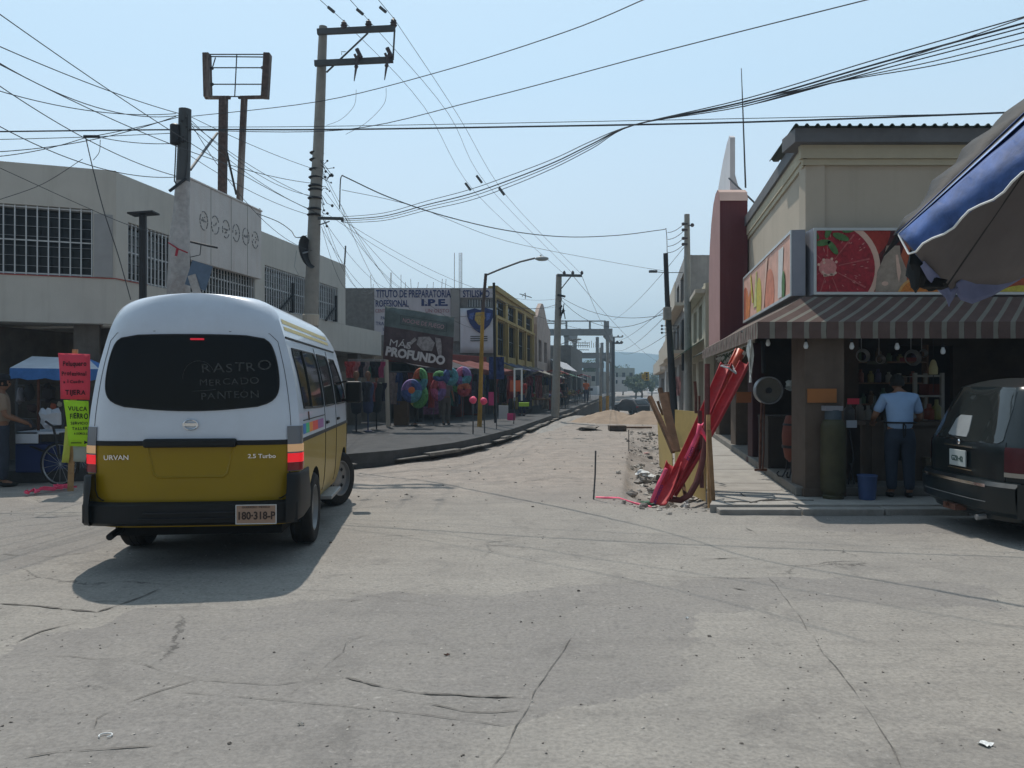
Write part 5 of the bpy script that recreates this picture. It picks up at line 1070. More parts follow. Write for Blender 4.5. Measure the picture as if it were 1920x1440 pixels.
ribbon('caution_tape', [W(1312, 800, 10.45), W(1322, 815, 10.45), W(1326, 828, 10.5), W(1316, 812, 10.5), W(1308, 806, 10.45), W(1318, 795, 10.4)], .05, 'knotted pink tape bunched at the upright pipe', side=(.2, .3, 1))
# clamp the strips to the U-shaped duct mouth
gp = [G(1117, 935), G(1135, 936), G(1160, 936), G(1190, 938), G(1222, 942)]
for p in gp: p.z = hgt(p.x, p.y) + .02
ribbon('caution_tape', gp, .03, 'pink tape lying along the ground from the rebar stake', side=(0, .6, .6))
rb_ = MB(); rb_.tube([W(1117, 845, 10.75), W(1116, 890, 10.75), W(1113, 937, 10.75)], .012, 5); solo(rb_, 'rebar_stake', M_dsteel, 'thin rebar stake standing alone in the road left of the ducts', 'stake')
rb_ = MB(); rb_.tube([W(1179, 806, 16), W(1179, 846, 16)], .01, 5); solo(rb_, 'rebar_stake', M_dsteel, 'second thin rebar stake farther up the road', 'stake')
# rubbish in the trench
def bag(px, py, r, m, label, sq=(1.2, 1, .5), cat='rubbish', name='plastic_bag', jit=.5, z=0):
    c = G(px, py); c.z = hgt(c.x, c.y) + r * sq[2] * .6 + z; q = MB(); q.ball(c, r, 0, 14, 10, sq, jit); return solo(q, name, m, label, cat, smooth=True)
M_bagw = mat('crumpled_white', (0.6, 0.62, 0.63), .6, .15, 8, .6, 30)
bag(1208, 878, .13, M_bagw, 'crumpled white plastic bag at the left edge of the trench')
bag(1216, 917, .08, M_bagw, 'small white scrap bag in the near end of the trench')
bag(1288, 930, .06, M_bagw, 'white wad between the ducts and the bent pipe', (.7, .7, 1.2))
bag(1212, 838, .05, mat('pale_pink_scrap', (0.5, 0.3, 0.28), .9, .3), 'pale pinkish rag on the rubble above the white bag')
bag(1212, 930, .10, mat('green_scrap', (0.06, 0.12, 0.08), .8, .4), 'dark green rag by the tape end', (1.6, 1, .25))
for k in range(26):
    y = rnd.uniform(10.4, 17); d = rnd.gauss(.35, .25); c = Vector((d + TS * y, y, 0)); c.z = hgt(c.x, c.y) + .03; r_ = rnd.uniform(.05, .13); q = MB(); q.ball(c, r_, 0, 8, 6, (1, rnd.uniform(.6, 1.2), rnd.uniform(.4, .8)), .6)
    if k == 0: rub = MB()
    rub.v += []; kk = len(rub.v); rub.v += q.v; rub.f += [tuple(i + kk for i in f) for f in q.f]; rub.m += [rnd.randrange(3)] * len(q.f)
tagp(rub.build('rubble', [M_st1, M_st2, M_st3]), 'broken concrete rubble heaped in the open trench', 'rubble', kind='stuff')
# spoil heaps further up the road
M_dirt = mat('tan_spoil_earth', (0.29, 0.225, 0.17), .95, .2, 1.5, .6, 12)
def heap(px, Y, w, d, h, label, sd):
    c = Vector(((px - 960) / F * Y, Y, 0)); q = MB(); rows = []
    for j in range(25):
        rr = []
        for i in range(41):
            u = i / 20 - 1; v = j / 12 - 1; r_ = math.sqrt(u*u + v*v); x = c.x + u * w; y = c.y + v * d
            z = h * max(0, 1 - r_ ** 1.4) * (1 + .25 * noise.noise(Vector((x * .8 + sd, y * .8, 0)))) + .05 * noise.noise(Vector((x * 3, y * 3, sd))) + .02 * noise.noise(Vector((x * 9, y * 9, sd))); rr.append((x, y, hgt(x, y) + z - .06))
        rows.append(rr)
    q.sheet(rows); return solo(q, 'earth_heap', M_dirt, label, 'earth heap', 'tan earth heaps across the road', smooth=True)
heap(1140, 33, 1.65, 2.2, .5, 'left tan earth heap across the unpaved road', 3); heap(1212, 32, 1.5, 2.0, .50, 'right tan earth heap beside the trench', 9)
q = MB(); c = G(1159, 808); q.box(c.x - .28, c.x + .28, c.y, c.y + .5, 0, .17); solo(q, 'concrete_block', mat('dark_block', (0.09, 0.07, 0.055), .95, .3, 5, .4), 'dark rectangular block lying before the earth heaps', 'block', bevel=.01)
q = MB(); c = G(1104, 808); q.ball((c.x, c.y, .04), .3, 0, 12, 6, (1.3, .7, .25), .8); solo(q, 'slab_fragment', M_st3, 'dark broken slab fragment on the road left of the block', 'rubble')
q = MB(); c = G(1195, 805); q.box(c.x - .4, c.x + .5, c.y, c.y + .15, .03, .09); solo(q, 'timber_plank', M_oldw, 'short plank lying right of the dark block', 'plank')
# low earth bank along the left kerb, rough road edge
q = MB(); rows = []
for i in range(70):
    y = 24.5 + i * .35; w = .5 + .25 * noise.noise(Vector((y * .7, 0, 0))); rr = []
    for k in range(7):
        t = k / 6; d = -3.72 + t * w * 2 if y > 24 else None
        if d is None:
            d = -3.72 - (24 - y) * .045 + t * w * 2 
        x = d + TS * y + .0; rr.append((x, y, hgt(x, y) + .10 * min(1, i / 12) * math.sin(math.pi * t) * (1 + .8 * noise.noise(Vector((x * 2, y * 2, 1)))) - .035))
    rows.append(rr)
q.sheet(rows); tagp(q.build('earth_bank', M_kerb, smooth=True), 'rough low earth bank along the left kerb', 'earth', kind='stuff')
# ---------------- utility poles ----------------
def pole(label, pts, r, name='utility_pole', m=None, zbase=.2):
    P = [W(*p) for p in pts]; a, b = P[-2], P[-1]
    t = (b - a).normalized(); k = (zbase - b.z) / t.z if abs(t.z) > .1 else 0; base = b + t * k
    th = thing(name, label, 'utility pole', tuple(base)); q = MB(); q.tube(P + [base - t * .0], r + [r[-1]], 14); q.build('shaft', m or M_conc, th, smooth=True); return th
up = pole('tall leaning concrete utility pole with two crossarms standing behind the van', [(606, 50, 16.8), (602, 150, 16.8), (597, 280, 16.9), (590, 400, 17), (583, 600, 17.0)], [.085, .10, .115, .13, .155])
q = MB(); q.bar(W(595, 60, 16.6), W(741, 53, 16.6), .09, .11); q.build('crossarm', M_dsteel, up)
q = MB(); q.bar(W(590, 119, 16.6), W(737, 112, 16.6), .09, .11); q.build('crossarm', M_dsteel, up)
q = MB(); q.tube([W(740, 56, 16.55), W(737, 112, 16.55)], .02, 5); q.build('brace', M_dsteel, up)
q = MB(); q.tube([W(690, 62, 16.55), W(612, 136, 16.7)], .02, 5); q.tube([W(641, 103, 16.6), W(640, 97, 16.6), W(648, 97, 16.6)], .008, 4); q.build('brace', M_dsteel, up)
M_ins = mat('brown_insulator', (0.07, 0.055, 0.06), .3, .2)
for px, py in ((645, 50), (691, 48), (738, 45)):
    c = W(px, py + 5, 16.6); q = MB(); q.lathe([(.02, -.05), (.055, 0), (.075, .03), (.05, .05), (.075, .08), (.05, .10), (.06, .13), (.03, .16), (.015, .19)], 12, 0, T(*c)); q.build('insulator', M_ins, up, smooth=True)
for px, py in ((669, 92), (726, 90)):
    c = W(px, py, 16.5); q = MB(); q.tube([c, W(px + 8, py + 16, 16.5)], .045, 8); q.tube([W(px + 3, py + 12, 16.5), W(px - 2, py + 40, 16.5), W(px - 5, py + 60, 16.5)], [.03, .025, .01], 6); q.tube([W(px - 4, py + 10, 16.5), W(px + 4, py + 28, 16.5)], .03, 6); q.ball(W(px - 1, py + 33, 16.5), .045, nu=6, nv=4); q.build('cutout_switch', M_ins, up)
for k, y in enumerate((287, 300, 318, 333, 349, 356, 372, 392, 403)): c = W(594 - (y - 287) * .045, y, 16.95); q = MB(); q.lathe([(.135, -.02), (.155, 0), (.135, .02)], 14, 0, T(*c)); q.build('strap', M_dark, up)
q = MB(); r2 = random.Random(5)
for k in range(16):
    y = r2.uniform(300, 405); a = W(601 + r2.uniform(0, 3), y, 16.8); b = W(601 + r2.uniform(6, 26), y + r2.uniform(-8, 22), 16.7); q.tube([a, a.lerp(b, .5) - Vector((0, 0, r2.uniform(-.05, .1))), b], .007, 4); q.ball(b, r2.uniform(.015, .035), nu=5, nv=4)
q.build('cable_clamps', M_dark, up)
q = MB(); q.bar(W(596, 409, 16.7), W(642, 410, 16.7), .04, .06); q.bar(W(642, 408, 16.7), W(642, 416, 16.7), .05); q.bar(W(598, 422, 16.7), W(618, 415, 16.7), .02); q.build('side_bracket', M_dsteel, up)
q = MB(); c = W(583, 600, 17); q.lathe([(.17, -.12), (.18, .10), (.165, .12)], 14, 0, T(*c)); q.build('collar', M_cream2, up)
wp = pole('dark topped old pole bristling with cables in front of the faded signboard', [(347, 205, 12.5), (346, 260, 12.5), (343, 340, 12.5)], [.095, .10, .105], m=M_dsteel, zbase=3.0)
wp['label'] = 'dark-topped old pole bristling with cables in front of the faded signboard'
M_peel = mat('peeling_posters', (0.42, 0.40, 0.39), .9, .25, 8, .5, 30, dirt=.8, dirtcol=(0.17, 0.13, 0.12))
q = MB(); q.tube([W(343, 341, 12.5), W(340, 400, 12.48), W(337, 440, 12.45), W(334, 560, 12.4), W(332, 700, 12.4), (W(330, 720, 12.4).x, 12.4, .18)], [.112, .12, .15, .17, .18, .19], 12); q.build('lower_shaft', M_peel, wp, smooth=True)
q = MB(); a = W(328, 252, 12.4); q.lathe([(.05, -.16), (.075, -.14), (.075, .14), (.05, .16)], 10, 0, T(*a)); q.tube([a, W(345, 248, 12.5)], .02, 5); q.build('junction_box', M_dark, wp, smooth=True)
q = MB(); q.tube([W(348, 335, 12.4), W(318, 358, 12.2)], .025, 5); q.tube([W(330, 270, 12.35), W(327, 340, 12.35), W(331, 345, 12.4)], .01, 4); q.tube([W(352, 215, 12.4), W(352, 300, 12.4), W(346, 340, 12.4)], .008, 4)
for i in range(10): a = W(340 + r2.uniform(-8, 14), r2.uniform(215, 265), 12.35); q.ball(a, r2.uniform(.015, .03), nu=5, nv=4)
q.build('hardware', M_dark, wp)
q = MB(); q.box(-.16, .16, -.01, .01, -.16, .22, M=T(*W(372, 520, 12.0)) @ Matrix.Rotation(.3, 4, 'Y')); q.box(-.06, .06, -.03, -.011, -.22, .10, 1, M=T(*W(364, 528, 12.0)) @ Matrix.Rotation(-.3, 4, 'Y')); q.build('stuck_notice', [mat('notice_blue', (0.10, 0.14, 0.2), .8, .3), M_peel], wp)
q = MB(); q.tube([W(316, 455, 12.3), W(333, 466, 12.2), W(352, 474, 12.25)], .012, 4); q.tube([W(333, 466, 12.2), W(330, 480, 12.2)], .02, 4); q.build('red_strap', mat('red_strap', (0.35, .03, .05), .8), wp)
pole2 = pole('second utility pole with a single crossarm along the left pavement', [(1048, 515, 33), (1046, 600, 33), (1042, 745, 33)], [.12, .14, .17])
q = MB(); q.bar(W(1045, 516, 32.8), W(1091, 517, 32.8), .1, .1); q.tube([W(1070, 519, 32.8), W(1051, 543, 32.8)], .03, 4); q.build('crossarm', M_dsteel, pole2)
for px in (1058, 1074, 1091): q = MB(); q.lathe([(.03, 0), (.07, .05), (.05, .12), (.02, .16)], 8, 0, T(*W(px, 515, 32.8))); q.build('insulator', M_ins, pole2)
q = MB()
for i in range(14): a = W(1048 + r2.uniform(0, 10), r2.uniform(552, 590), 32.8); b = W(1048 + r2.uniform(0, 12), r2.uniform(552, 600), 32.8); q.tube([a, b], .025, 4)
q.bar(W(1045, 553, 32.8), W(1060, 556, 32.8), .08); q.build('cable_clamps', M_dark, pole2)
poleR = pole('grey concrete utility pole in front of the grey tower block on the right', [(1288, 402, 27), (1289, 550, 27), (1291, 745, 27)], [.09, .115, .13], zbase=.1)
q = MB()
for k, y in enumerate((420, 431, 447, 458)): q.bar(W(1281, y, 26.8), W(1289, y, 26.8), .06); q.ball(W(1281, y, 26.8), .06, nu=6, nv=4)
q.ball(W(1298, 422, 26.8), .07, nu=6, nv=4); q.tube([W(1289, 424, 26.8), W(1298, 422, 26.8)], .02, 4); q.build('insulator_rack', M_ins, poleR)
poleL = pole('black leaning pole with meter boxes on the right side of the street', [(1248, 475, 25.5), (1251, 560, 25.5), (1256, 640, 25.5), (1262, 745, 25.5)], [.075, .08, .10, .12], m=M_dark, zbase=.1)
q = MB(); q.box(-.12, .12, -.1, .1, -.2, .2, M=T(*W(1251, 588, 25.3))); q.build('meter_box', M_conc, poleL, bevel=.02)
q = MB(); q.tube([W(1246, 511, 25.4), W(1280, 511, 26.0)], .015, 4); q.bar(W(1217, 509, 25.3), W(1232, 509, 25.3), .12, .07); q.tube([W(1231, 510, 25.3), W(1247, 511, 25.4)], .015, 4); q.build('street_lamp_arm', M_dsteel, poleL)
q = MB()
for y in (611, 617, 624): q.tube([W(1240, y, 25.3), W(1270, y, 26)], .012, 4); q.ball(W(1241, y, 25.3), .04, nu=5, nv=4)
q.build('insulator_rack', M_dark, poleL)
# street lamp on the left pavement, ochre below, brown above
sl = thing('street_lamp', 'street lamp with ochre lower shaft and long curved arm over the road', 'street lamp', tuple(G(899, 800, .2)))
Yl = G(899, 800, .2).y; M_och = mat('ochre_pole_paint', (0.42, 0.24, 0.04), .7, .3, 3, streak=.4, dirtcol=(0.2, .12, .04))
q = MB(); q.tube([(G(899, 800, .2)), W(902, 700, Yl), W(905, 585, Yl)], [.075, .07, .06], 10, 0); q.tube([W(905, 585, Yl), W(911, 513, Yl)], [.058, .05], 10, 1); q.build('shaft', [M_och, mat('brown_pole', (0.09, 0.06, 0.05), .7, .2)], sl, smooth=True)
q = MB(); q.tube([W(911, 516, Yl), W(940, 504, Yl), W(975, 491, Yl), W(1003, 484, Yl)], .03, 8); q.build('arm', M_dsteel, sl, smooth=True)
q = MB(); q.ball(W(1016, 485, Yl), .11, 0, 12, 8, (2.0, 1.0, .7)); q.ball(W(1014, 479, Yl), .03, 0, 6, 4); q.build('lamp_head', mat('lamp_grey', (0.3, 0.33, 0.33), .5, .1), sl, smooth=True)
sl2 = copy_thing(sl, label='distant street lamp with a bare arm near the concrete skeleton'); sl2.location = (W(1040, 700, 52).x, 52, .2); sl2.scale = (.8, .8, .8)
# thin posts
def post(label, p0, p1, r, m, ball=None, cat='post', name='thin_post'):
    t = thing(name, label, cat, tuple(W(*p1))); q = MB(); q.tube([W(*p0), W(*p1)], r, 6); q.build('post', m, t)
    if ball: q = MB(); q.ball(W(p0[0], p0[1] + 2, p0[2]), .1, 0, 12, 8, (1, 1, 1), .1); q.build('pink_ball', M_pink, t, smooth=True)
    return t
post('slim black pole just right of the street lamp', (926, 530, 26), (929, 793, 26), .05, M_dark)
post('thin bar stake with pink ball top left of the lamp base', (887, 748, 21.5), (887, 828, 21.5), .02, M_dsteel, 1); post('thin bar stake with pink ball top right of the lamp base', (907, 750, 22), (909, 824, 22), .02, M_dsteel, 1)
post('thin bar stake without ball by the shops', (931, 735, 24), (931, 812, 24), .015, M_dsteel); post('thin bar stake farther along the left kerb', (965, 745, 27), (963, 802, 27), .018, M_dsteel)
post('white slim post holding the shop front near the van mirror', (724, 668, 25), (728, 803, 25), .07, M_cream2)
post('pale slim post beside the red banner edge', (847, 640, 27.8), (843, 700, 27.8), .06, M_white)
post('rooftop rod at the corner building far end', (648, 461, 24.9), (646, 496, 24.9), .025, M_dsteel); post('rooftop rod beside the faded signboard', (487, 391, 19.3), (487, 430, 19.3), .02, M_steel)
for i, (px0, py0, px1, py1, Y, r_) in enumerate(((1139, 640, 1139, 775, 62, .13), (1126, 652, 1126, 775, 70, .14))):
    t = thing('far_pole', ('far grey pole with ochre foot before the concrete skeleton, right one', 'far grey pole with ochre foot before the concrete skeleton, left one')[i], 'utility pole', tuple(W(px1, py1, Y)), 0, 'far grey poles'); q = MB(); q.tube([W(px0, py0, Y), W(px1, 742, Y)], r_ * .8, 8); q.build('shaft', M_conc, t); q = MB(); q.tube([W(px1, 742, Y), W(px1, py1, Y)], r_, 8); q.build('foot', M_och, t)
for i, (px, yt, Y, arms, lab) in enumerate(((1149, 640, 70, (643,), 'far pole with one short crossarm right of the concrete skeleton'), (1151, 633, 95, (632, 644), 'far pole with twin crossarms beyond the skeleton'), (1241, 672, 90, (680, 691), 'far pole with twin crossarms near the right-hand stakes'), (1246, 700, 120, (706, 712), 'farthest pole with twin crossarms at the street end'))):
    t = thing('far_pole', lab, 'utility pole', tuple(W(px, 775, Y))); q = MB(); q.tube([W(px, yt, Y), W(px, 770, Y)], .13, 6); q.build('shaft', M_dsteel, t)
    q = MB()
    for a in arms: s_ = 16 if i < 2 else 9; q.bar(W(px - (2 if i < 2 else s_), a, Y), W(px + s_, a, Y), .12); [q.ball(W(px + k, a - 2, Y), .12, nu=5, nv=3) for k in ((s_, s_ * .5) if i < 2 else (-s_, s_))]
    q.build('crossarm', M_dsteel, t)
# hanging traffic light
tl = thing('traffic_light', 'small yellow traffic light hung on a wire across the far street', 'traffic light', tuple(W(1212, 705, 78)))
c = W(1212, 705, 78); q = MB(); q.box(c.x - .25, c.x + .25, 77.8, 78.2, c.z - .45, c.z + .4); q.box(c.x - .45, c.x - .27, 77.9, 78.1, c.z - .3, c.z + .2); q.build('housing', mat('signal_yellow', (0.45, 0.32, 0.08), .7), tl, bevel=.05)
q = MB()
for k in (-.25, 0, .22): q.ball((c.x, 77.78, c.z + k), .09, nu=8, nv=5)
q.build('lens', M_dark, tl)
# ---------------- cables ----------------
CN = [0]
def cable(p0, p1, drop, label, r=.008, n=18, pts=None, cat='cable'):
    a = W(*p0); b = W(*p1); q = MB(); q.tube(sag(a, b, drop, n) if pts is None else pts, r * .75, 5); CN[0] += 1
    return solo(q, 'overhead_cable', M_wire, label, cat, 'overhead cables')
def cpath(P, label, r=.008):
    P3 = [W(*p) for p in P]; out = []
    for i in range(len(P3) - 1):
        p0 = P3[max(0, i-1)]; p1 = P3[i]; p2 = P3[i+1]; p3 = P3[min(len(P3)-1, i+2)]
        for k in range(6):
            t = k / 6; out.append(.5 * ((2*p1) + (p2 - p0)*t + (2*p0 - 5*p1 + 4*p2 - p3)*t*t + (3*p1 - p0 - 3*p2 + p3)*t**3))
    out.append(P3[-1]); q = MB(); q.tube(out, r * .8, 5); return solo(q, 'overhead_cable', M_wire, label, 'cable', 'overhead cables')
# the three high-voltage lines: from over our heads to the tall pole, then on down the street
for i, (a, b) in enumerate((((598, 0), (645, 40)), ((655, 0), (691, 38)), ((708, 0), (738, 34)))):
    cable((a[0], a[1] - 2, 14), (b[0], b[1], 16.6), 0, ('leftmost', 'middle', 'rightmost')[i] + ' high wire running from the frame top to the upper crossarm', .008, 2)
    cpath([(b[0], b[1], 16.6), ((795, 200), (840, 212), (858, 215))[i] + (21,), ((892, 362), (912, 345), (952, 370))[i] + (27.5,), ((1058, 514), (1074, 513), (1091, 515))[i] + (33,)], ('leftmost', 'middle', 'rightmost')[i] + ' high wire dropping from the tall pole to the second pole', .007)
    c = W(*((877, 350), (898, 336), (940, 359))[i], 26.8); q = MB(); q.tube([c + Vector((-.08, 0, .12)), c + Vector((.10, 0, -.12))], .045, 6); solo(q, 'line_spacer', M_dsteel, ('leftmost', 'middle', 'rightmost')[i] + ' small dark clamp on the high wires over the street', 'clamp', 'clamps on the high wires')
for i, (px, py) in enumerate(((621, 18), (675, 22), (718, 18))): q = MB(); c = W(px, py, 15.2); q.tube([c + Vector((-.06, 0, .05)), c + Vector((.06, 0, -.05))], .03, 5); solo(q, 'line_spacer', M_dsteel, ('left', 'middle', 'right')[i] + ' dark clamp near the frame top ahead of the crossarm', 'clamp', 'clamps on the high wires')
# long horizontals crossing the whole view
cpath([(-20, 247, 12.3), (340, 243, 12.5), (600, 243, 11.5), (950, 238, 10.5), (1400, 229, 9.8), (1890, 211, 9.2), (1960, 208, 9)], 'thickest near-level cable crossing the whole view behind the tall pole', .014)
cpath([(-20, 262, 12.0), (160, 257, 12.2), (340, 249, 12.5)], 'level cable on the left lying just under the thickest one', .007)
cpath([(340, 238, 12.5), (600, 237, 12), (1200, 226, 10.5), (1900, 212, 9.3)], 'thin near-level wire just above the thickest cable', .006)
# rising to the upper right
cpath([(360, 218, 12.5), (600, 190, 11.5), (830, 133, 10), (1060, 60, 8.5), (1210, -2, 7.5)], 'thin cable rising from the old pole to the top centre edge', .007)
cpath([(355, 244, 12.5), (640, 244, 11.5), (900, 187, 10), (1240, 97, 8.4), (1640, -4, 7)], 'thin cable rising from the old pole to the top right edge', .007)
# fat bundle from the tall pole bracket sagging then rising over the shop
bun = [(642, 411, 16.6), (720, 405, 15.6), (800, 384, 14.4), (880, 364, 13.2), (960, 336, 12.2), (1040, 304, 11.2), (1110, 270, 10.3), (1190, 234, 9.4), (1400, 190, 8.3), (1650, 118, 7.3), (1925, 42, 6.4)]
for i, off in enumerate(((0, 0, 1), (0, -9, .7), (0, 6, .9), (0, 13, 1.3))):
    P = [(x, y + off[1] * (1 - abs(k - 3.5) / 7 if k < 7 else .35 * (k - 6.2)) * (1 if k not in (7,) else .1), Y) for k, (x, y, Y) in enumerate(bun)]
    cpath(P, ('main thick strand', 'upper strand', 'lower strand', 'lowest strand')[i] + ' of the cable bundle sweeping over the shop roof', .011 if i == 0 else .007)
for i, (y0, y1) in enumerate(((190, 22), (196, 62), (200, 74))): cpath([(1395, y0, 8.3), (1560, y0 - 38 - 3 * i, 7.6), (1750, (y0 - 40 + y1) / 2 + 6, 6.9), (1930, y1 + 8, 6.2)], ('topmost', 'second', 'third')[i] + ' loose wire fanning out at the upper right corner', .006)
# rubber-sleeved cable across the street
cpath([(637, 392, 16.5), (638, 345, 16.5), (641, 330, 16.6), (652, 334, 16.8), (730, 370, 18), (830, 404, 19.5), (950, 432, 21.5), (1060, 444, 23.5), (1160, 441, 25), (1240, 431, 26.5), (1249, 432, 26.8), (1251, 474, 25.6)], 'thick sagging sleeved cable looping across the street to the leaning pole', .016)
cpath([(641, 356, 16.6), (780, 388, 19), (950, 452, 22), (1150, 492, 25), (1246, 508, 25.5)], 'thin wire sagging below the thick sleeved cable', .007)
for i, y in enumerate((424, 437, 450, 462)): cable((1252, y + 12, 26.2), (1281, y - 3, 26.8), .06, ('top', 'second', 'third', 'lowest')[i] + ' short service wire between leaning and grey right poles', .014, 6)
# left fan: from the left frame edge to the old pole and beyond
fan = [((-10, 83, 8.5), (340, 214, 12.5), .05, 'upper left cable running down to the old pole top'), ((-10, 113, 8.5), (338, 216, 12.5), .22, 'sagging second cable to the old pole top'), ((-10, 116, 8.5), (600, 345, 16.9), .25, 'long left cable crossing behind the old pole to the tall pole'),
       ((-10, 155, 8.5), (330, 330, 12.4), .12, 'left cable passing the small bracket toward the old pole waist'), ((-10, 232, 9), (330, 332, 12.4), .18, 'left cable dropping gently to the old pole waist'), ((-10, 20, 8), (600, 402, 17), .15, 'faint steep wire from the upper left corner'),
       ((-10, 168, 10), (330, 213, 12.5), .12, 'faint shallow wire above the cream roof'), ((-10, 285, 10.5), (330, 218, 12.5), .10, 'wire climbing from left over the roof to the old pole'), ((-10, 294, 10.5), (160, 258, 12), .04, 'wire climbing to the floating bracket from the left edge'),
       ((165, 257, 12), (340, 218, 12.5), .02, 'thick wire from floating bracket up to the old pole'), ((180, 256, 12), (340, 268, 12.5), .05, 'wire from floating bracket to the old pole box')]
for a, b, d_, l_ in fan: cable(a, b, d_, l_, .008)
cpath([(160, 255, 12), (175, 320, 12.2), (196, 400, 12.4), (222, 480, 12.6), (245, 562, 12.8)], 'slack wire hanging down from the floating bracket across the facade', .010)
cpath([(188, 262, 12), (186, 285, 12), (175, 300, 12.1)], 'short looped wire end below the floating bracket', .006)
q = MB(); q.bar(W(157, 256, 12), W(186, 256, 12), .035); solo(q, 'cable_bracket', M_dark, 'small dark bracket hanging on wires above the cream roof', 'bracket')
cpath([(0, 315, 11), (160, 388, 12.4), (250, 425, 12.8), (330, 445, 13)], 'wire slanting down over the front facade windows', .006); cpath([(0, 374, 12), (80, 345, 12), (155, 298, 12)], 'stray wire slanting up over the front facade', .006)
# from the old pole to the tall pole
for i, (a, b, d_) in enumerate((((352, 216), (592, 318), .05), ((352, 220), (592, 368), .25), ((352, 226), (590, 372), .12), ((350, 232), (588, 395), .15), ((346, 285), (588, 405), .12), ((352, 222), (585, 470), .4))):
    cable((a[0], a[1], 12.5), (b[0], b[1], 16.8), d_, ('first', 'second', 'third', 'fourth', 'fifth', 'sixth')[i] + ' from the top of the wires linking old pole to tall pole', .007)
cpath([(481, 400, 18.5), (520, 415, 18), (545, 432, 17.5), (555, 445, 17), (575, 442, 16.9)], 'crinkled wire from the signboard roof to the tall pole', .012)
# tangle from the tall pole down the street
tan_ = [((604, 318, 16.8), (790, 600, 26)), ((606, 330, 16.8), (760, 545, 30)), ((610, 360, 16.8), (905, 620, 26)), ((604, 395, 16.8), (700, 545, 30)), ((602, 405, 16.8), (740, 545, 30)), ((606, 420, 16.8), (690, 545, 29)), ((644, 414, 16.6), (1046, 560, 33)), ((644, 418, 16.6), (822, 545, 32)), ((604, 430, 16.8), (720, 560, 28)), ((603, 425, 16.8), (664, 545, 25.5)), ((640, 385, 16.6), (760, 575, 26)), ((612, 400, 16.8), (1046, 575, 33))]
for i, (a, b) in enumerate(tan_): cable(a, b, .35 + .12 * (i % 4), ('first', 'second', 'third', 'fourth', 'fifth', 'sixth', 'seventh', 'eighth', 'ninth', 'tenth', 'eleventh', 'twelfth')[i] + ' strand of the tangle leaving the tall pole down the street', .006)
for i, (a, b) in enumerate((((668, 168), (612, 235)), ((724, 165), (648, 252)))): cpath([(a[0], a[1], 16.5), (a[0] - 4, a[1] + 30, 16.5), ((a[0] + b[0]) / 2, (a[1] + b[1]) / 2 + 22, 16.6), (b[0], b[1], 16.8)], ('left', 'right')[i] + ' thin jumper wire curving down from the lower crossarm', .005)
# along and across the far street
far_ = [((1091, 517, 33), (1149, 643, 70), .3, 'far wire from second pole crossarm to the skeleton'), ((1050, 556, 33), (1246, 590, 25.5), .4, 'far wire from second pole to the leaning pole box'), ((1050, 560, 33), (1246, 585, 25.5), .8, 'slacker far wire from second pole to the leaning pole'), ((1150, 640, 70), (1248, 575, 25.5), .3, 'far wire rising right to the leaning pole'),
        ((1150, 655, 75), (1248, 592, 25.5), .5, 'lower far wire rising right to the leaning pole'), ((1284, 462, 27), (1150, 600, 60), .3, 'wire from the grey right pole down to the left distance'), ((1254, 625, 25.5), (1160, 660, 80), .4, 'wire from the black pole rack to the far left'), ((1140, 703, 78), (1245, 704, 78), .05, 'level wire that carries the traffic light'), ((905, 555, 26), (1046, 570, 33), .3, 'thin wire behind the street lamp'),
        ((930, 560, 26), (1130, 620, 60), .3, 'faint wire over the ochre building roof'), ((1074, 517, 33), (1240, 682, 90), .5, 'faint high wire to the far right poles')]
for a, b, d_, l_ in far_: cable(a, b, d_, l_, .012, 12)
# ---------------- parked minivan on the right ----------------
M_mgreen = mat('dark_green_paint', (0.005, 0.010, 0.012), 0.3, 0.1, 2, spec=.35, coat=.15, dirt=.15, dirtcol=(0.03, 0.03, 0.028))
MW = [(.22,.78),(.32,.86),(.5,.895),(.7,.90),(.9,.89),(1.0,.87),(1.2,.82),(1.4,.755),(1.5,.70),(1.55,.64),(1.585,.52),(1.602,.36),(1.61,.18),(1.613,.02)]
ML = [.22,.28,.35,.45,.55,.65,.75,.85,.92,.98,1.05,1.15,1.25,1.35,1.42,1.48,1.52,1.55,1.575,1.59,1.6,1.607,1.611,1.613]
mw = lambda z: cr(MW, z)
def mrear(x, z):
    t = min(1, abs(x) / max(mw(z), .02)); b = 0 if z < .93 else (z - .93) * .42
    if z > 1.52: b += (z - 1.52) * 2.6
    return b + .16 * t**5
def mfront(x, z):
    t = min(1, abs(x) / max(mw(z), .02)); b = 4.6 - .3 * t**3
    if z > .75: b -= (z - .75) * 2.0 if z < 1.0 else .5 + (z - 1.0) * 1.55
    return b
mvn = thing('parked_minivan', 'dark green minivan parked at the kerb by the shop, only its rear in view', 'minivan', (4.72, 8.42, 0), R(-92))
q = MB(); rows = []
for z in ML:
    row = []; w = mw(z)
    for i in range(21): t = -1 + i / 10; t = math.copysign(abs(t)**.8, t); row.append((t * w, mrear(t * w, z), z))
    y0, y1 = mrear(w, z), mfront(w, z)
    for i in range(1, 20): row.append((w, y0 + (y1 - y0) * i / 20, z))
    for i in range(11): t = 1 - i / 5; row.append((t * w, mfront(t * w, z), z))
    for i in range(19, 0, -1): row.append((-w, y0 + (y1 - y0) * i / 20, z))
    rows.append(row + [row[0]])
q.sheet(rows); q.poly(rows[0][:-1]); q.poly(rows[-1][:-1]); q.build('body', M_mgreen, mvn, smooth=True, local=True)
yr_s, wy_s, vw_s = yrear, wy, vw
yrear = mrear; vw = mw; wy = lambda z, y: mw(z)
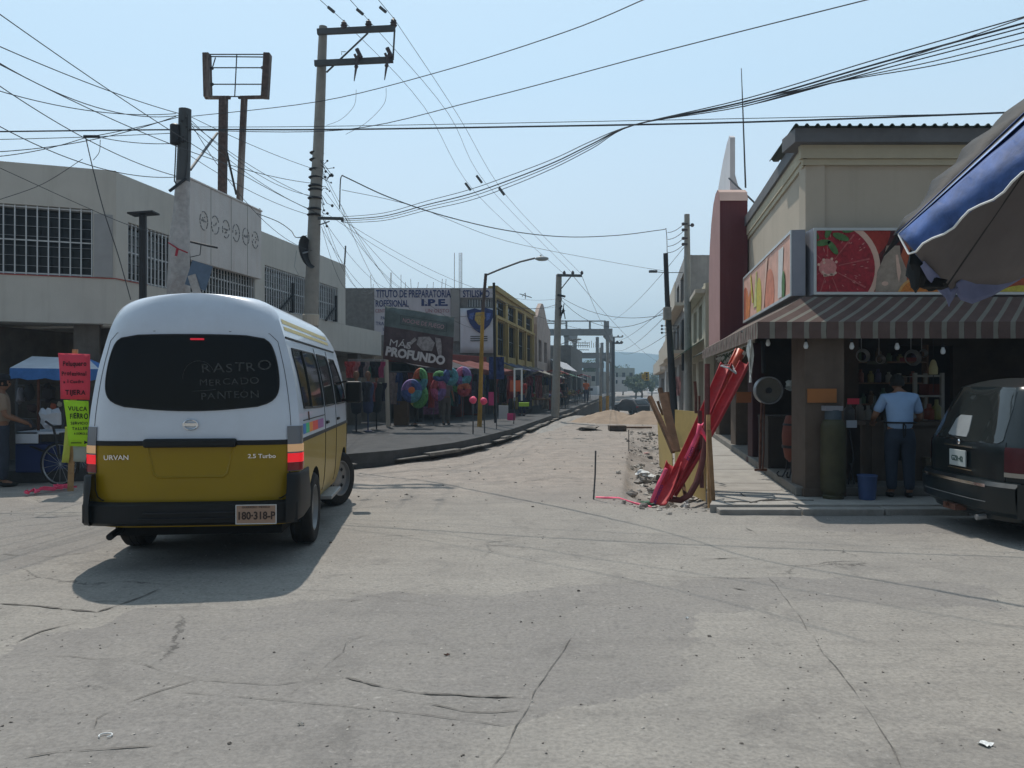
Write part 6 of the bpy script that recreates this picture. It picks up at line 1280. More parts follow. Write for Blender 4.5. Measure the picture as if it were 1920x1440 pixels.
ol = [(-.66, 1.0), (-.60, 1.3), (-.55, 1.47), (-.50, 1.51), (-.2, 1.525), (0, 1.53), (.2, 1.525), (.50, 1.51), (.55, 1.47), (.60, 1.3), (.66, 1.0), (.62, .97), (.3, .96), (0, .955), (-.3, .96), (-.62, .97)]
den = []
for i in range(len(ol)):
    p_, q_ = ol[i], ol[(i+1) % len(ol)]; m_ = max(1, int(math.hypot(p_[0]-q_[0], p_[1]-q_[1]) / .1)); den += [(p_[0]+(q_[0]-p_[0])*j/m_, p_[1]+(q_[1]-p_[1])*j/m_) for j in range(m_)]
rw2 = rpatch(mvn, 'rear_window', mat('rear_glass', (0.02, 0.024, 0.024), .05, .2, 3, spec=.6, coat=.3), den, .006, 6)
rpatch(rw2, 'window_patch', mat('window_patch_grey', (0.25, 0.27, 0.28), .5, .2), [(-.30, 1.02), (-.26, 1.18), (-.20, 1.22), (.02, 1.22), (.08, 1.06), (.08, 1.0), (-.26, 1.0)], .012, 3)  # pale grey patch laid on the rear glass
q = MB(); q.tube([P3 for P3 in [(.0, mrear(0, .97) - .02, .97), (-.25, mrear(0, 1.03) - .02, 1.0), (-.5, mrear(0, 1.2) - .02, 1.03)]], .008, 5); q.build('rear_wiper', M_black, mvn, local=True)
gp_ = MB(); gp_.tube([(x, mrear(x, z) - .001, z) for x, z in ((-.70, .98), (-.72, .9), (-.72, .6), (.72, .6), (.72, .9), (.70, .98))], .006, 4); gp_.build('tailgate_gap', M_black, mvn, local=True)
for s in (-1, 1):
    q = MB(); q.sheet([[(s * x, y, z) for x, y in ((.72, mrear(.72, z) - .012), (.80, mrear(.80, z) - .014), (.87, mrear(.87, z) - .012), (mw(z) + .012, mrear(mw(z), z) + .02), (mw(z) + .008, .26))] for z in (.70, .75, .80, .85, .90, .94)]); tlm = q.build('tail_lamp', mat('dull_red_lens', (0.07, 0.008, 0.012), .4, .2, 9), mvn, smooth=True, local=True)
    q = MB(); q.sheet([[(s * x, y, z) for x, y in ((.72, mrear(.72, z) - .013), (.80, mrear(.80, z) - .015), (.87, mrear(.87, z) - .013), (mw(z) + .013, mrear(mw(z), z) + .02))] for z in (.655, .675, .698)]); q.build('reverse_lens', mat('pale_lens', (0.35, 0.3, 0.25), .3), tlm, smooth=True, local=True)
    q = MB(); pts = [(.75, 1.02), (.5, 1.08)]
    for nm_, a_, b_ in (('side_window', .75, 1.75), ('side_window', 1.85, 2.75), ('front_door_window', 2.85, 3.5)):
        o_ = [(a_ + .25 * (a_ < 1), 1.0), (a_ + .45 * (a_ < 1), 1.42), (b_, 1.42), (b_, 1.0)]; d2 = []
        for i in range(4):
            p_, q_ = o_[i], o_[(i+1) % 4]; d2 += [(p_[0]+(q_[0]-p_[0])*j/4, p_[1]+(q_[1]-p_[1])*j/4) for j in range(4)]
        spatch(mvn, nm_, M_tint, d2, s, .004)
    q = MB(); q.tube([(s * .52, 1.0, 1.64), (s * .52, 3.0, 1.66)], .015, 6); q.build('roof_rail', M_dsteel, mvn, local=True)
q = MB(); rws = []
for z, o_ in ((.27, .02), (.32, .09), (.45, .11), (.56, .11), (.60, .07)): rws.append([(-.9 + 1.8 * i / 20, -o_ + .15 * abs(-1 + i / 10)**4, z) for i in range(21)] )
q.sheet(rws); q.sheet([rws[-1], [(x, .1, .605) for x, y, z in rws[-1]]]); q.sheet([[(.9 * s_, .06, z), (.9 * s_ , .6, z)] for s_ in (1,) for z in (.27, .6)]); bmp = q.build('rear_bumper', M_mgreen, mvn, smooth=True, local=True)
q = MB(); q.sheet([[(-.62 + 1.24 * i / 16, -.118 + .15 * abs((-.62 + 1.24 * i / 16) / .9)**4 - .004, z) for i in range(17)] for z in (.545, .575)]); q.build('chrome_strip', M_chrome, bmp, local=True, smooth=True)
q = MB(); q.sheet([[(-.62 + 1.24 * i / 16, -.112 + .15 * abs((-.62 + 1.24 * i / 16) / .9)**4 - .004, z) for i in range(17)] for z in (.40, .408)]); q.build('bumper_groove', M_steel, bmp, local=True, smooth=True)
q = MB(); q.box(-.16, .16, -.035, -.02, .69, .86); plt = q.build('number_plate', mat('plate_white', (0.38, 0.42, 0.42), .6, .1), mvn, local=True, bevel=.004)
text('GZR·42', .075, mat('plate_green_ink', (0.05, 0.09, 0.08), .7), plt, chain(mvn) @ T(0, -.037, .745), sx=.95, bold=.03, ext=.001)
q = MB(); q.box(-.28, .28, -.03, .02, .895, .91); q.box(-.20, .26, -.025, .02, .66, .672); q.build('tailgate_trim', M_chrome, mvn, local=True)
q = MB(); q.ball((0, -.02, .945), .028, nu=8, nv=6, sq=(1, .4, 1)); q.build('emblem', M_chrome, mvn, local=True, smooth=True)
q = MB(); q.box(-.12, .12, -.12, .2, .24, .30); q.tube([(0, -.15, .27), (0, -.15, .31)], .02, 8); q.build('tow_hitch', M_rust, mvn, local=True)
q = MB(); q.tube([(.45, .8, .25), (.45, .05, .24), (.45, -.08, .22)], .028, 8); q.build('exhaust_pipe', M_steel, mvn, local=True, smooth=True)
q = MB(); q.box(-.7, .7, .3, 4.2, .15, .25); q.build('underbody', M_arch, mvn, local=True)
for s in (-1, 1):
    for y in (.95, 3.75): wheel(mvn, s * .80, y, .31, s=s)
yrear, wy, vw = yr_s, wy_s, vw_s
# two dark cars far down the street
def farcar(label, px, Y, rz, m):
    c = W(px, 0, Y); c.z = hgt(c.x, Y); t = thing('parked_car', label, 'car', tuple(c), rz, 'dark cars far down the street')
    q = MB(); prof = [(-2.1, .35), (-2.1, .85), (-1.9, 1.0), (-1.3, 1.4), (-.2, 1.48), (.5, 1.42), (1.0, 1.0), (1.9, .85), (2.1, .6), (2.1, .35)]
    rows = []
    for k, x in enumerate((-.85, -.8, -.6, .6, .8, .85)): rows.append([(x * (1 - .12 * max(0, z - .9) / .5), y * (.97 if abs(x) > .8 else 1), .35 + (z - .35) * (.96 if abs(x) > .8 else 1)) for y, z in prof])
    q.sheet([r + [r[0]] for r in rows]); q.poly(rows[0]); q.poly(rows[-1][::-1]); q.build('body', m, t, smooth=True, local=True)
    q = MB(); q.prism([(-.62, -1.87, 1.04), (.62, -1.87, 1.04), (.55, -1.37, 1.37), (-.55, -1.37, 1.37)], (0, -.02, .02)); q.build('rear_window', M_tint, t, local=True)
    for s in (-1, 1):
        for y in (-1.3, 1.3): q = MB(); q.lathe([(.2, -.1), (.31, -.1), (.33, 0), (.31, .1), (.2, .1)], 14, 0, T(s * .78, y, .32) @ Matrix.Rotation(R(90), 4, 'Y'), closed=True); q.build('wheel', M_rubber, t, local=True)
        q = MB(); q.box(s * .75 - .12, s * .75 + .12, -2.115, -2.09, .7, .85); q.build('tail_lamp', M_lred, t, local=True)
    return t
farcar('black car parked far down the street behind the right earth heap', 1184, 76, R(25), M_dark); farcar('dark car parked beyond the black one, nearer the stakes', 1207, 82, R(-10), mat('dark_blue_car', (0.03, 0.035, 0.05), .3, spec=.6))
# ---------------- blue umbrella reaching in from the upper right ----------------
M_ublue = mat('blue_umbrella_cloth', (0.04, 0.085, 0.24), .6, .5, 6, .3, 12); M_uin = mat('umbrella_lining', (0.15, 0.135, 0.135), .9, .12, 2, .4, 6); M_ulb = mat('pale_blue_band', (0.28, 0.42, 0.72), .55, .1, 5)
um = thing('market_umbrella', 'large blue umbrella with grey lining leaning in at the upper right', 'umbrella', (3.75, 4.75, 0))
A = W(1685, 440, 4.4); A1 = W(1704, 476, 4.3); Tp = Vector((3.6, 4.7, 3.66)); N = W(2060, 128, 3.5); N2 = W(2160, 60, 3.7)
B = W(1768, 545, 5.3); C = W(1948, 512, 5.7); D = W(2250, 470, 5.2)
def panel(mb, a, b, c, n=10, sagk=.03, mi=0):
    a, b, c = Vector(a), Vector(b), Vector(c); rows = []
    nn = (b - a).cross(c - a).normalized()
    for i in range(n + 1):
        l, r_ = a.lerp(b, i / n), a.lerp(c, i / n); rows.append([l.lerp(r_, k / 8) + nn * sagk * math.sin(math.pi * k / 8) * (i / n) + nn * .012 * noise.noise(Vector((i * .7, k * .9, 0))) * (1 if 0 < k < 8 else 0) for k in range(9)])
    mb.sheet(rows, mi)
q = MB(); panel(q, Tp, A, N, 12, -.02); 
# scalloped blue skirt below the near rim
rows = []
for i in range(19):
    t = i / 18; p = A.lerp(N, t); p2 = A1.lerp(W(2060, 222, 3.35), t); wv = .009 * math.sin(i * 1.3) + .006 * math.sin(i * 2.9); rows.append([p + Vector((-.02, -.05, 0)) * min(1, t * 6), p.lerp(p2, .5) + Vector((wv - .02, -abs(wv) - .07, 0)), p2 + Vector((-wv * 1.2, -.07, wv))])
q.sheet(rows); o = q.build('canopy', M_ublue, um, smooth=True); o.modifiers.new('s', 'SOLIDIFY').thickness = .004
q = MB(); a1 = A.lerp(Tp, .02); rows = [[A + Vector((-.004, -.006, .003)), A + Vector((-.004, -.006, .004))]]
for i in range(1, 13): t = i / 12; p = A.lerp(Tp, t); p2 = A.lerp(Tp.lerp(N, .34), t); rows.append([p + Vector((-.004, -.008, .004)), p2 + Vector((-.006, -.008, .005))])
q.sheet(rows); o = q.build('pale_band', M_ulb, um, smooth=True); o.modifiers.new('s', 'SOLIDIFY').thickness = .003
q = MB(); panel(q, Tp + Vector((.05, .05, 0)), A + Vector((.02, .03, 0)), B, 12, .03); panel(q, Tp + Vector((.05, .05, 0)), B, C, 12, .05); panel(q, Tp + Vector((.05, .05, 0)), C, D, 12, .05)
rows = []   # grey lining seen under the near rim, closing towards the far side
o = q.build('lining', M_uin, um, smooth=True); o.modifiers.new('s', 'SOLIDIFY').thickness = .004
q = MB(); q.tube([A1 + Vector((-.02, 0, .03))] + [r_[2] + Vector((0, -.003, -.002)) for r_ in rows] if rows else [A, A1] + [A1.lerp(W(2060, 222, 3.35), i / 18) + Vector((-.011 * math.sin(i * 1.3), -.08, .009 * math.sin(i * 1.3))) for i in range(19)], .006, 5); q.build('white_piping', M_white, um, smooth=True)
def flapsheet(mb, tops, bots):
    rows = []
    for k in range(6):
        t = k / 5; rows.append([a.lerp(b, t) + Vector((.015 * math.sin(i * 1.5 + k * .6), .02 * math.cos(i * 1.1), 0)) * t for i, (a, b) in enumerate(zip(tops, bots))])
    mb.sheet(rows)
q = MB()
tl_ = [W(1722, 492, 4.78), W(1735, 505, 4.9), W(1748, 518, 5.05), W(1760, 532, 5.18), W(1772, 545, 5.28), W(1786, 540, 5.34)]; tl_ = [p_ + Vector((0, -.06, 0)) for p_ in tl_]
flapsheet(q, tl_, [W(1728, 498, 4.75), W(1744, 522, 4.87), W(1756, 543, 5.0), W(1766, 560, 5.12), W(1776, 575, 5.2), W(1784, 572, 5.26)])
tl_ = [W(1784, 532, 5.35), W(1800, 520, 5.38), W(1820, 522, 5.43), W(1850, 522, 5.5), W(1885, 516, 5.58), W(1930, 508, 5.66)]; tl_ = [p_ + Vector((0, -.06, 0)) for p_ in tl_]
flapsheet(q, tl_, [W(1790, 540, 5.3), W(1806, 562, 5.32), W(1822, 570, 5.36), W(1852, 556, 5.44), W(1886, 538, 5.52), W(1930, 516, 5.62)])
o = q.build('hanging_flap', mat('faded_blue_flap', (0.17, 0.19, 0.32), .8, .2, 4), um, smooth=True); o.modifiers.new('s', 'SOLIDIFY').thickness = .004
q = MB(); E5 = Vector((5.35, 3.7, 2.75)); D_ = Vector(D); panel(q, Tp + Vector((0, 0, .03)), D_, E5, 10, .04); panel(q, Tp + Vector((0, 0, .03)), E5, Vector(N), 10, .04); panel(q, Tp + Vector((0, .06, .03)), A + Vector((.02, .06, .02)), B + Vector((0, .04, .02)), 10, .03); panel(q, Tp + Vector((0, .06, .03)), B + Vector((0, .04, .02)), C + Vector((0, .04, .02)), 10, .05); panel(q, Tp + Vector((0, .06, .03)), C + Vector((0, .04, .02)), D_ + Vector((0, .04, .02)), 10, .05)
o = q.build('canopy', M_ublue, um, smooth=True); o.modifiers.new('s', 'SOLIDIFY').thickness = .004
q = MB(); q.tube([Tp, Tp.lerp(B, .5) - Vector((0, 0, .0)), B], .009, 5); q.tube([Tp, Tp.lerp(C, .5), C], .009, 5); q.tube([Tp, A], .009, 5); q.tube([Tp, D], .009, 5); q.build('rib', M_dark, um)
q = MB(); q.tube([Vector((3.95, 4.85, 0)), Vector((3.85, 4.82, 1.5)), Tp + Vector((.05, 0, .05))], .022, 10); q.build('pole', M_steel, um); q = MB(); q.lathe([(.25, 0), (.25, .06), (.06, .12), (.04, .3), (.03, .32)], 20, 0, T(3.95, 4.85, 0)); q.build('base', M_conc, um)
# black tarpaulin thrown over the back of the umbrella
tb = MB(); rows = []
for i in range(15):
    t = i / 14; a = A.lerp(Tp, t); up_ = W(1690, 432, 4.75).lerp(W(1960, 165, 5.1), t); bul = .10 * math.sin(math.pi * t) + .03 * math.sin(i * 1.9); rows.append([a + Vector((0, .03, .0)), a.lerp(up_, .5) + Vector((-bul * .35, .08, bul * .35)), up_ + Vector((-bul * .5, .05, bul * .5)), up_ + Vector((.05, .35, -.1))])
tb.sheet(rows); o = solo(tb, 'black_tarpaulin', mat('black_tarp', (0.012, 0.013, 0.014), .7, .3, 5, .4, 12), 'black tarpaulin draped behind the blue umbrella edge', 'tarpaulin', smooth=True); o.modifiers.new('s', 'SOLIDIFY').thickness = .006
tb = MB(); tb.ball(W(1720, 496, 4.9), .11, 0, 14, 10, (.5, .5, 1.3), .3); tb.ball(W(1748, 532, 4.95), .065, 0, 12, 8, (1.3, .5, .7), .3); solo(tb, 'dark_bundle', MATS['black_tarp'], 'dark bundle tied under the front corner of the blue umbrella', 'bundle', smooth=True)
# ---------------- people ----------------
def skinmesh(chains, sub=2, root=0):
    bm = bmesh.new(); lay = bm.verts.layers.skin.verify(); V = {}
    for ch in chains:
        prev = None
        for key, co, r_ in ch:
            if key not in V:
                v = bm.verts.new(co); sk = v[lay]; sk.radius = (r_, r_) if not isinstance(r_, tuple) else r_; sk.use_root = (len(V) == root); V[key] = v
            v = V[key]
            if prev is not None and not any(e.other_vert(prev) == v for e in prev.link_edges): bm.edges.new((prev, v))
            prev = v
    me = bpy.data.meshes.new('s'); bm.to_mesh(me); bm.free(); o = bpy.data.objects.new('s', me); COL.objects.link(o)
    m1 = o.modifiers.new('k', 'SKIN'); m1.use_smooth_shade = True; m1.use_x_symmetry = False
    m2 = o.modifiers.new('u', 'SUBSURF'); m2.levels = m2.render_levels = sub
    r_ = bpy.data.meshes.new_from_object(o.evaluated_get(bpy.context.evaluated_depsgraph_get())); bpy.data.objects.remove(o); return r_
def put(me, name, m, parent):
    me.materials.clear(); me.materials.append(m); o = bpy.data.objects.new(name, me); COL.objects.link(o); o.parent = parent; me.polygons.foreach_set('use_smooth', [True] * len(me.polygons)); return o
M_skin = mat('brown_skin', (0.22, 0.115, 0.07), .6, .08, 6, spec=.3); M_hair = mat('black_hair', (0.008, 0.007, 0.006), .7, .3, 20)
def person(label, loc, rz, H=1.65, shirt=(0.3, .4, .6), trousers=(0.03, 0.04, 0.06), arms=None, lean_=0.0, apron=False, hat=None, fingers=True, shoes=(0.02, .02, .02), step=0.0, group=None, sleeve=.5, headtilt=0.0, long_=False):
    """local frame: faces +y; feet at z = 0"""
    t = thing('person', label, 'person', loc, rz, group); s = H / 1.70; V3 = lambda x, y, z: Vector((x * s, (y + lean_ * max(0, z - .95)) * s, z * s))
    arms = arms or {1: ((.23, .02, 1.12), (.25, .14, .88)), -1: ((-.23, .02, 1.12), (-.25, .14, .88))}
    hp = V3(0, 0, .93); ch = [[('pel', hp, .125*s), ('wai', V3(0, 0, 1.08), (.13*s, .10*s)), ('che', V3(0, 0, 1.26), (.155*s, .115*s)), ('shu', V3(0, -.01, 1.40), (.13*s, .09*s)), ('nek', V3(0, .0, 1.475), .05*s), ('hd0', V3(0, .015 + headtilt * .4, 1.53), .055*s)]]
    for sd in (1, -1):
        st = step * sd
        ch.append([('pel', hp, 0), ('hip%d' % sd, V3(sd * .09, 0, .86), .09*s), ('kne%d' % sd, V3(sd * .10, st * .5 + .02, .48), .058*s), ('ank%d' % sd, V3(sd * .105, st - .02, .09), .04*s), ('toe%d' % sd, V3(sd * .12, st + .12, .035), .035*s)])
        e, h = arms[sd]; E = V3(*e); Hh = V3(*h)
        ch.append([('shu', None, 0), ('sh%d' % sd, V3(sd * .165, 0, 1.385), .062*s), ('el%d' % sd, E, .042*s), ('wr%d' % sd, Hh, .027*s), ('pa%d' % sd, Hh + (Hh - E).normalized() * .06 * s, (.036*s, .02*s))])
    body = put(skinmesh(ch, 2), 'body', M_skin, t)
    # head, face
    hc = V3(0, .02 + headtilt * .6, 1.60); q = MB(); rows = []
    for i in range(17):
        th = math.pi * i / 16; rr = []
        for k in range(24):
            ph = 2 * math.pi * k / 24; d = Vector((math.sin(th) * math.sin(ph), math.sin(th) * math.cos(ph), math.cos(th)))
            x, y, z = d.x * .077, d.y * .094, d.z * .115
            if z < 0: x *= 1 + z * 2.6; y *= 1 + z * (1.4 if y > 0 else 3.2)
            if d.y > .8: y += .022 * math.exp(-((x / .013)**2)) * math.exp(-(((z + .018) / .02)**2)); y -= .008 * math.exp(-(((abs(x) - .03) / .014)**2)) * math.exp(-(((z - .01) / .012)**2)); y += .006 * math.exp(-((x / .022)**2)) * math.exp(-(((z + .052) / .01)**2))
            rr.append(hc + Vector((x, y, z)) * s)
        rows.append(rr + [rr[0]])
    q.sheet(rows)
    for sd in (1, -1): q.ball(hc + Vector((sd * .079, -.005, -.005)) * s, .03 * s, 0, 8, 6, (.35, .6, 1.0))
    q.build('head', M_skin, t, smooth=True, local=True)
    q = MB()
    for sd in (1, -1): q.ball(hc + Vector((sd * .03, .083, .012)) * s, .011 * s, 0, 8, 6)
    q.build('eyes', M_ink, t, smooth=True, local=True)
    q = MB(); rows = []
    for i in range(9):
        th = math.pi * .62 * i / 8; rows.append([hc + Vector((math.sin(th) * math.sin(ph) * .087, math.sin(th) * math.cos(ph) * .102 * (1 if math.cos(ph) < .3 or th < 1.0 else .9) - .008, math.cos(th) * .125)) * s for ph in [2 * math.pi * k / 20 for k in range(21)]])
    q.sheet(rows); q.build('hair', M_hair, t, smooth=True, local=True)
    for sd in (1, -1):                       # five separate fingers on each hand
        e, h = arms[sd]; E = V3(*e); Hh = V3(*h); f = (Hh - E).normalized(); up = Vector((0, 0, 1)); w_ = f.cross(up); w_ = w_.normalized() if w_.length > .2 else Vector((0, 1, 0)); n_ = w_.cross(f); q = MB(); b = Hh + f * .085 * s
        for k, L_ in enumerate((.065, .075, .07, .055)):
            o_ = w_ * (.027 - .018 * k) * s; p0 = b - f * .02 * s + o_; p1 = p0 + (f * .9 - n_ * .25) * L_ * .5 * s; p2 = p1 + (f * .55 - n_ * .8) * L_ * .5 * s; q.tube([p0, p1, p2], [.0095*s, .0085*s, .007*s], 6)
        p0 = Hh + f * .03 * s + w_ * .03 * s; q.tube([p0, p0 + (w_ * .6 + f * .8) * .03 * s, p0 + (w_ * .3 + f) * .055 * s], [.012*s, .0105*s, .008*s], 6)
        if fingers: q.build('hand', M_skin, t, smooth=True, local=True)
    # trousers, shirt, shoes
    tm = mat('trousers_%d' % (hash(trousers) % 9999), trousers, .9, .15, 6, .3, 40); cm = mat('shirt_%d' % (hash(shirt) % 9999), shirt, .85, .08, 5, .25, 14)
    ct = [[('pel', V3(0, 0, .94), (.155*s, .13*s)), ('top', V3(0, 0, 1.02), (.15*s, .118*s))]]
    for sd in (1, -1): st = step * sd; ct.append([('pel', None, 0), ('h%d' % sd, V3(sd * .09, 0, .83), .112*s), ('k%d' % sd, V3(sd * .10, st * .5 + .02, .48), .08*s), ('a%d' % sd, V3(sd * .105, st - .02, .09), .065*s)])
    put(skinmesh(ct, 2), 'trousers', tm, t)
    cs = [[('w', V3(0, 0, .90 if long_ else .96), (.165*s, .135*s)), ('c0', V3(0, 0, 1.08), (.165*s, .13*s)), ('c', V3(0, 0, 1.26), (.18*s, .135*s)), ('sh', V3(0, -.01, 1.395), (.15*s, .10*s)), ('nk', V3(0, 0, 1.455), .068*s)]]
    for sd in (1, -1):
        e, h = arms[sd]; E = V3(*e); S0 = V3(sd * .17, 0, 1.385); cc = [('sh', None, 0), ('s%d' % sd, S0, .08*s), ('m%d' % sd, S0.lerp(E, sleeve), .066*s), ('e%d' % sd, S0.lerp(E, min(.98, sleeve + .3)), .062*s)]
        if sleeve > .9: cc += [('f%d' % sd, E.lerp(V3(*h), .9), .045*s)]
        cs.append(cc)
    shirt_o = put(skinmesh(cs, 2), 'shirt', cm, t)
    for sd in (1, -1):
        q = MB(); st = step * sd; q.ball(V3(sd * .11, st + .05, .04), .07 * s, 0, 12, 8, (.65, 1.9, .62)); q.build('shoe', mat('shoe_%d' % (hash(shoes) % 99), shoes, .6), t, smooth=True, local=True)
    if apron:
        q = MB(); q.tube([V3(.185 * math.cos(a), .0 + .15 * math.sin(a), 1.045) for a in [2 * math.pi * k / 24 for k in range(25)]], .014 * s, 6, cap=False)
        q.tube([V3(0, -.158, 1.045), V3(-.01, -.165, .95), V3(0, -.155, .84)], .010 * s, 5); q.tube([V3(0, -.155, 1.045), V3(.02, -.165, 1.0), V3(.018, -.155, .86)], .008 * s, 5)
        a_ = q.build('apron_string', M_ink, t, smooth=True, local=True)
        q = MB(); q.sheet([[V3(x, .165 - abs(x) * .3, z) for x in (-.16, -.08, 0, .08, .16)] for z in (.5, .8, 1.05, 1.3)]); ap = q.build('apron', M_dark, t, smooth=True, local=True); ap.modifiers.new('s', 'SOLIDIFY').thickness = .006
    if hat:
        q = MB(); q.lathe([(.12*s, 0), (.125*s, .006*s), (.10*s, .012*s), (.098*s, .06*s), (.07*s, .10*s), (.01, .108*s)], 20, 0, T(*(hc + Vector((0, 0, .045*s))))); q.prism([tuple(hc + Vector((x, y, .05)) * 1) for x, y in ((-.07, .07), (.07, .07), (.055, .165), (-.055, .165))], (0, 0, .008)); q.build('cap', mat('cap_dark', hat, .9), t, smooth=True, local=True)
    return t
person('man seen from behind in light blue shirt and dark apron strings at the counter', (4.97, 10.24, .1), R(-10), 1.56, shirt=(0.27, 0.40, 0.60), trousers=(0.025, 0.035, 0.055), lean_=.12, apron=True, long_=True, headtilt=.10,
       arms={1: ((.27, .10, 1.10), (.22, .34, 1.02)), -1: ((-.28, .08, 1.12), (-.24, .33, 1.04))})
bpy.data.objects['person'].scale = (1.12, 1.05, 1.0)
person('man in beige shirt and dark cap at the left frame edge by the stall', (-7.72, 12.1, 0), R(-62), 1.66, shirt=(0.26, 0.2, 0.15), trousers=(0.04, 0.05, 0.07), hat=(0.02, .02, .025), arms={1: ((.24, .06, 1.10), (.2, .30, 1.0)), -1: ((-.24, .06, 1.10), (-.2, .3, .98))}, step=.05)
pp = person('small distant figure in black standing by the far left shops', (W(1057, 0, 46).x, 46, .2), R(170), 1.65, shirt=(0.02, .02, .022), trousers=(0.02, .02, .025), fingers=False)
person('woman in dark clothes standing at the swim ring shop', (W(779, 0, 25.5).x, 25.5, .2), R(100), 1.58, shirt=(0.03, .03, .035), trousers=(0.02, .02, .02), fingers=False)
person('person in a red top near the tall windows building', (W(979, 0, 34).x, 34, .2), R(150), 1.6, shirt=(0.35, .04, .03), trousers=(0.04, .05, .1), fingers=False)
person('person in patterned grey clothes by the left shop door', (W(836, 0, 26.5).x, 26.5, .2), R(200), 1.6, shirt=(0.16, .13, .14), trousers=(0.12, .11, .1), fingers=False, step=.08)
person('distant pedestrian in an orange top near the far poles', (W(1099, 0, 58).x, 58, .2), R(0), 1.65, shirt=(0.45, .12, .04), trousers=(0.04, .05, .08), fingers=False, step=.1)

# more clutter inside the dark shop: hanging pans, shelves of jars, crates
sh3 = thing('wall_shelf', 'dark wall shelf crowded with jars at the back of the corner shop', 'shelf', (5.4, 13.3, .22)); q = MB()
for z in (1.2, 1.55, 1.9): q.box(4.95, 6.9, 13.25, 13.42, z, z + .025)
for x in (4.95, 6.87): q.box(x, x + .03, 13.25, 13.42, .22, 2.2)
q.build('frame', M_oldw, sh3); r5 = random.Random(11)
for z in (1.226, 1.576, 1.926):
    x = 5.03
    while x < 6.8:
        c_ = r5.choice([(.2, .05, .03), (.2, .18, .05), (.25, .25, .22), (.05, .1, .05), (.06, .05, .12), (.12, .08, .05)]); h_ = r5.uniform(.12, .26); q = MB(); q.lathe([(.04, 0), (.05, .01), (.05, h_ * .7), (.025, h_ * .8), (.025, h_)], 10, 0, T(x, 13.33, z)); q.build('jar', mat('jar%d' % int(c_[0] * 99 + c_[1] * 999), c_, .4, .2), sh3, smooth=True); x += r5.uniform(.12, .26)
for i, (px, Y, r_, z) in enumerate(((1615, 11.6, .10, 1.95), (1648, 11.7, .07, 1.9), (1708, 11.6, .12, 1.92), (1728, 11.5, .06, 1.98))):
    x = W(px, 0, Y).x; q = MB(); q.lathe([(r_ * .7, 0), (r_, .05), (r_, .07), (r_ * .65, .012)], 16, 0, T(x, Y, z) @ Matrix.Rotation(R(80), 4, 'X'), closed=True); q.tube([(x, Y, z + r_), (x, Y, z + r_ + .15), (x, Y, 2.5)], .006, 4)
    solo(q, 'hanging_pan', M_steel, ('wide pan hanging just right of the brown pillar', 'small pan hanging over the head of the man in blue', 'largest pan hanging left of the pendant lamp', 'smallest pan hanging by the pendant lamp')[i], 'pan', 'pans hanging in the corner shop', smooth=True)
for i, (px, Y, w, h, c_, lab) in enumerate(((1760, 10.9, .35, .3, (.16, .13, .09), 'cardboard box on the shop floor behind the minivan corner'), (1600, 11.6, .3, .35, (.08, .10, .14), 'dull blue crate under the counter left end'), (1470, 12.6, .5, .8, (.05, .04, .035), 'dark cupboard in the open side bay of the shop'))):
    x = W(px, 0, Y).x; q = MB(); q.box(x - w/2, x + w/2, Y, Y + w, .22, .22 + h); q.box(x - w/2 - .01, x + w/2 + .01, Y - .01, Y + w + .01, .22 + h + .001, .25 + h); solo(q, 'crate', mat('crate%d' % i, c_, .85, .2), lab, 'crate', bevel=.006)
# ---------------- left street stall ----------------
M_sbl = mat('stall_blue', (0.05, 0.16, 0.42), .7, .2, 5); M_swh = mat('stall_white', (0.5, 0.55, 0.62), .7, .1, 5)
stl = thing('stall_umbrella', 'blue and white canopy over the stall at the left edge', 'umbrella', (W(90, 0, 13).x, 13, 0))
q = MB(); Yc = 13.0; ca = [W(18, 690, 12.5), W(186, 692, 12.3), W(205, 688, 13.8), W(60, 690, 14.0)]; ap = [W(60, 668, 13.2), W(165, 672, 13.1)]
q.sheet([[ca[0], ap[0]], [ca[1], ap[1]]], 1); q.sheet([[ca[3], ap[0]], [ca[2], ap[1]]], 1); q.add([ca[0], ca[3], ap[0]], [(0, 1, 2)], 0); q.add([ca[1], ca[2], ap[1]], [(0, 1, 2)], 0)
dz = Vector((0, 0, .17)); L_ = [ca[0].lerp(ca[1], i / 10) for i in range(11)]; q.sheet([L_, [p - dz + Vector((0, 0, .02 * math.sin(i * 2))) for i, p in enumerate(L_)]], 0); L_ = [ca[3].lerp(ca[0], i / 5) for i in range(6)]; q.sheet([L_, [p - dz for p in L_]], 0)
q.sheet([[ca[1], ca[2]], [ca[1] - dz, ca[2] - dz]], 0); q.build('canopy', [M_sbl, M_swh], stl)
for px, Y in ((72, 12.6), (32, 13.6)): q = MB(); q.tube([W(px, 690, Y), (W(px, 0, Y).x, Y, 0)], .02, 6); q.build('pole', M_rust if px == 72 else M_dsteel, stl)
cart = thing('vending_tricycle', 'dark vending tricycle with a white tray under the blue canopy', 'tricycle', (W(95, 0, 12.5).x, 12.5, 0))
q = MB(); a = W(45, 808, 12.5); b = W(125, 832, 12.5); q.box(a.x, b.x, 12.3, 13.1, a.z - .02, a.z + .0); q.box(a.x, a.x + .35, 12.28, 12.298, a.z - .18, a.z + .0); q.box(a.x, b.x, 12.28, 12.298, a.z - .04, a.z); q.build('tray', M_swh, cart, bevel=.01)
q = MB(); q.box(a.x - .05, a.x + .45, 12.35, 12.9, .18, .62); q.build('blue_crate', mat('crate_navy', (0.02, 0.035, 0.12), .7), cart, bevel=.02)
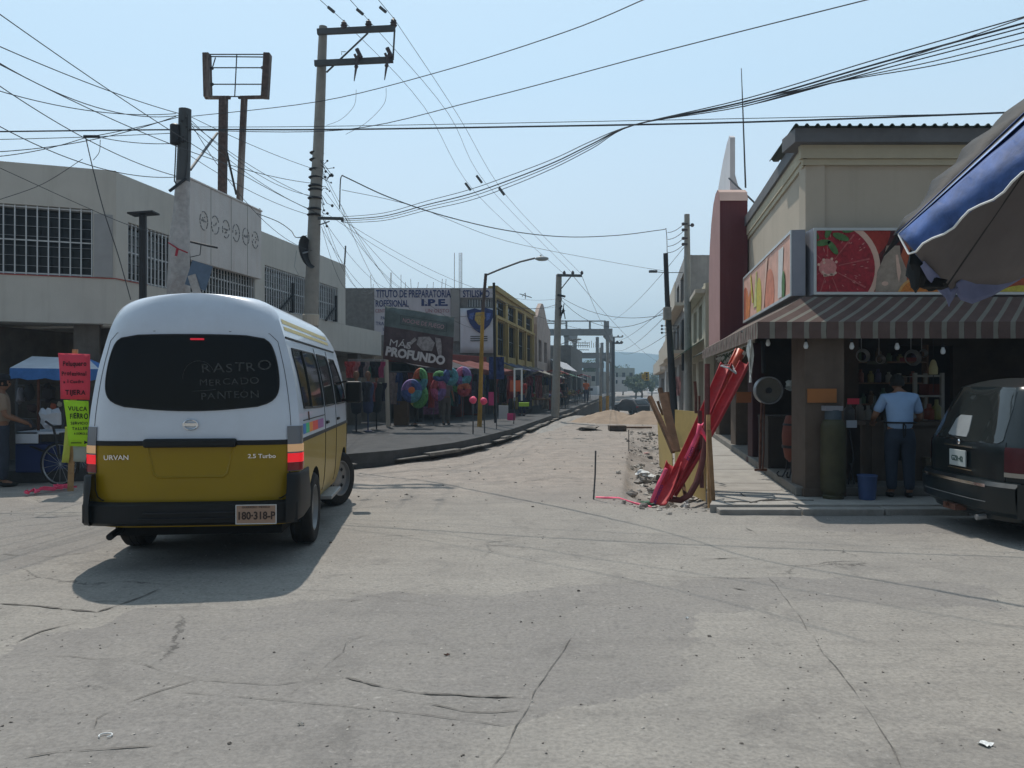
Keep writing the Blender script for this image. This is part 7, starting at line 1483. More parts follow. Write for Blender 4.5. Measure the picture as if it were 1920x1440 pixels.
for px, Y in ((112, 12.2), (150, 12.9)):
    c = W(px, 0, Y); c.z = .33; q = MB(); Mw = T(*c) @ Matrix.Rotation(R(80), 4, 'Z') @ Matrix.Rotation(R(90), 4, 'Y'); q.lathe([(.30, -.02), (.33, -.015), (.33, .015), (.30, .02)], 32, 0, Mw, closed=True)
    wq_ = q.build('wheel', M_rubber, cart); q = MB()
    for k in range(14): an = k * math.pi / 7; q.tube([Mw @ Vector((0, 0, .01)), Mw @ Vector((.31 * math.cos(an), .31 * math.sin(an), 0))], .003, 4)
    q.lathe([(.290, -.012), (.30, -.012), (.30, .012), (.290, .012)], 32, 0, Mw, closed=True); q.build('rim', M_steel, wq_)
q = MB(); q.tube([W(112, 860, 12.2), W(100, 800, 12.2), W(85, 790, 12.2)], .018, 6); q.tube([W(112, 860, 12.25), W(140, 830, 12.6), W(165, 862, 12.9)], .018, 6); q.tube([W(40, 830, 12.4), W(112, 858, 12.25)], .018, 6); q.build('frame', M_dark, cart)
rk = thing('goods_rack', 'dark goods rack with hanging bags behind the tricycle', 'rack', (W(80, 0, 13.6).x, 13.6, 0)); q = MB()
for px in (30, 75, 118): q.tube([W(px, 720, 13.6), (W(px, 0, 13.6).x, 13.6, 0)], .02, 5)
for py in (722, 750, 785): q.tube([W(28, py, 13.6), W(122, py, 13.6)], .012, 4)
q.build('frame', M_dsteel, rk)
for i, (px, py, w, h, c) in enumerate(((38, 742, .12, .3, (0.2, .2, .22)), (55, 735, .2, .25, (.03, .03, .035)), (92, 738, .22, .3, (.04, .035, .04)), (60, 765, .2, .15, (.06, .04, .04)), (100, 762, .1, .12, (.35, .1, .06)), (112, 758, .08, .1, (.4, .4, .35)), (48, 800, .3, .2, (.05, .05, .06)))):
    q = MB(); q.ball(W(px, py, 13.5), .5 * h, 0, 8, 6, (w / h, .5, 1), .3); q.build('hanging_goods', mat('goods%d' % i, c, .7, .3), rk, smooth=True)
bg = MB(); bg.ball(W(92, 785, 12.4), .17, 0, 12, 8, (.9, .6, 1.1), .5); solo(bg, 'plastic_bag', M_swh, 'pale plastic bag hanging over the tricycle tray', 'bag', smooth=True)
# sign post with fluorescent sheets
sp_ = thing('poster_post', 'wooden post holding a red-pink and a lime handwritten sheet left of the van', 'sign', (G(132, 922).x, G(132, 922).y, 0)); Ys = G(132, 922).y
q = MB(); q.bar(W(141, 655, Ys + .05), W(132, 922, Ys + .05), .07, .04); q.build('post', M_wood, sp_)
def sheet_(px, m, nm, Y, th=.003):
    q = MB(); a, b, c, d = [W(x, y, Y) for x, y in px]; q.sheet([[a.lerp(b, i / 5).lerp(d.lerp(c, i / 5), j / 5) + Vector((0, .012 * math.sin(i * 1.2 + j * .7), 0)) for i in range(6)] for j in range(6)]); o = q.build(nm, m, sp_, smooth=True); o.modifiers.new('s', 'SOLIDIFY').thickness = th; return o
M_fpk = mat('fluorescent_red_pink', (0.75, 0.06, 0.10), .7, .06); M_fgr = mat('fluorescent_lime', (0.42, 0.75, 0.02), .7, .06)
pk = sheet_(((109, 662), (169, 664), (168, 750), (114, 748)), M_fpk, 'pink_sheet', Ys - .03); gr = sheet_(((119, 750), (166, 752), (166, 838), (129, 836)), M_fgr, 'lime_sheet', Ys - .05)
sheet_(((122, 800), (134, 800), (129, 868), (116, 867)), mat('yellow_sheet', (0.5, 0.55, 0.08), .7, .06), 'yellow_sheet', Ys - .01); sheet_(((136, 830), (165, 832), (160, 867), (138, 865)), mat('offwhite_sheet', (0.35, 0.38, 0.33), .7, .06), 'white_sheet', Ys - .015)
def hw_(s, px, py, hp, par, wp, Y):
    c = W(px, py, Y); o = text(s, hp * Y / F / .72, M_ink, par, T(*c), 'handwriting', hand=.12, ext=.0005, sx=1.0, bold=.02); xs_ = [v.co.x for v in o.data.vertices]; mid = (max(xs_) + min(xs_)) / 2; k = wp * Y / F / (max(xs_) - min(xs_))
    for v in o.data.vertices: v.co.x = mid + (v.co.x - mid) * k
hw_('Peluquero', 140, 686, 9, pk, 44, Ys - .052); hw_('Profesional', 139, 704, 8, pk, 46, Ys - .052); hw_('a 1 Cuadra', 138, 718, 6, pk, 38, Ys - .052); hw_('TIJERA', 142, 740, 9, pk, 38, Ys - .052)
hw_('VULCA', 146, 770, 8, gr, 36, Ys - .072); hw_('FIERRO', 148, 785, 10, gr, 34, Ys - .072); hw_('SERVICIO', 149, 796, 5, gr, 32, Ys - .072); hw_('TALLER', 150, 806, 5, gr, 30, Ys - .072); hw_('A DOMICILIO', 152, 815, 4, gr, 26, Ys - .072)
q = MB(); q.box(W(138, 0, Ys).x, W(158, 0, Ys).x, Ys - .075, Ys - .072, W(0, 830.5, Ys).z, W(0, 829, Ys).z); q.prism([W(158, 826, Ys - .073), W(165, 829.5, Ys - .073), W(158, 833, Ys - .073)], (0, -.002, 0)); q.build('arrow', M_ink, gr)
q = MB()
for k in range(9):
    c = G(130 - k * 9.5, 917 + k * 1.6); c.z = .03; q.tube([c + Vector((rnd.uniform(-.12, .12), rnd.uniform(-.1, .1), rnd.uniform(0, .05))) for _ in range(5)], .018, 4)
solo(q, 'caution_tape', M_pink, 'crumpled heap of pink tape at the foot of the poster post', 'tape')
# ---------------- goods at the left shops ----------------
def ring(label, px, py, Y, r, cols, group='swim rings hanging at the shop'):
    c = W(px, py, Y); t = thing('swim_ring', label, 'swim ring', tuple(c), 0, group); Mw = T(*c) @ Matrix.Rotation(R(80), 4, 'X') @ Matrix.Rotation(rnd.uniform(-.3, .3), 4, 'Y'); rt = r * .40; r *= .88
    for k, cc in enumerate(cols):
        q = MB(); n_ = len(cols); rows = []
        for i in range(7):
            a = 2 * math.pi * (k + i / 6) / n_; rows.append([Mw @ Vector(((r - rt + rt * math.cos(b)) * math.cos(a), (r - rt + rt * math.cos(b)) * math.sin(a), rt * math.sin(b))) for b in [2 * math.pi * j / 8 for j in range(9)]])
        q.sheet(rows); q.build('panel', mat('ring_%d%d%d' % tuple(int(v * 99) for v in cc), cc, .65, .5, 14), t, smooth=True)
    t.scale = (rnd.uniform(.75, 1.0), 1, rnd.uniform(.85, 1.25))
GR, OR, PU, PK, CY, BL, RD, YL = (.08, .24, .08), (.36, .09, .04), (.16, .10, .26), (.36, .08, .17), (.07, .22, .27), (.05, .08, .22), (.28, .04, .05), (.34, .32, .08)
ring('green and orange swim ring, highest of the left cluster', 788, 712, 24.5, .34, [GR, OR, GR, CY]); ring('blue swim ring with orange centre patch', 772, 733, 24.3, .38, [BL, PU, BL, CY]); ring('bright green swim ring hanging behind the blue one', 785, 742, 24.6, .42, [GR, YL, GR])
ring('green swim ring under the red banner right half', 824, 706, 26, .26, [GR, BL]); ring('cyan swim ring right of the banner corner', 845, 706, 26, .30, [CY, BL, CY]); ring('pink and red swim ring below the green one', 822, 730, 26, .38, [PK, RD, PK, PU])
ring('pale purple oval swim ring farthest right', 868, 706, 26.5, .38, [PU, PK, PU, CY]); ring('orange swim ring under the purple one', 870, 730, 26.4, .28, [OR, RD]); ring('small teal swim ring behind the orange one', 856, 724, 26.8, .22, [CY, GR])
q = MB(); q.ball(W(772, 733, 24.2), .13, 0, 10, 6, (1, .3, 1)); solo(q, 'beach_ball', mat('ball_orange', (0.6, .15, .04), .4), 'orange ball hung inside the blue swim ring', 'ball', smooth=True)
# hanging clothes in the corner building ground floor
cols = [(0.35, .05, .05), (.35, .14, .14), (.03, .03, .04), (.25, .2, .2), (.04, .12, .08), (.02, .02, .025), (.3, .05, .12), (.05, .08, .2), (.02, .02, .02), (.28, .27, .25), (.04, .04, .05), (.2, .05, .05), (.12, .2, .12), (.03, .03, .05)]
names = ['red', 'dusty rose', 'charcoal', 'taupe', 'bottle green', 'black', 'crimson', 'navy', 'jet black', 'off-white', 'slate', 'maroon', 'sage', 'ink blue']
for i in range(14):
    px = 656 + (i % 7) * 9.5 + (i // 7) * 3; py = (693, 735)[i // 7]; Y = 22.6 + (i % 5) * .5; w = .20; h = .46 if i < 7 else .55
    q = MB(); c = W(px, py, Y); q.sheet([[c + Vector((w * (k / 4 - .5) * (1.5 if j < 2 else 1), .03 * math.sin(k * 2 + j), h * (.5 - j / 5))) for k in range(5)] for j in range(6)]); o = solo(q, 'hanging_garment', mat('garment%d' % i, cols[i], .9, .2, 8), names[i] + ' garment hanging in the %s row beneath the corner building' % ('upper' if i < 7 else 'lower'), 'garment', 'garments hung under the corner building'); o.modifiers.new('s', 'SOLIDIFY').thickness = .03
q = MB()
for Y, z in ((22.8, 2.25), (24.2, 2.25)): q.tube([(W(652, 0, Y).x, Y, z), (W(722, 0, Y).x, Y, z)], .015, 4)
solo(q, 'clothes_rail', M_steel, 'pair of thin clothes rails under the corner building', 'rail')
for i, (px, Y, c) in enumerate(((668, 22.3, (.02, .02, .025)), (690, 22.8, (.05, .06, .12)), (706, 23.3, (.02, .02, .02)))):
    t = thing('mannequin', ('black-dressed mannequin nearest the van mirror', 'navy-dressed mannequin second from the van mirror', 'black-dressed mannequin nearest the white slim post')[i], 'mannequin', (W(px, 0, Y).x, Y, .2)); q = MB(); b = Vector((W(px, 0, Y).x, Y, .2))
    q.lathe([(.13, 0), (.13, .02), (.02, .03), (.02, .5), (.13, .55), (.16, .75), (.13, 1.0), (.18, 1.25), (.16, 1.36), (.05, 1.42)], 14, 0, T(*b)); q.build('dress', mat('mq%d' % i, c, .9), t, smooth=True); q = MB(); q.lathe([(.045, 1.42), (.04, 1.48), (.08, 1.56), (.085, 1.63), (.05, 1.7), (.01, 1.71)], 12, 0, T(*b)); q.build('head', M_skin, t, smooth=True)
cbx = MB(); a = W(738, 0, 26); cbx.box(a.x, a.x + .45, 26, 26.5, .2, .95); cbx.box(a.x - .02, a.x + .47, 25.98, 26.52, .953, .99); solo(cbx, 'wooden_cabinet', mat('cabinet', (0.10, 0.06, 0.03), .7, .2), 'brown wooden cabinet standing behind the swim rings', 'cabinet')
# hanging mesh banner between poles
bnr = thing('street_banner', 'grey and maroon mesh banner with white lettering hung over the left pavement', 'banner', tuple(W(785, 695, 24)))
def BQ(u, v, Y=23.2):   # u, v in 0..1, v up from the lower edge
    x = 718 + 4 * v + (130 + 0 * v) * u; yb = 673 + 22 * u; yt = 573 + 22 * u; return W(x, yb + (yt - yb) * v, Y)
q = MB(); q.sheet([[BQ(i / 12, j / 3 * .62) + Vector((0, .06 * math.sin(i * .9), 0)) for i in range(13)] for j in range(4)], 0); q.sheet([[BQ(i / 12, .62 + j / 3 * .38) + Vector((0, .06 * math.sin(i * .9), 0)) for i in range(13)] for j in range(4)], 1)
M_bm = mat('banner_maroon_grey', (0.11, 0.075, 0.08), .85, .3, 4); M_bt = mat('banner_grey_teal', (0.14, 0.17, 0.165), .85, .3, 3); o = q.build('cloth', [M_bm, M_bt], bnr, smooth=True); o.modifiers.new('s', 'SOLIDIFY').thickness = .01
xx = (BQ(1, 0) - BQ(0, 0)).normalized(); zz = Vector((0, 0, 1)); zz = (zz - xx * zz.dot(xx)).normalized(); yy = zz.cross(xx)
def bt(s_, u, v, hp, wpx, m, bold=.0):
    c = BQ(u, v) + Vector((0, -.09, 0)); Mx = Matrix(((xx.x, yy.x, zz.x, c.x), (xx.y, yy.y, zz.y, c.y), (xx.z, yy.z, zz.z, c.z), (0, 0, 0, 1))); o = text(s_, hp * 23.2 / F / .72, m, bnr, Mx, bold=bold, ext=.004)
    L0 = [Vector(v_.co) for v_ in o.data.vertices]; I = Vector(xx); cc = c - Vector(bnr.location); sp = [(p - cc).dot(I) for p in L0]; k = wpx * 23.2 / F / (max(sp) - min(sp))
    for v_, s0 in zip(o.data.vertices, sp): v_.co = Vector(v_.co) + I * (s0 * k - s0)
M_bw = mat('banner_letter_white', (0.6, 0.57, 0.57), .8, .1)
bt('PROFUNDO', .46, .085, 16, 112, M_bw, .05); bt('MÁS', .24, .27, 13, 40, M_bw, .0); bt('NOCHE DE FUEGO', .56, .745, 8, 78, mat('banner_small_text', (0.45, 0.3, 0.32), .8), .01)
q = MB()
for (u0, u1, v0, v1) in ((.23, .90, .70, .705), (.23, .90, .86, .865), (.23, .234, .70, .865), (.896, .90, .70, .865)): q.add([BQ(u0, v0) + Vector((0, -.085, 0)), BQ(u1, v0) + Vector((0, -.085, 0)), BQ(u1, v1) + Vector((0, -.085, 0)), BQ(u0, v1) + Vector((0, -.085, 0))], [(0, 1, 2, 3)])
q.build('title_frame', M_dark, bnr)
q = MB()
for (pts) in ([(.30, .30), (.45, .50), (.48, .46), (.34, .26)], [(.50, .52), (.66, .56), (.74, .46), (.70, .30), (.56, .28), (.48, .38)], [(.74, .56), (.82, .56), (.84, .42), (.84, .22), (.80, .22), (.76, .40)]): q.poly([BQ(u, v) + Vector((0, -.08, 0)) for u, v in pts])
q.build('printed_figure', mat('print_grey', (0.32, 0.29, 0.29), .8, .4, 14), bnr)
q = MB(); q.tube([BQ(0, 1), W(700, 560, 22)], .008, 4); q.tube([BQ(1, 1), W(905, 590, 25)], .008, 4); q.tube([BQ(0, 0), W(712, 676, 22)], .008, 4); q.tube([BQ(1, 0), W(847, 700, 26)], .008, 4); q.build('guy_cord', M_dsteel, bnr)
# assorted signs and cloths further along
def board(name, label, x0, x1, y0, y1, Y, m, cat='sign', th=.04, rim=None):
    a = W(x0, y1, Y); b = W(x1, y0, Y); t = thing(name, label, cat, ((a.x + b.x) / 2, Y, a.z)); q = MB(); q.box(a.x, b.x, Y, Y + th, a.z, b.z); q.build('panel', m, t)
    if rim: q = MB(); w = .07; q.box(a.x, a.x + w, Y - .02, Y - .003, a.z - 1.0, b.z); q.box(b.x - w, b.x, Y - .02, Y - .003, a.z - 1.0, b.z); q.box(a.x + w, b.x - w, Y - .02, Y - .003, b.z - w, b.z); q.build('frame', rim, t)
    return t
M_or = mat('orange_board', (0.5, 0.1, 0.03), .7, .2); M_pkb = mat('pink_board', (0.6, 0.06, 0.2), .7, .2)
board('hanging_sign', 'grey sign in a white frame hanging past the street lamp', 963, 980, 690, 703, 31, M_dsteel, rim=M_white); board('hanging_sign', 'orange-red square sign below the white framed one', 956, 976, 713, 734, 31.5, M_or)
board('poster_board', 'pink square poster low on the pavement edge', 951, 966, 775, 788, 27, M_pkb); board('poster_board', 'pale blue-grey panel standing behind the bar stakes', 935, 953, 760, 785, 29, M_f2); board('poster_board', 'pink notice by the street lamp foot', 916, 926, 735, 760, 30, M_pkb)
board('storage_box', 'lime green box top among the far stalls', 973, 992, 755, 762, 30, mat('lime', (0.35, .55, .05), .7), cat='box', th=.4)
for i, (px, py, Y, w, h, c, lab) in enumerate(((931, 690, 27, .5, .75, (.03, .045, .14), 'dark blue patterned cloth hanging right of the street lamp'), (1003, 700, 38, .8, .3, (.16, .13, .2), 'dull violet canopy cloth beyond the ochre building'), (1010, 725, 36, .3, 1.0, (.12, .04, .04), 'maroon cloth hanging by the far stalls'), (1022, 745, 40, .35, 1.2, (.2, .18, .16), 'beige cloth hanging by the far stalls'), (1035, 752, 42, .4, 1.1, (.3, .06, .05), 'red cloth hanging by the far stalls'), (990, 745, 34, .3, 1.0, (.04, .04, .05), 'black cloth hanging by the far stalls'), (893, 745, 27, .3, 1.1, (.05, .05, .07), 'dark cloth hanging under the red fascia'), (808, 752, 27, .5, .9, (.16, .08, .16), 'purple-grey cloth under the banner'))):
    q = MB(); c_ = W(px, py, Y); q.sheet([[c_ + Vector((w * (k / 5 - .5), .05 * math.sin(k * 2 + j), h * (.5 - j / 5))) for k in range(6)] for j in range(6)]); o = solo(q, 'hanging_cloth', mat('cloth%d' % i, c, .9, .5, 10), lab, 'cloth'); o.modifiers.new('s', 'SOLIDIFY').thickness = .02
# market clutter along the far left pavement: low stall tables with tarps
for i in range(9):
    Y = 38 + i * 3.6; px_d = -4.6 - .5 * (i % 2); c = S(px_d, Y, .2); t = thing('market_stall', ('first', 'second', 'third', 'fourth', 'fifth', 'sixth', 'seventh', 'eighth', 'ninth')[i] + ' small stall along the far left pavement, counting from the ochre building', 'stall', tuple(c), R(-9), 'small stalls on the far left pavement')
    q = MB()
    for sx in (-.6, .6):
        for sy in (-.9, .9): q.tube([(sx, sy, 0), (sx, sy, 1.9 + .1 * (i % 3))], .025, 5)
    q.build('frame', M_dsteel, t, local=True); q = MB(); q.box(-.55, .55, -.85, .85, .6, .66); q.build('table', M_oldw, t, local=True)
    col = [(.2, .19, .17), (.05, .1, .2), (.25, .06, .05), (.3, .29, .27), (.05, .12, .08), (.28, .14, .05), (.12, .12, .13), (.05, .08, .16), (.3, .1, .12)][i]
    q = MB(); q.sheet([[(-.7 + 1.4 * k / 4, -1 + 2 * j / 4, 1.95 + .1 * (i % 3) - .12 * abs(k - 2) + .03 * math.sin(j * 2 + i)) for k in range(5)] for j in range(5)]); o = q.build('tarp', mat('tarp%d' % i, col, .8, .2), t, local=True, smooth=True); o.modifiers.new('s', 'SOLIDIFY').thickness = .02
    for j in range(5): q = MB(); q.ball((rnd.uniform(-.4, .4), -.7 + .35 * j, .78), .14, 0, 7, 5, (1, 1, .8), .5); q.build('goods', mat('gd%d' % (j + i % 3), [(.3, .05, .05), (.3, .25, .06), (.06, .2, .08), (.35, .35, .33), (.05, .06, .2), (.3, .1, .2), (.12, .07, .05)][j + i % 3], .7, .3), t, local=True)
# ---------------- things in and around the corner shop ----------------
gz_c = thing('gas_cylinder', 'tall olive gas cylinder standing against the right side of the brown pillar', 'gas cylinder', (W(1562, 0, 10.15).x, 10.15, .1)); b = Vector((W(1562, 0, 10.15).x, 10.15, .1))
q = MB(); q.lathe([(.125, 0), (.13, .03), (.118, .05), (.15, .10), (.152, .12), (.15, .86), (.148, .92), (.12, .99), (.07, 1.02), (.05, 1.03)], 28, 0, T(*b)); q.build('tank', mat('olive_tank', (0.05, 0.046, 0.022), .6, .3, 4, dirt=.6, dirtcol=(0.07, 0.06, 0.05)), gz_c, smooth=True)
q = MB(); q.lathe([(.10, .99), (.10, 1.12), (.093, 1.12), (.093, .99)], 20, 0, T(*b), closed=True); q.build('collar', mat('bluegrey_collar', (0.05, 0.07, 0.09), .6), gz_c); q = MB(); q.lathe([(.02, 1.02), (.025, 1.08), (.04, 1.09), (.04, 1.11), (.01, 1.12)], 10, 0, T(*b)); q.build('valve', M_steel, gz_c)
q = MB(); a = W(1561, 770, 10.12); q.box(a.x - .11, a.x + .11, 10.06, 10.2, a.z + .0, a.z + .06); solo(q, 'paper_stack', mat('greyish_paper', (0.2, 0.2, 0.22), .9, .2), 'greyish folded papers lying on top of the gas cylinder', 'papers')
fan_ = thing('pedestal_fan', 'round grey pedestal fan left of the brown pillar', 'fan', (W(1440, 0, 12.2).x, 12.2, .22)); c = W(1440, 732, 12.2); Mf = T(*c) @ Matrix.Rotation(R(90), 4, 'X')
q = MB()
for r_ in (.05, .09, .13, .17, .2): q.lathe([(r_ - .004, -.06), (r_ + .004, -.06), (r_ + .004, -.052), (r_ - .004, -.052)], 32, 0, Mf, closed=True)
q.lathe([(.195, -.07), (.21, -.07), (.21, .07), (.195, .07)], 32, 0, Mf, closed=True)
for k in range(24): a_ = k * math.pi / 12; q.tube([Mf @ Vector((.04 * math.cos(a_), .04 * math.sin(a_), -.065)), Mf @ Vector((.2 * math.cos(a_), .2 * math.sin(a_), -.055))], .0025, 4)
q.build('guard', M_steel, fan_); q = MB(); q.lathe([(.001, -.062), (.04, -.062), (.045, .06), (.001, .06)], 16, 0, Mf); q.build('hub', M_dark, fan_)
q = MB(); q.lathe([(.19, .01), (.195, .02), (.001, .02), (.001, .01)], 24, 0, Mf); q.build('blade_disc', mat('fan_grey', (0.16, 0.16, 0.14), .6), fan_)
q = MB(); q.tube([W(1428, 755, 12.2), W(1426, 830, 12.25), (W(1425, 0, 12.25).x, 12.25, .24)], .02, 6); q.tube([W(1433, 755, 12.2), W(1432, 850, 12.3), (W(1430, 0, 12.3).x, 12.3, .24)], .012, 6); q.tube([(W(1415, 0, 12.2).x, 12.2, .24), (W(1438, 0, 12.2).x, 12.2, .24)], .02, 6); q.build('stand', M_rust, fan_)
q = MB(); q.tube([W(1430, 640, 12.1), W(1432, 700, 12.1)], .03, 8); solo(q, 'hanging_strap', M_black, 'black strap hanging from the awning above the fan', 'strap')
cl = MB(); rows = []
for j in range(9):
    t = j / 8; z = Zp(637 + 80 * t, 10.6); xc = W(1407, 0, 10.6).x; w = .075 * math.sin(math.pi * min(1, t * .9 + .2)) * (1 - t * .35); rows.append([(xc + w * (k / 4 - .5) * 2 * .6, 10.6 + .03 * math.sin(k * 2 + j), z) for k in range(5)])
cl.sheet(rows); o = solo(cl, 'white_cloth', mat('white_rag', (0.62, 0.62, 0.58), .9, .1), 'white rag hanging at the awning corner beside the duct tops', 'cloth'); o.modifiers.new('s', 'SOLIDIFY').thickness = .01
br_ = thing('barrel_grill', 'red-brown barrel on curled iron legs behind the left side of the pillar', 'barrel', (W(1492, 0, 11.4).x, 11.4, .22)); b = Vector((W(1492, 0, 11.4).x, 11.4, .22))
q = MB(); q.lathe([(.10, .22), (.15, .28), (.18, .45), (.19, .6), (.17, .75), (.14, .86), (.13, .88), (.001, .88)], 20, 0, T(*b)); q.build('barrel', mat('clay_red', (0.15, 0.045, 0.03), .7, .2), br_, smooth=True)
q = MB(); q.lathe([(.182, .42), (.189, .42), (.192, .46), (.185, .46)], 20, 0, T(*b), closed=True); q.lathe([(.172, .74), (.178, .74), (.172, .77), (.166, .77)], 20, 0, T(*b), closed=True); q.build('hoop', M_dark, br_)
q = MB()
for a_ in (math.pi, 3.9, 5.6, .6): d_ = Vector((math.cos(a_), math.sin(a_), 0)); q.tube([b + d_ * .12 + Vector((0, 0, .25)), b + d_ * .14 + Vector((0, 0, .1)), b + d_ * .19 + Vector((0, 0, .015)), b + d_ * .25 + Vector((0, 0, .02)), b + d_ * .27 + Vector((0, 0, .06)), b + d_ * .24 + Vector((0, 0, .09))], .012, 6)
q.build('iron_leg', M_dark, br_, smooth=True)
tbl = thing('shop_counter', 'cluttered shop counter in front of the man in the blue shirt', 'counter', (4.75, 11.0, .22)); q = MB(); q.box(4.28, 4.75, 10.75, 11.3, 1.0, 1.05); q.box(4.35, 4.38, 10.8, 11.25, .22, 1.0); q.box(4.70, 4.73, 10.8, 11.25, .22, 1.0); q.box(4.4, 4.68, 11.2, 11.24, .3, .99); q.build('left_table', mat('tan_panel', (0.13, 0.095, 0.075), .8, .2), tbl)
q = MB(); q.box(4.9, 6.5, 10.95, 11.5, .98, 1.03); q.box(4.95, 6.45, 11.0, 11.45, .22, .978); q.build('right_table', M_brown, tbl)
def item(name, label, mb, m, cat, **k): return solo(mb, name, m, label, cat, **k)
q = MB(); b = Vector((W(1626, 0, 10.05).x, 10.05, .1)); q.lathe([(.09, 0), (.10, .02), (.118, .29), (.125, .30), (.12, .31), (.11, .30), (.10, .05), (.001, .04)], 24, 0, T(*b)); item('plastic_bucket', 'blue plastic bucket standing on the pavement under the counter', q, mat('bucket_blue', (0.05, 0.085, 0.2), .5, .15), 'bucket', smooth=True)
q = MB(); a = W(1597, 0, 10.7); q.box(a.x - .07, a.x + .07, 10.70, 10.706, Zp(802, 10.7), Zp(788, 10.7)); item('paper_notice', 'small white notice taped to the counter front', q, M_swh, 'notice')
q = MB(); a = W(1600, 0, 10.9); q.box(a.x - .08, a.x + .08, 10.9, 10.906, Zp(758, 10.9), Zp(747, 10.9)); item('paper_notice', 'small red notice above the counter', q, M_fpk, 'notice')
for i, (px, Y, r_, h, c, lab) in enumerate(((1592, 10.95, .07, .25, (.10, .1, .1), 'grey mixer cup at the left end of the counter'), (1612, 11.0, .05, .3, (.14, .12, .1), 'tall brownish bottle on the counter'), (1628, 11.05, .06, .2, (.2, .19, .17), 'pale cup on the counter behind the bucket'), (1640, 11.0, .04, .33, (.05, .06, .05), 'dark green bottle beside the working man'), (1742, 11.2, .07, .22, (.2, .05, .03), 'red tin on the right part of the counter'), (1756, 11.2, .06, .28, (.2, .18, .05), 'mustard jar on the right part of the counter'))):
    q = MB(); b = Vector((W(px, 0, Y).x, Y, 1.053)); q.lathe([(r_ * .9, 0), (r_, .01), (r_, h * .6), (r_ * .45, h * .75), (r_ * .4, h), (.001, h)], 14, 0, T(*b)); item('container', lab, q, mat('cont%d' % i, c, .4, .2), 'container', smooth=True)
q = MB(); q.tube([(W(1588, 0, 10.6).x, 10.6, .12), (W(1600, 0, 10.6).x, 10.6, .6), (W(1592, 0, 10.6).x, 10.6, .95)], .012, 6); q.tube([(W(1605, 0, 10.6).x, 10.6, .12), (W(1594, 0, 10.6).x, 10.6, .5)], .012, 6); item('metal_stand', 'thin dark metal stand between gas cylinder and bucket', q, M_dark, 'stand')
shf = thing('display_case', 'pale framed display case in the dark shop at the right', 'display case', (W(1740, 0, 12.2).x, 12.2, .22)); q = MB()
for px in (1717, 1768):
    x = W(px, 0, 12.2).x; q.box(x - .025, x + .025, 12.2, 12.25, .22, 1.72); q.box(x - .025, x + .025, 12.7, 12.75, .22, 1.72)
for z in (.95, 1.35, 1.66): q.box(W(1717, 0, 12.2).x, W(1768, 0, 12.2).x, 12.205, 12.24, z, z + .03); q.box(W(1717, 0, 12.2).x, W(1768, 0, 12.2).x, 12.26, 12.7, z, z + .01)
q.build('frame', mat('case_frame', (0.3, 0.3, 0.28), .6), shf); q = MB(); q.box(W(1742, 0, 12.3).x, W(1765, 0, 12.3).x, 12.3, 12.6, 1.36, 1.55); q.build('red_goods', mat('case_red', (0.14, .03, .02), .7), shf)
lp = thing('pendant_lamp', 'cream elongated pendant lamp hanging over the display case', 'lamp', tuple(W(1750, 690, 11.0))); b = W(1750, 688, 11.0); q = MB(); q.lathe([(.02, -.11), (.055, -.10), (.058, -.02), (.035, .07), (.015, .10)], 14, 0, T(*b)); q.build('shade', mat('cream_shade', (0.42, 0.38, 0.2), .7), lp, smooth=True); q = MB(); q.tube([b + Vector((0, 0, .1)), b + Vector((0, 0, .55))], .005, 4); q.tube([b - Vector((0, 0, .1)), b - Vector((0, 0, .35))], .005, 4); q.build('cord', M_dark, lp)
for i, (px, py, Y, w, h, c, lab) in enumerate(((1492, 695, 12, .09, .1, (.3, .36, .32), 'small pale green card hanging left of the pillar'), (1495, 675, 12.3, .12, .04, (.4, .2, .08), 'small orange tag hanging near the awning'), (1703, 674, 12, .25, .06, (.16, .03, .03), 'dim red packet on the high shop shelf'), (1645, 680, 12, .3, .05, (.08, .08, .06), 'dull shelf edge strip high in the shop'), (1395, 745, 13.5, .25, .18, (.3, .11, .04), 'orange panel low on the shop side wall'))):
    q = MB(); c_ = W(px, py, Y); q.box(c_.x - w / 2, c_.x + w / 2, Y, Y + .01, c_.z - h / 2, c_.z + h / 2); item('shop_card', lab, q, mat('card%d' % i, c, .8), 'card')
q = MB(); q.ball(W(1490, 720, 12), .10, 0, 12, 8, (1.1, .6, .7), .6); q.ball(W(1480, 728, 12), .05, 0, 8, 6, (1.4, .6, .6), .5); item('plastic_bag', 'crumpled pale plastic bag hanging left of the pillar', q, mat('pale_bag', (0.33, 0.38, 0.38), .6, .4, 10), 'bag', smooth=True)

# clothes racks and cloth awnings that crowd the left pavement in front of the shops
def clothes_rack(loc, rz, label, n=9, seed=1, w=1.5):
    rr = random.Random(seed); t = thing('clothes_rack', label, 'clothes rack', loc, rz, 'clothes racks on the left pavement'); q = MB()
    for x in (-w/2, w/2): q.tube([(x, 0, 0), (x, 0, 1.75)], .016, 5)
    q.tube([(-w/2, 0, 1.75), (w/2, 0, 1.75)], .016, 5); q.build('frame', M_dsteel, t, local=True)
    for k in range(n):
        c = cols[rr.randrange(len(cols))]; x = -w/2 + w * (k + .5) / n; q = MB(); hh = rr.uniform(.7, 1.25); y0 = rr.uniform(-.04, .04); ww = rr.uniform(.20, .30)
        q.sheet([[(x + (i / 4 - .5) * ww * (1.2 if j == 1 else .85), y0 + .05 * math.sin(i * 2.2 + j + k), 1.72 - hh * j / 5) for i in range(5)] for j in range(6)])
        o = q.build('garment', mat('rackcloth%d' % cols.index(c), tuple(v * .75 for v in c), .9, .3, 9), t, local=True); o.modifiers.new('s', 'SOLIDIFY').thickness = .03
    return t
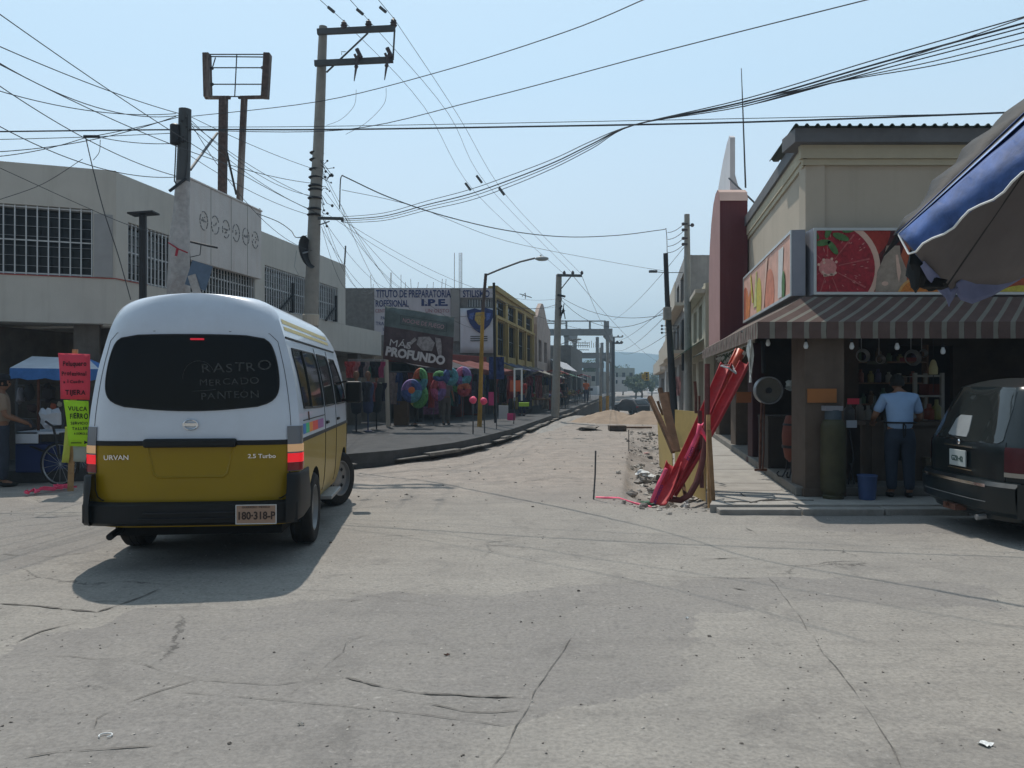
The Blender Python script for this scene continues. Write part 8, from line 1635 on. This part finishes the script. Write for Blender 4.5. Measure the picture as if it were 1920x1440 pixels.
spots_ = [(-7.4, 26.3, 80, 'before the brown cabinet'), (-6.9, 28.4, 75, 'behind the blue swim ring'), (-6.6, 30.6, 70, 'below the right end of the maroon banner'), (-6.1, 33.0, 70, 'left of the street lamp foot'), (-5.9, 35.4, 75, 'right of the street lamp foot'), (-5.7, 38.2, 80, 'before the first window bay of the ochre building'), (-5.7, 41.5, 80, 'before the second window bay of the ochre building'), (-5.6, 45.0, 80, 'before the third window bay of the ochre building'), (-5.6, 49.0, 80, 'before the last window bay of the ochre building'), (-5.5, 53.5, 80, 'before the gabled pink building')]
for i, (d, y, a, lab) in enumerate(spots_): clothes_rack(tuple(S(d, y, .2)), R(a * .35), 'rack of mostly dark clothes ' + lab, 8, i + 3)
def cloth_awning(A, B, z1, z0, out, m, label):
    M_ = frame(A, B); L_ = (Vector(B) - Vector(A)).length; q = MB(M_); n = 12
    q.sheet([[(L_ * i / n, -.26 - out * t, z1 + (z0 - z1) * t - .05 * math.sin(math.pi * t) + .03 * math.sin(i * 1.3)) for i in range(n + 1)] for t in (0, .25, .5, .75, 1)])
    q.sheet([[(L_ * i / n, -.26 - out, z0 + .03 * math.sin(i * 1.3)) for i in range(n + 1)], [(L_ * i / n, -.26 - out - .02 * math.sin(i * 2), z0 - .18 + .02 * math.sin(i * 2.3)) for i in range(n + 1)]])
    o = solo(q, 'cloth_awning', m, label, 'awning', smooth=True); o.modifiers.new('s', 'SOLIDIFY').thickness = .012
    for x in (0.05, L_ - .05): pass
cloth_awning(P1, P2, 2.5, 2.12, 1.5, mat('awn_dark', (0.05, 0.045, 0.05), .9, .25), 'dark cloth awning over the shop beside the corner building')
cloth_awning(P2, P3, 2.5, 2.1, 1.4, mat('awn_red', (0.13, 0.035, 0.03), .9, .25), 'dull red cloth awning under the crest banner')
cloth_awning(S(-6.48, 36.6), S(-6.48, 42.5), 2.55, 2.15, 1.3, mat('awn_blue', (0.04, 0.05, 0.09), .9, .25), 'dark blue cloth awning on the near half of the ochre building')
cloth_awning(S(-6.48, 43.5), S(-6.48, 49.5), 2.55, 2.2, 1.2, mat('awn_tan', (0.14, 0.12, 0.10), .9, .25), 'tan cloth awning on the far half of the ochre building')
# ---------------- far trees at the end of the street ----------------
M_leaf1 = mat('leaf_green', (0.05, 0.075, 0.035), .8, .3, 2); M_leaf2 = mat('leaf_light', (0.08, 0.11, 0.05), .8, .3, 2); M_bark = mat('bark', (0.12, 0.09, 0.06), .9, .3)
def tree(px, Y, h, r_, label, sd):
    rr = random.Random(sd); c = Vector(((px - 960) / F * Y, Y, -1.4)); t = thing('street_tree', label, 'tree', tuple(c)); q = MB(); q.tube([c, c + Vector((.1, 0, h * .3)), c + Vector((-.1, 0, h * .55))], [.22, .17, .1], 7)
    for k in range(5): a = rr.uniform(0, 6.28); q.tube([c + Vector((0, 0, h * .4)), c + Vector((math.cos(a) * r_ * .5, math.sin(a) * r_ * .5, h * .7))], [.09, .03], 5)
    q.build('trunk', M_bark, t); q = MB(); bl = [(Vector((rr.gauss(0, .4) * r_, rr.gauss(0, .4) * r_, h * rr.uniform(.5, .95))), rr.uniform(.25, .5) * r_) for _ in range(11)]
    for k in range(1500):
        b, br2 = rr.choice(bl); d = Vector((rr.gauss(0, 1), rr.gauss(0, 1), rr.gauss(0, .8))).normalized() * br2 * rr.uniform(.5, 1.1); p = c + b + d; s = rr.uniform(.12, .28); u = Vector((rr.gauss(0, 1), rr.gauss(0, 1), rr.gauss(0, 1))).normalized(); v = u.orthogonal().normalized()
        q.add([p - u * s, p + v * s * .6, p + u * s, p - v * s * .6], [(0, 1, 2, 3)], rr.randrange(2))
    q.build('crown', [M_leaf1, M_leaf2], t)
for i, (px, Y, h, r_, lab) in enumerate(((1192, 150, 5.0, 2.0, 'green tree under the traffic light wire, left of the pair'), (1203, 135, 4.2, 1.9, 'green tree directly below the traffic light'), (1222, 200, 5.0, 2.4, 'small hazy tree right of the traffic light'), (1258, 170, 6.0, 2.4, 'hazy tree behind the leaning stakes'), (1168, 210, 7.5, 2.8, 'tall hazy tree behind the boxy grey-green building'), (1100, 150, 7, 2.6, 'dim tree seen through the concrete skeleton'))): tree(px, Y, h, r_, lab, i)
# odds and ends on the road: twigs, lumps of mortar, tyre-pressed dust ridges
for i, (px, py, r_, lab) in enumerate(((620, 1018, .013, 'small mortar lump right of the van shadow'), (1085, 1110, .010, 'small dark stone in the middle foreground'), (430, 1395, .008, 'little stone in the left foreground near the long joint'), (1330, 1194, .008, 'little stone on the right foreground road'))):
    c = G(px, py); q = MB(); q.ball((c.x, c.y, hgt(c.x, c.y) + r_ * .4), r_, 0, 8, 6, (1.3, 1, .7), .6); solo(q, 'stone', M_st3, lab, 'stone')

# ---------------- haze ----------------
hb_ = MB(); hb_.box(-1500, 1500, -60, 1300, -3, 110)
hzm = bpy.data.materials.new('haze'); hzm.use_nodes = True; hn = hzm.node_tree.nodes; hn.clear()
ho = hn.new('ShaderNodeOutputMaterial'); pv = hn.new('ShaderNodeVolumePrincipled'); hzm.node_tree.links.new(pv.outputs[0], ho.inputs['Volume'])
pv.inputs['Color'].default_value = (0.55, 0.79, 1.0, 1); pv.inputs['Density'].default_value = 0.0011; pv.inputs['Anisotropy'].default_value = 0.2
hz_o = tagp(hb_.build('haze', hzm), 'thin pale blue summer haze filling the street air', 'haze', kind='stuff')
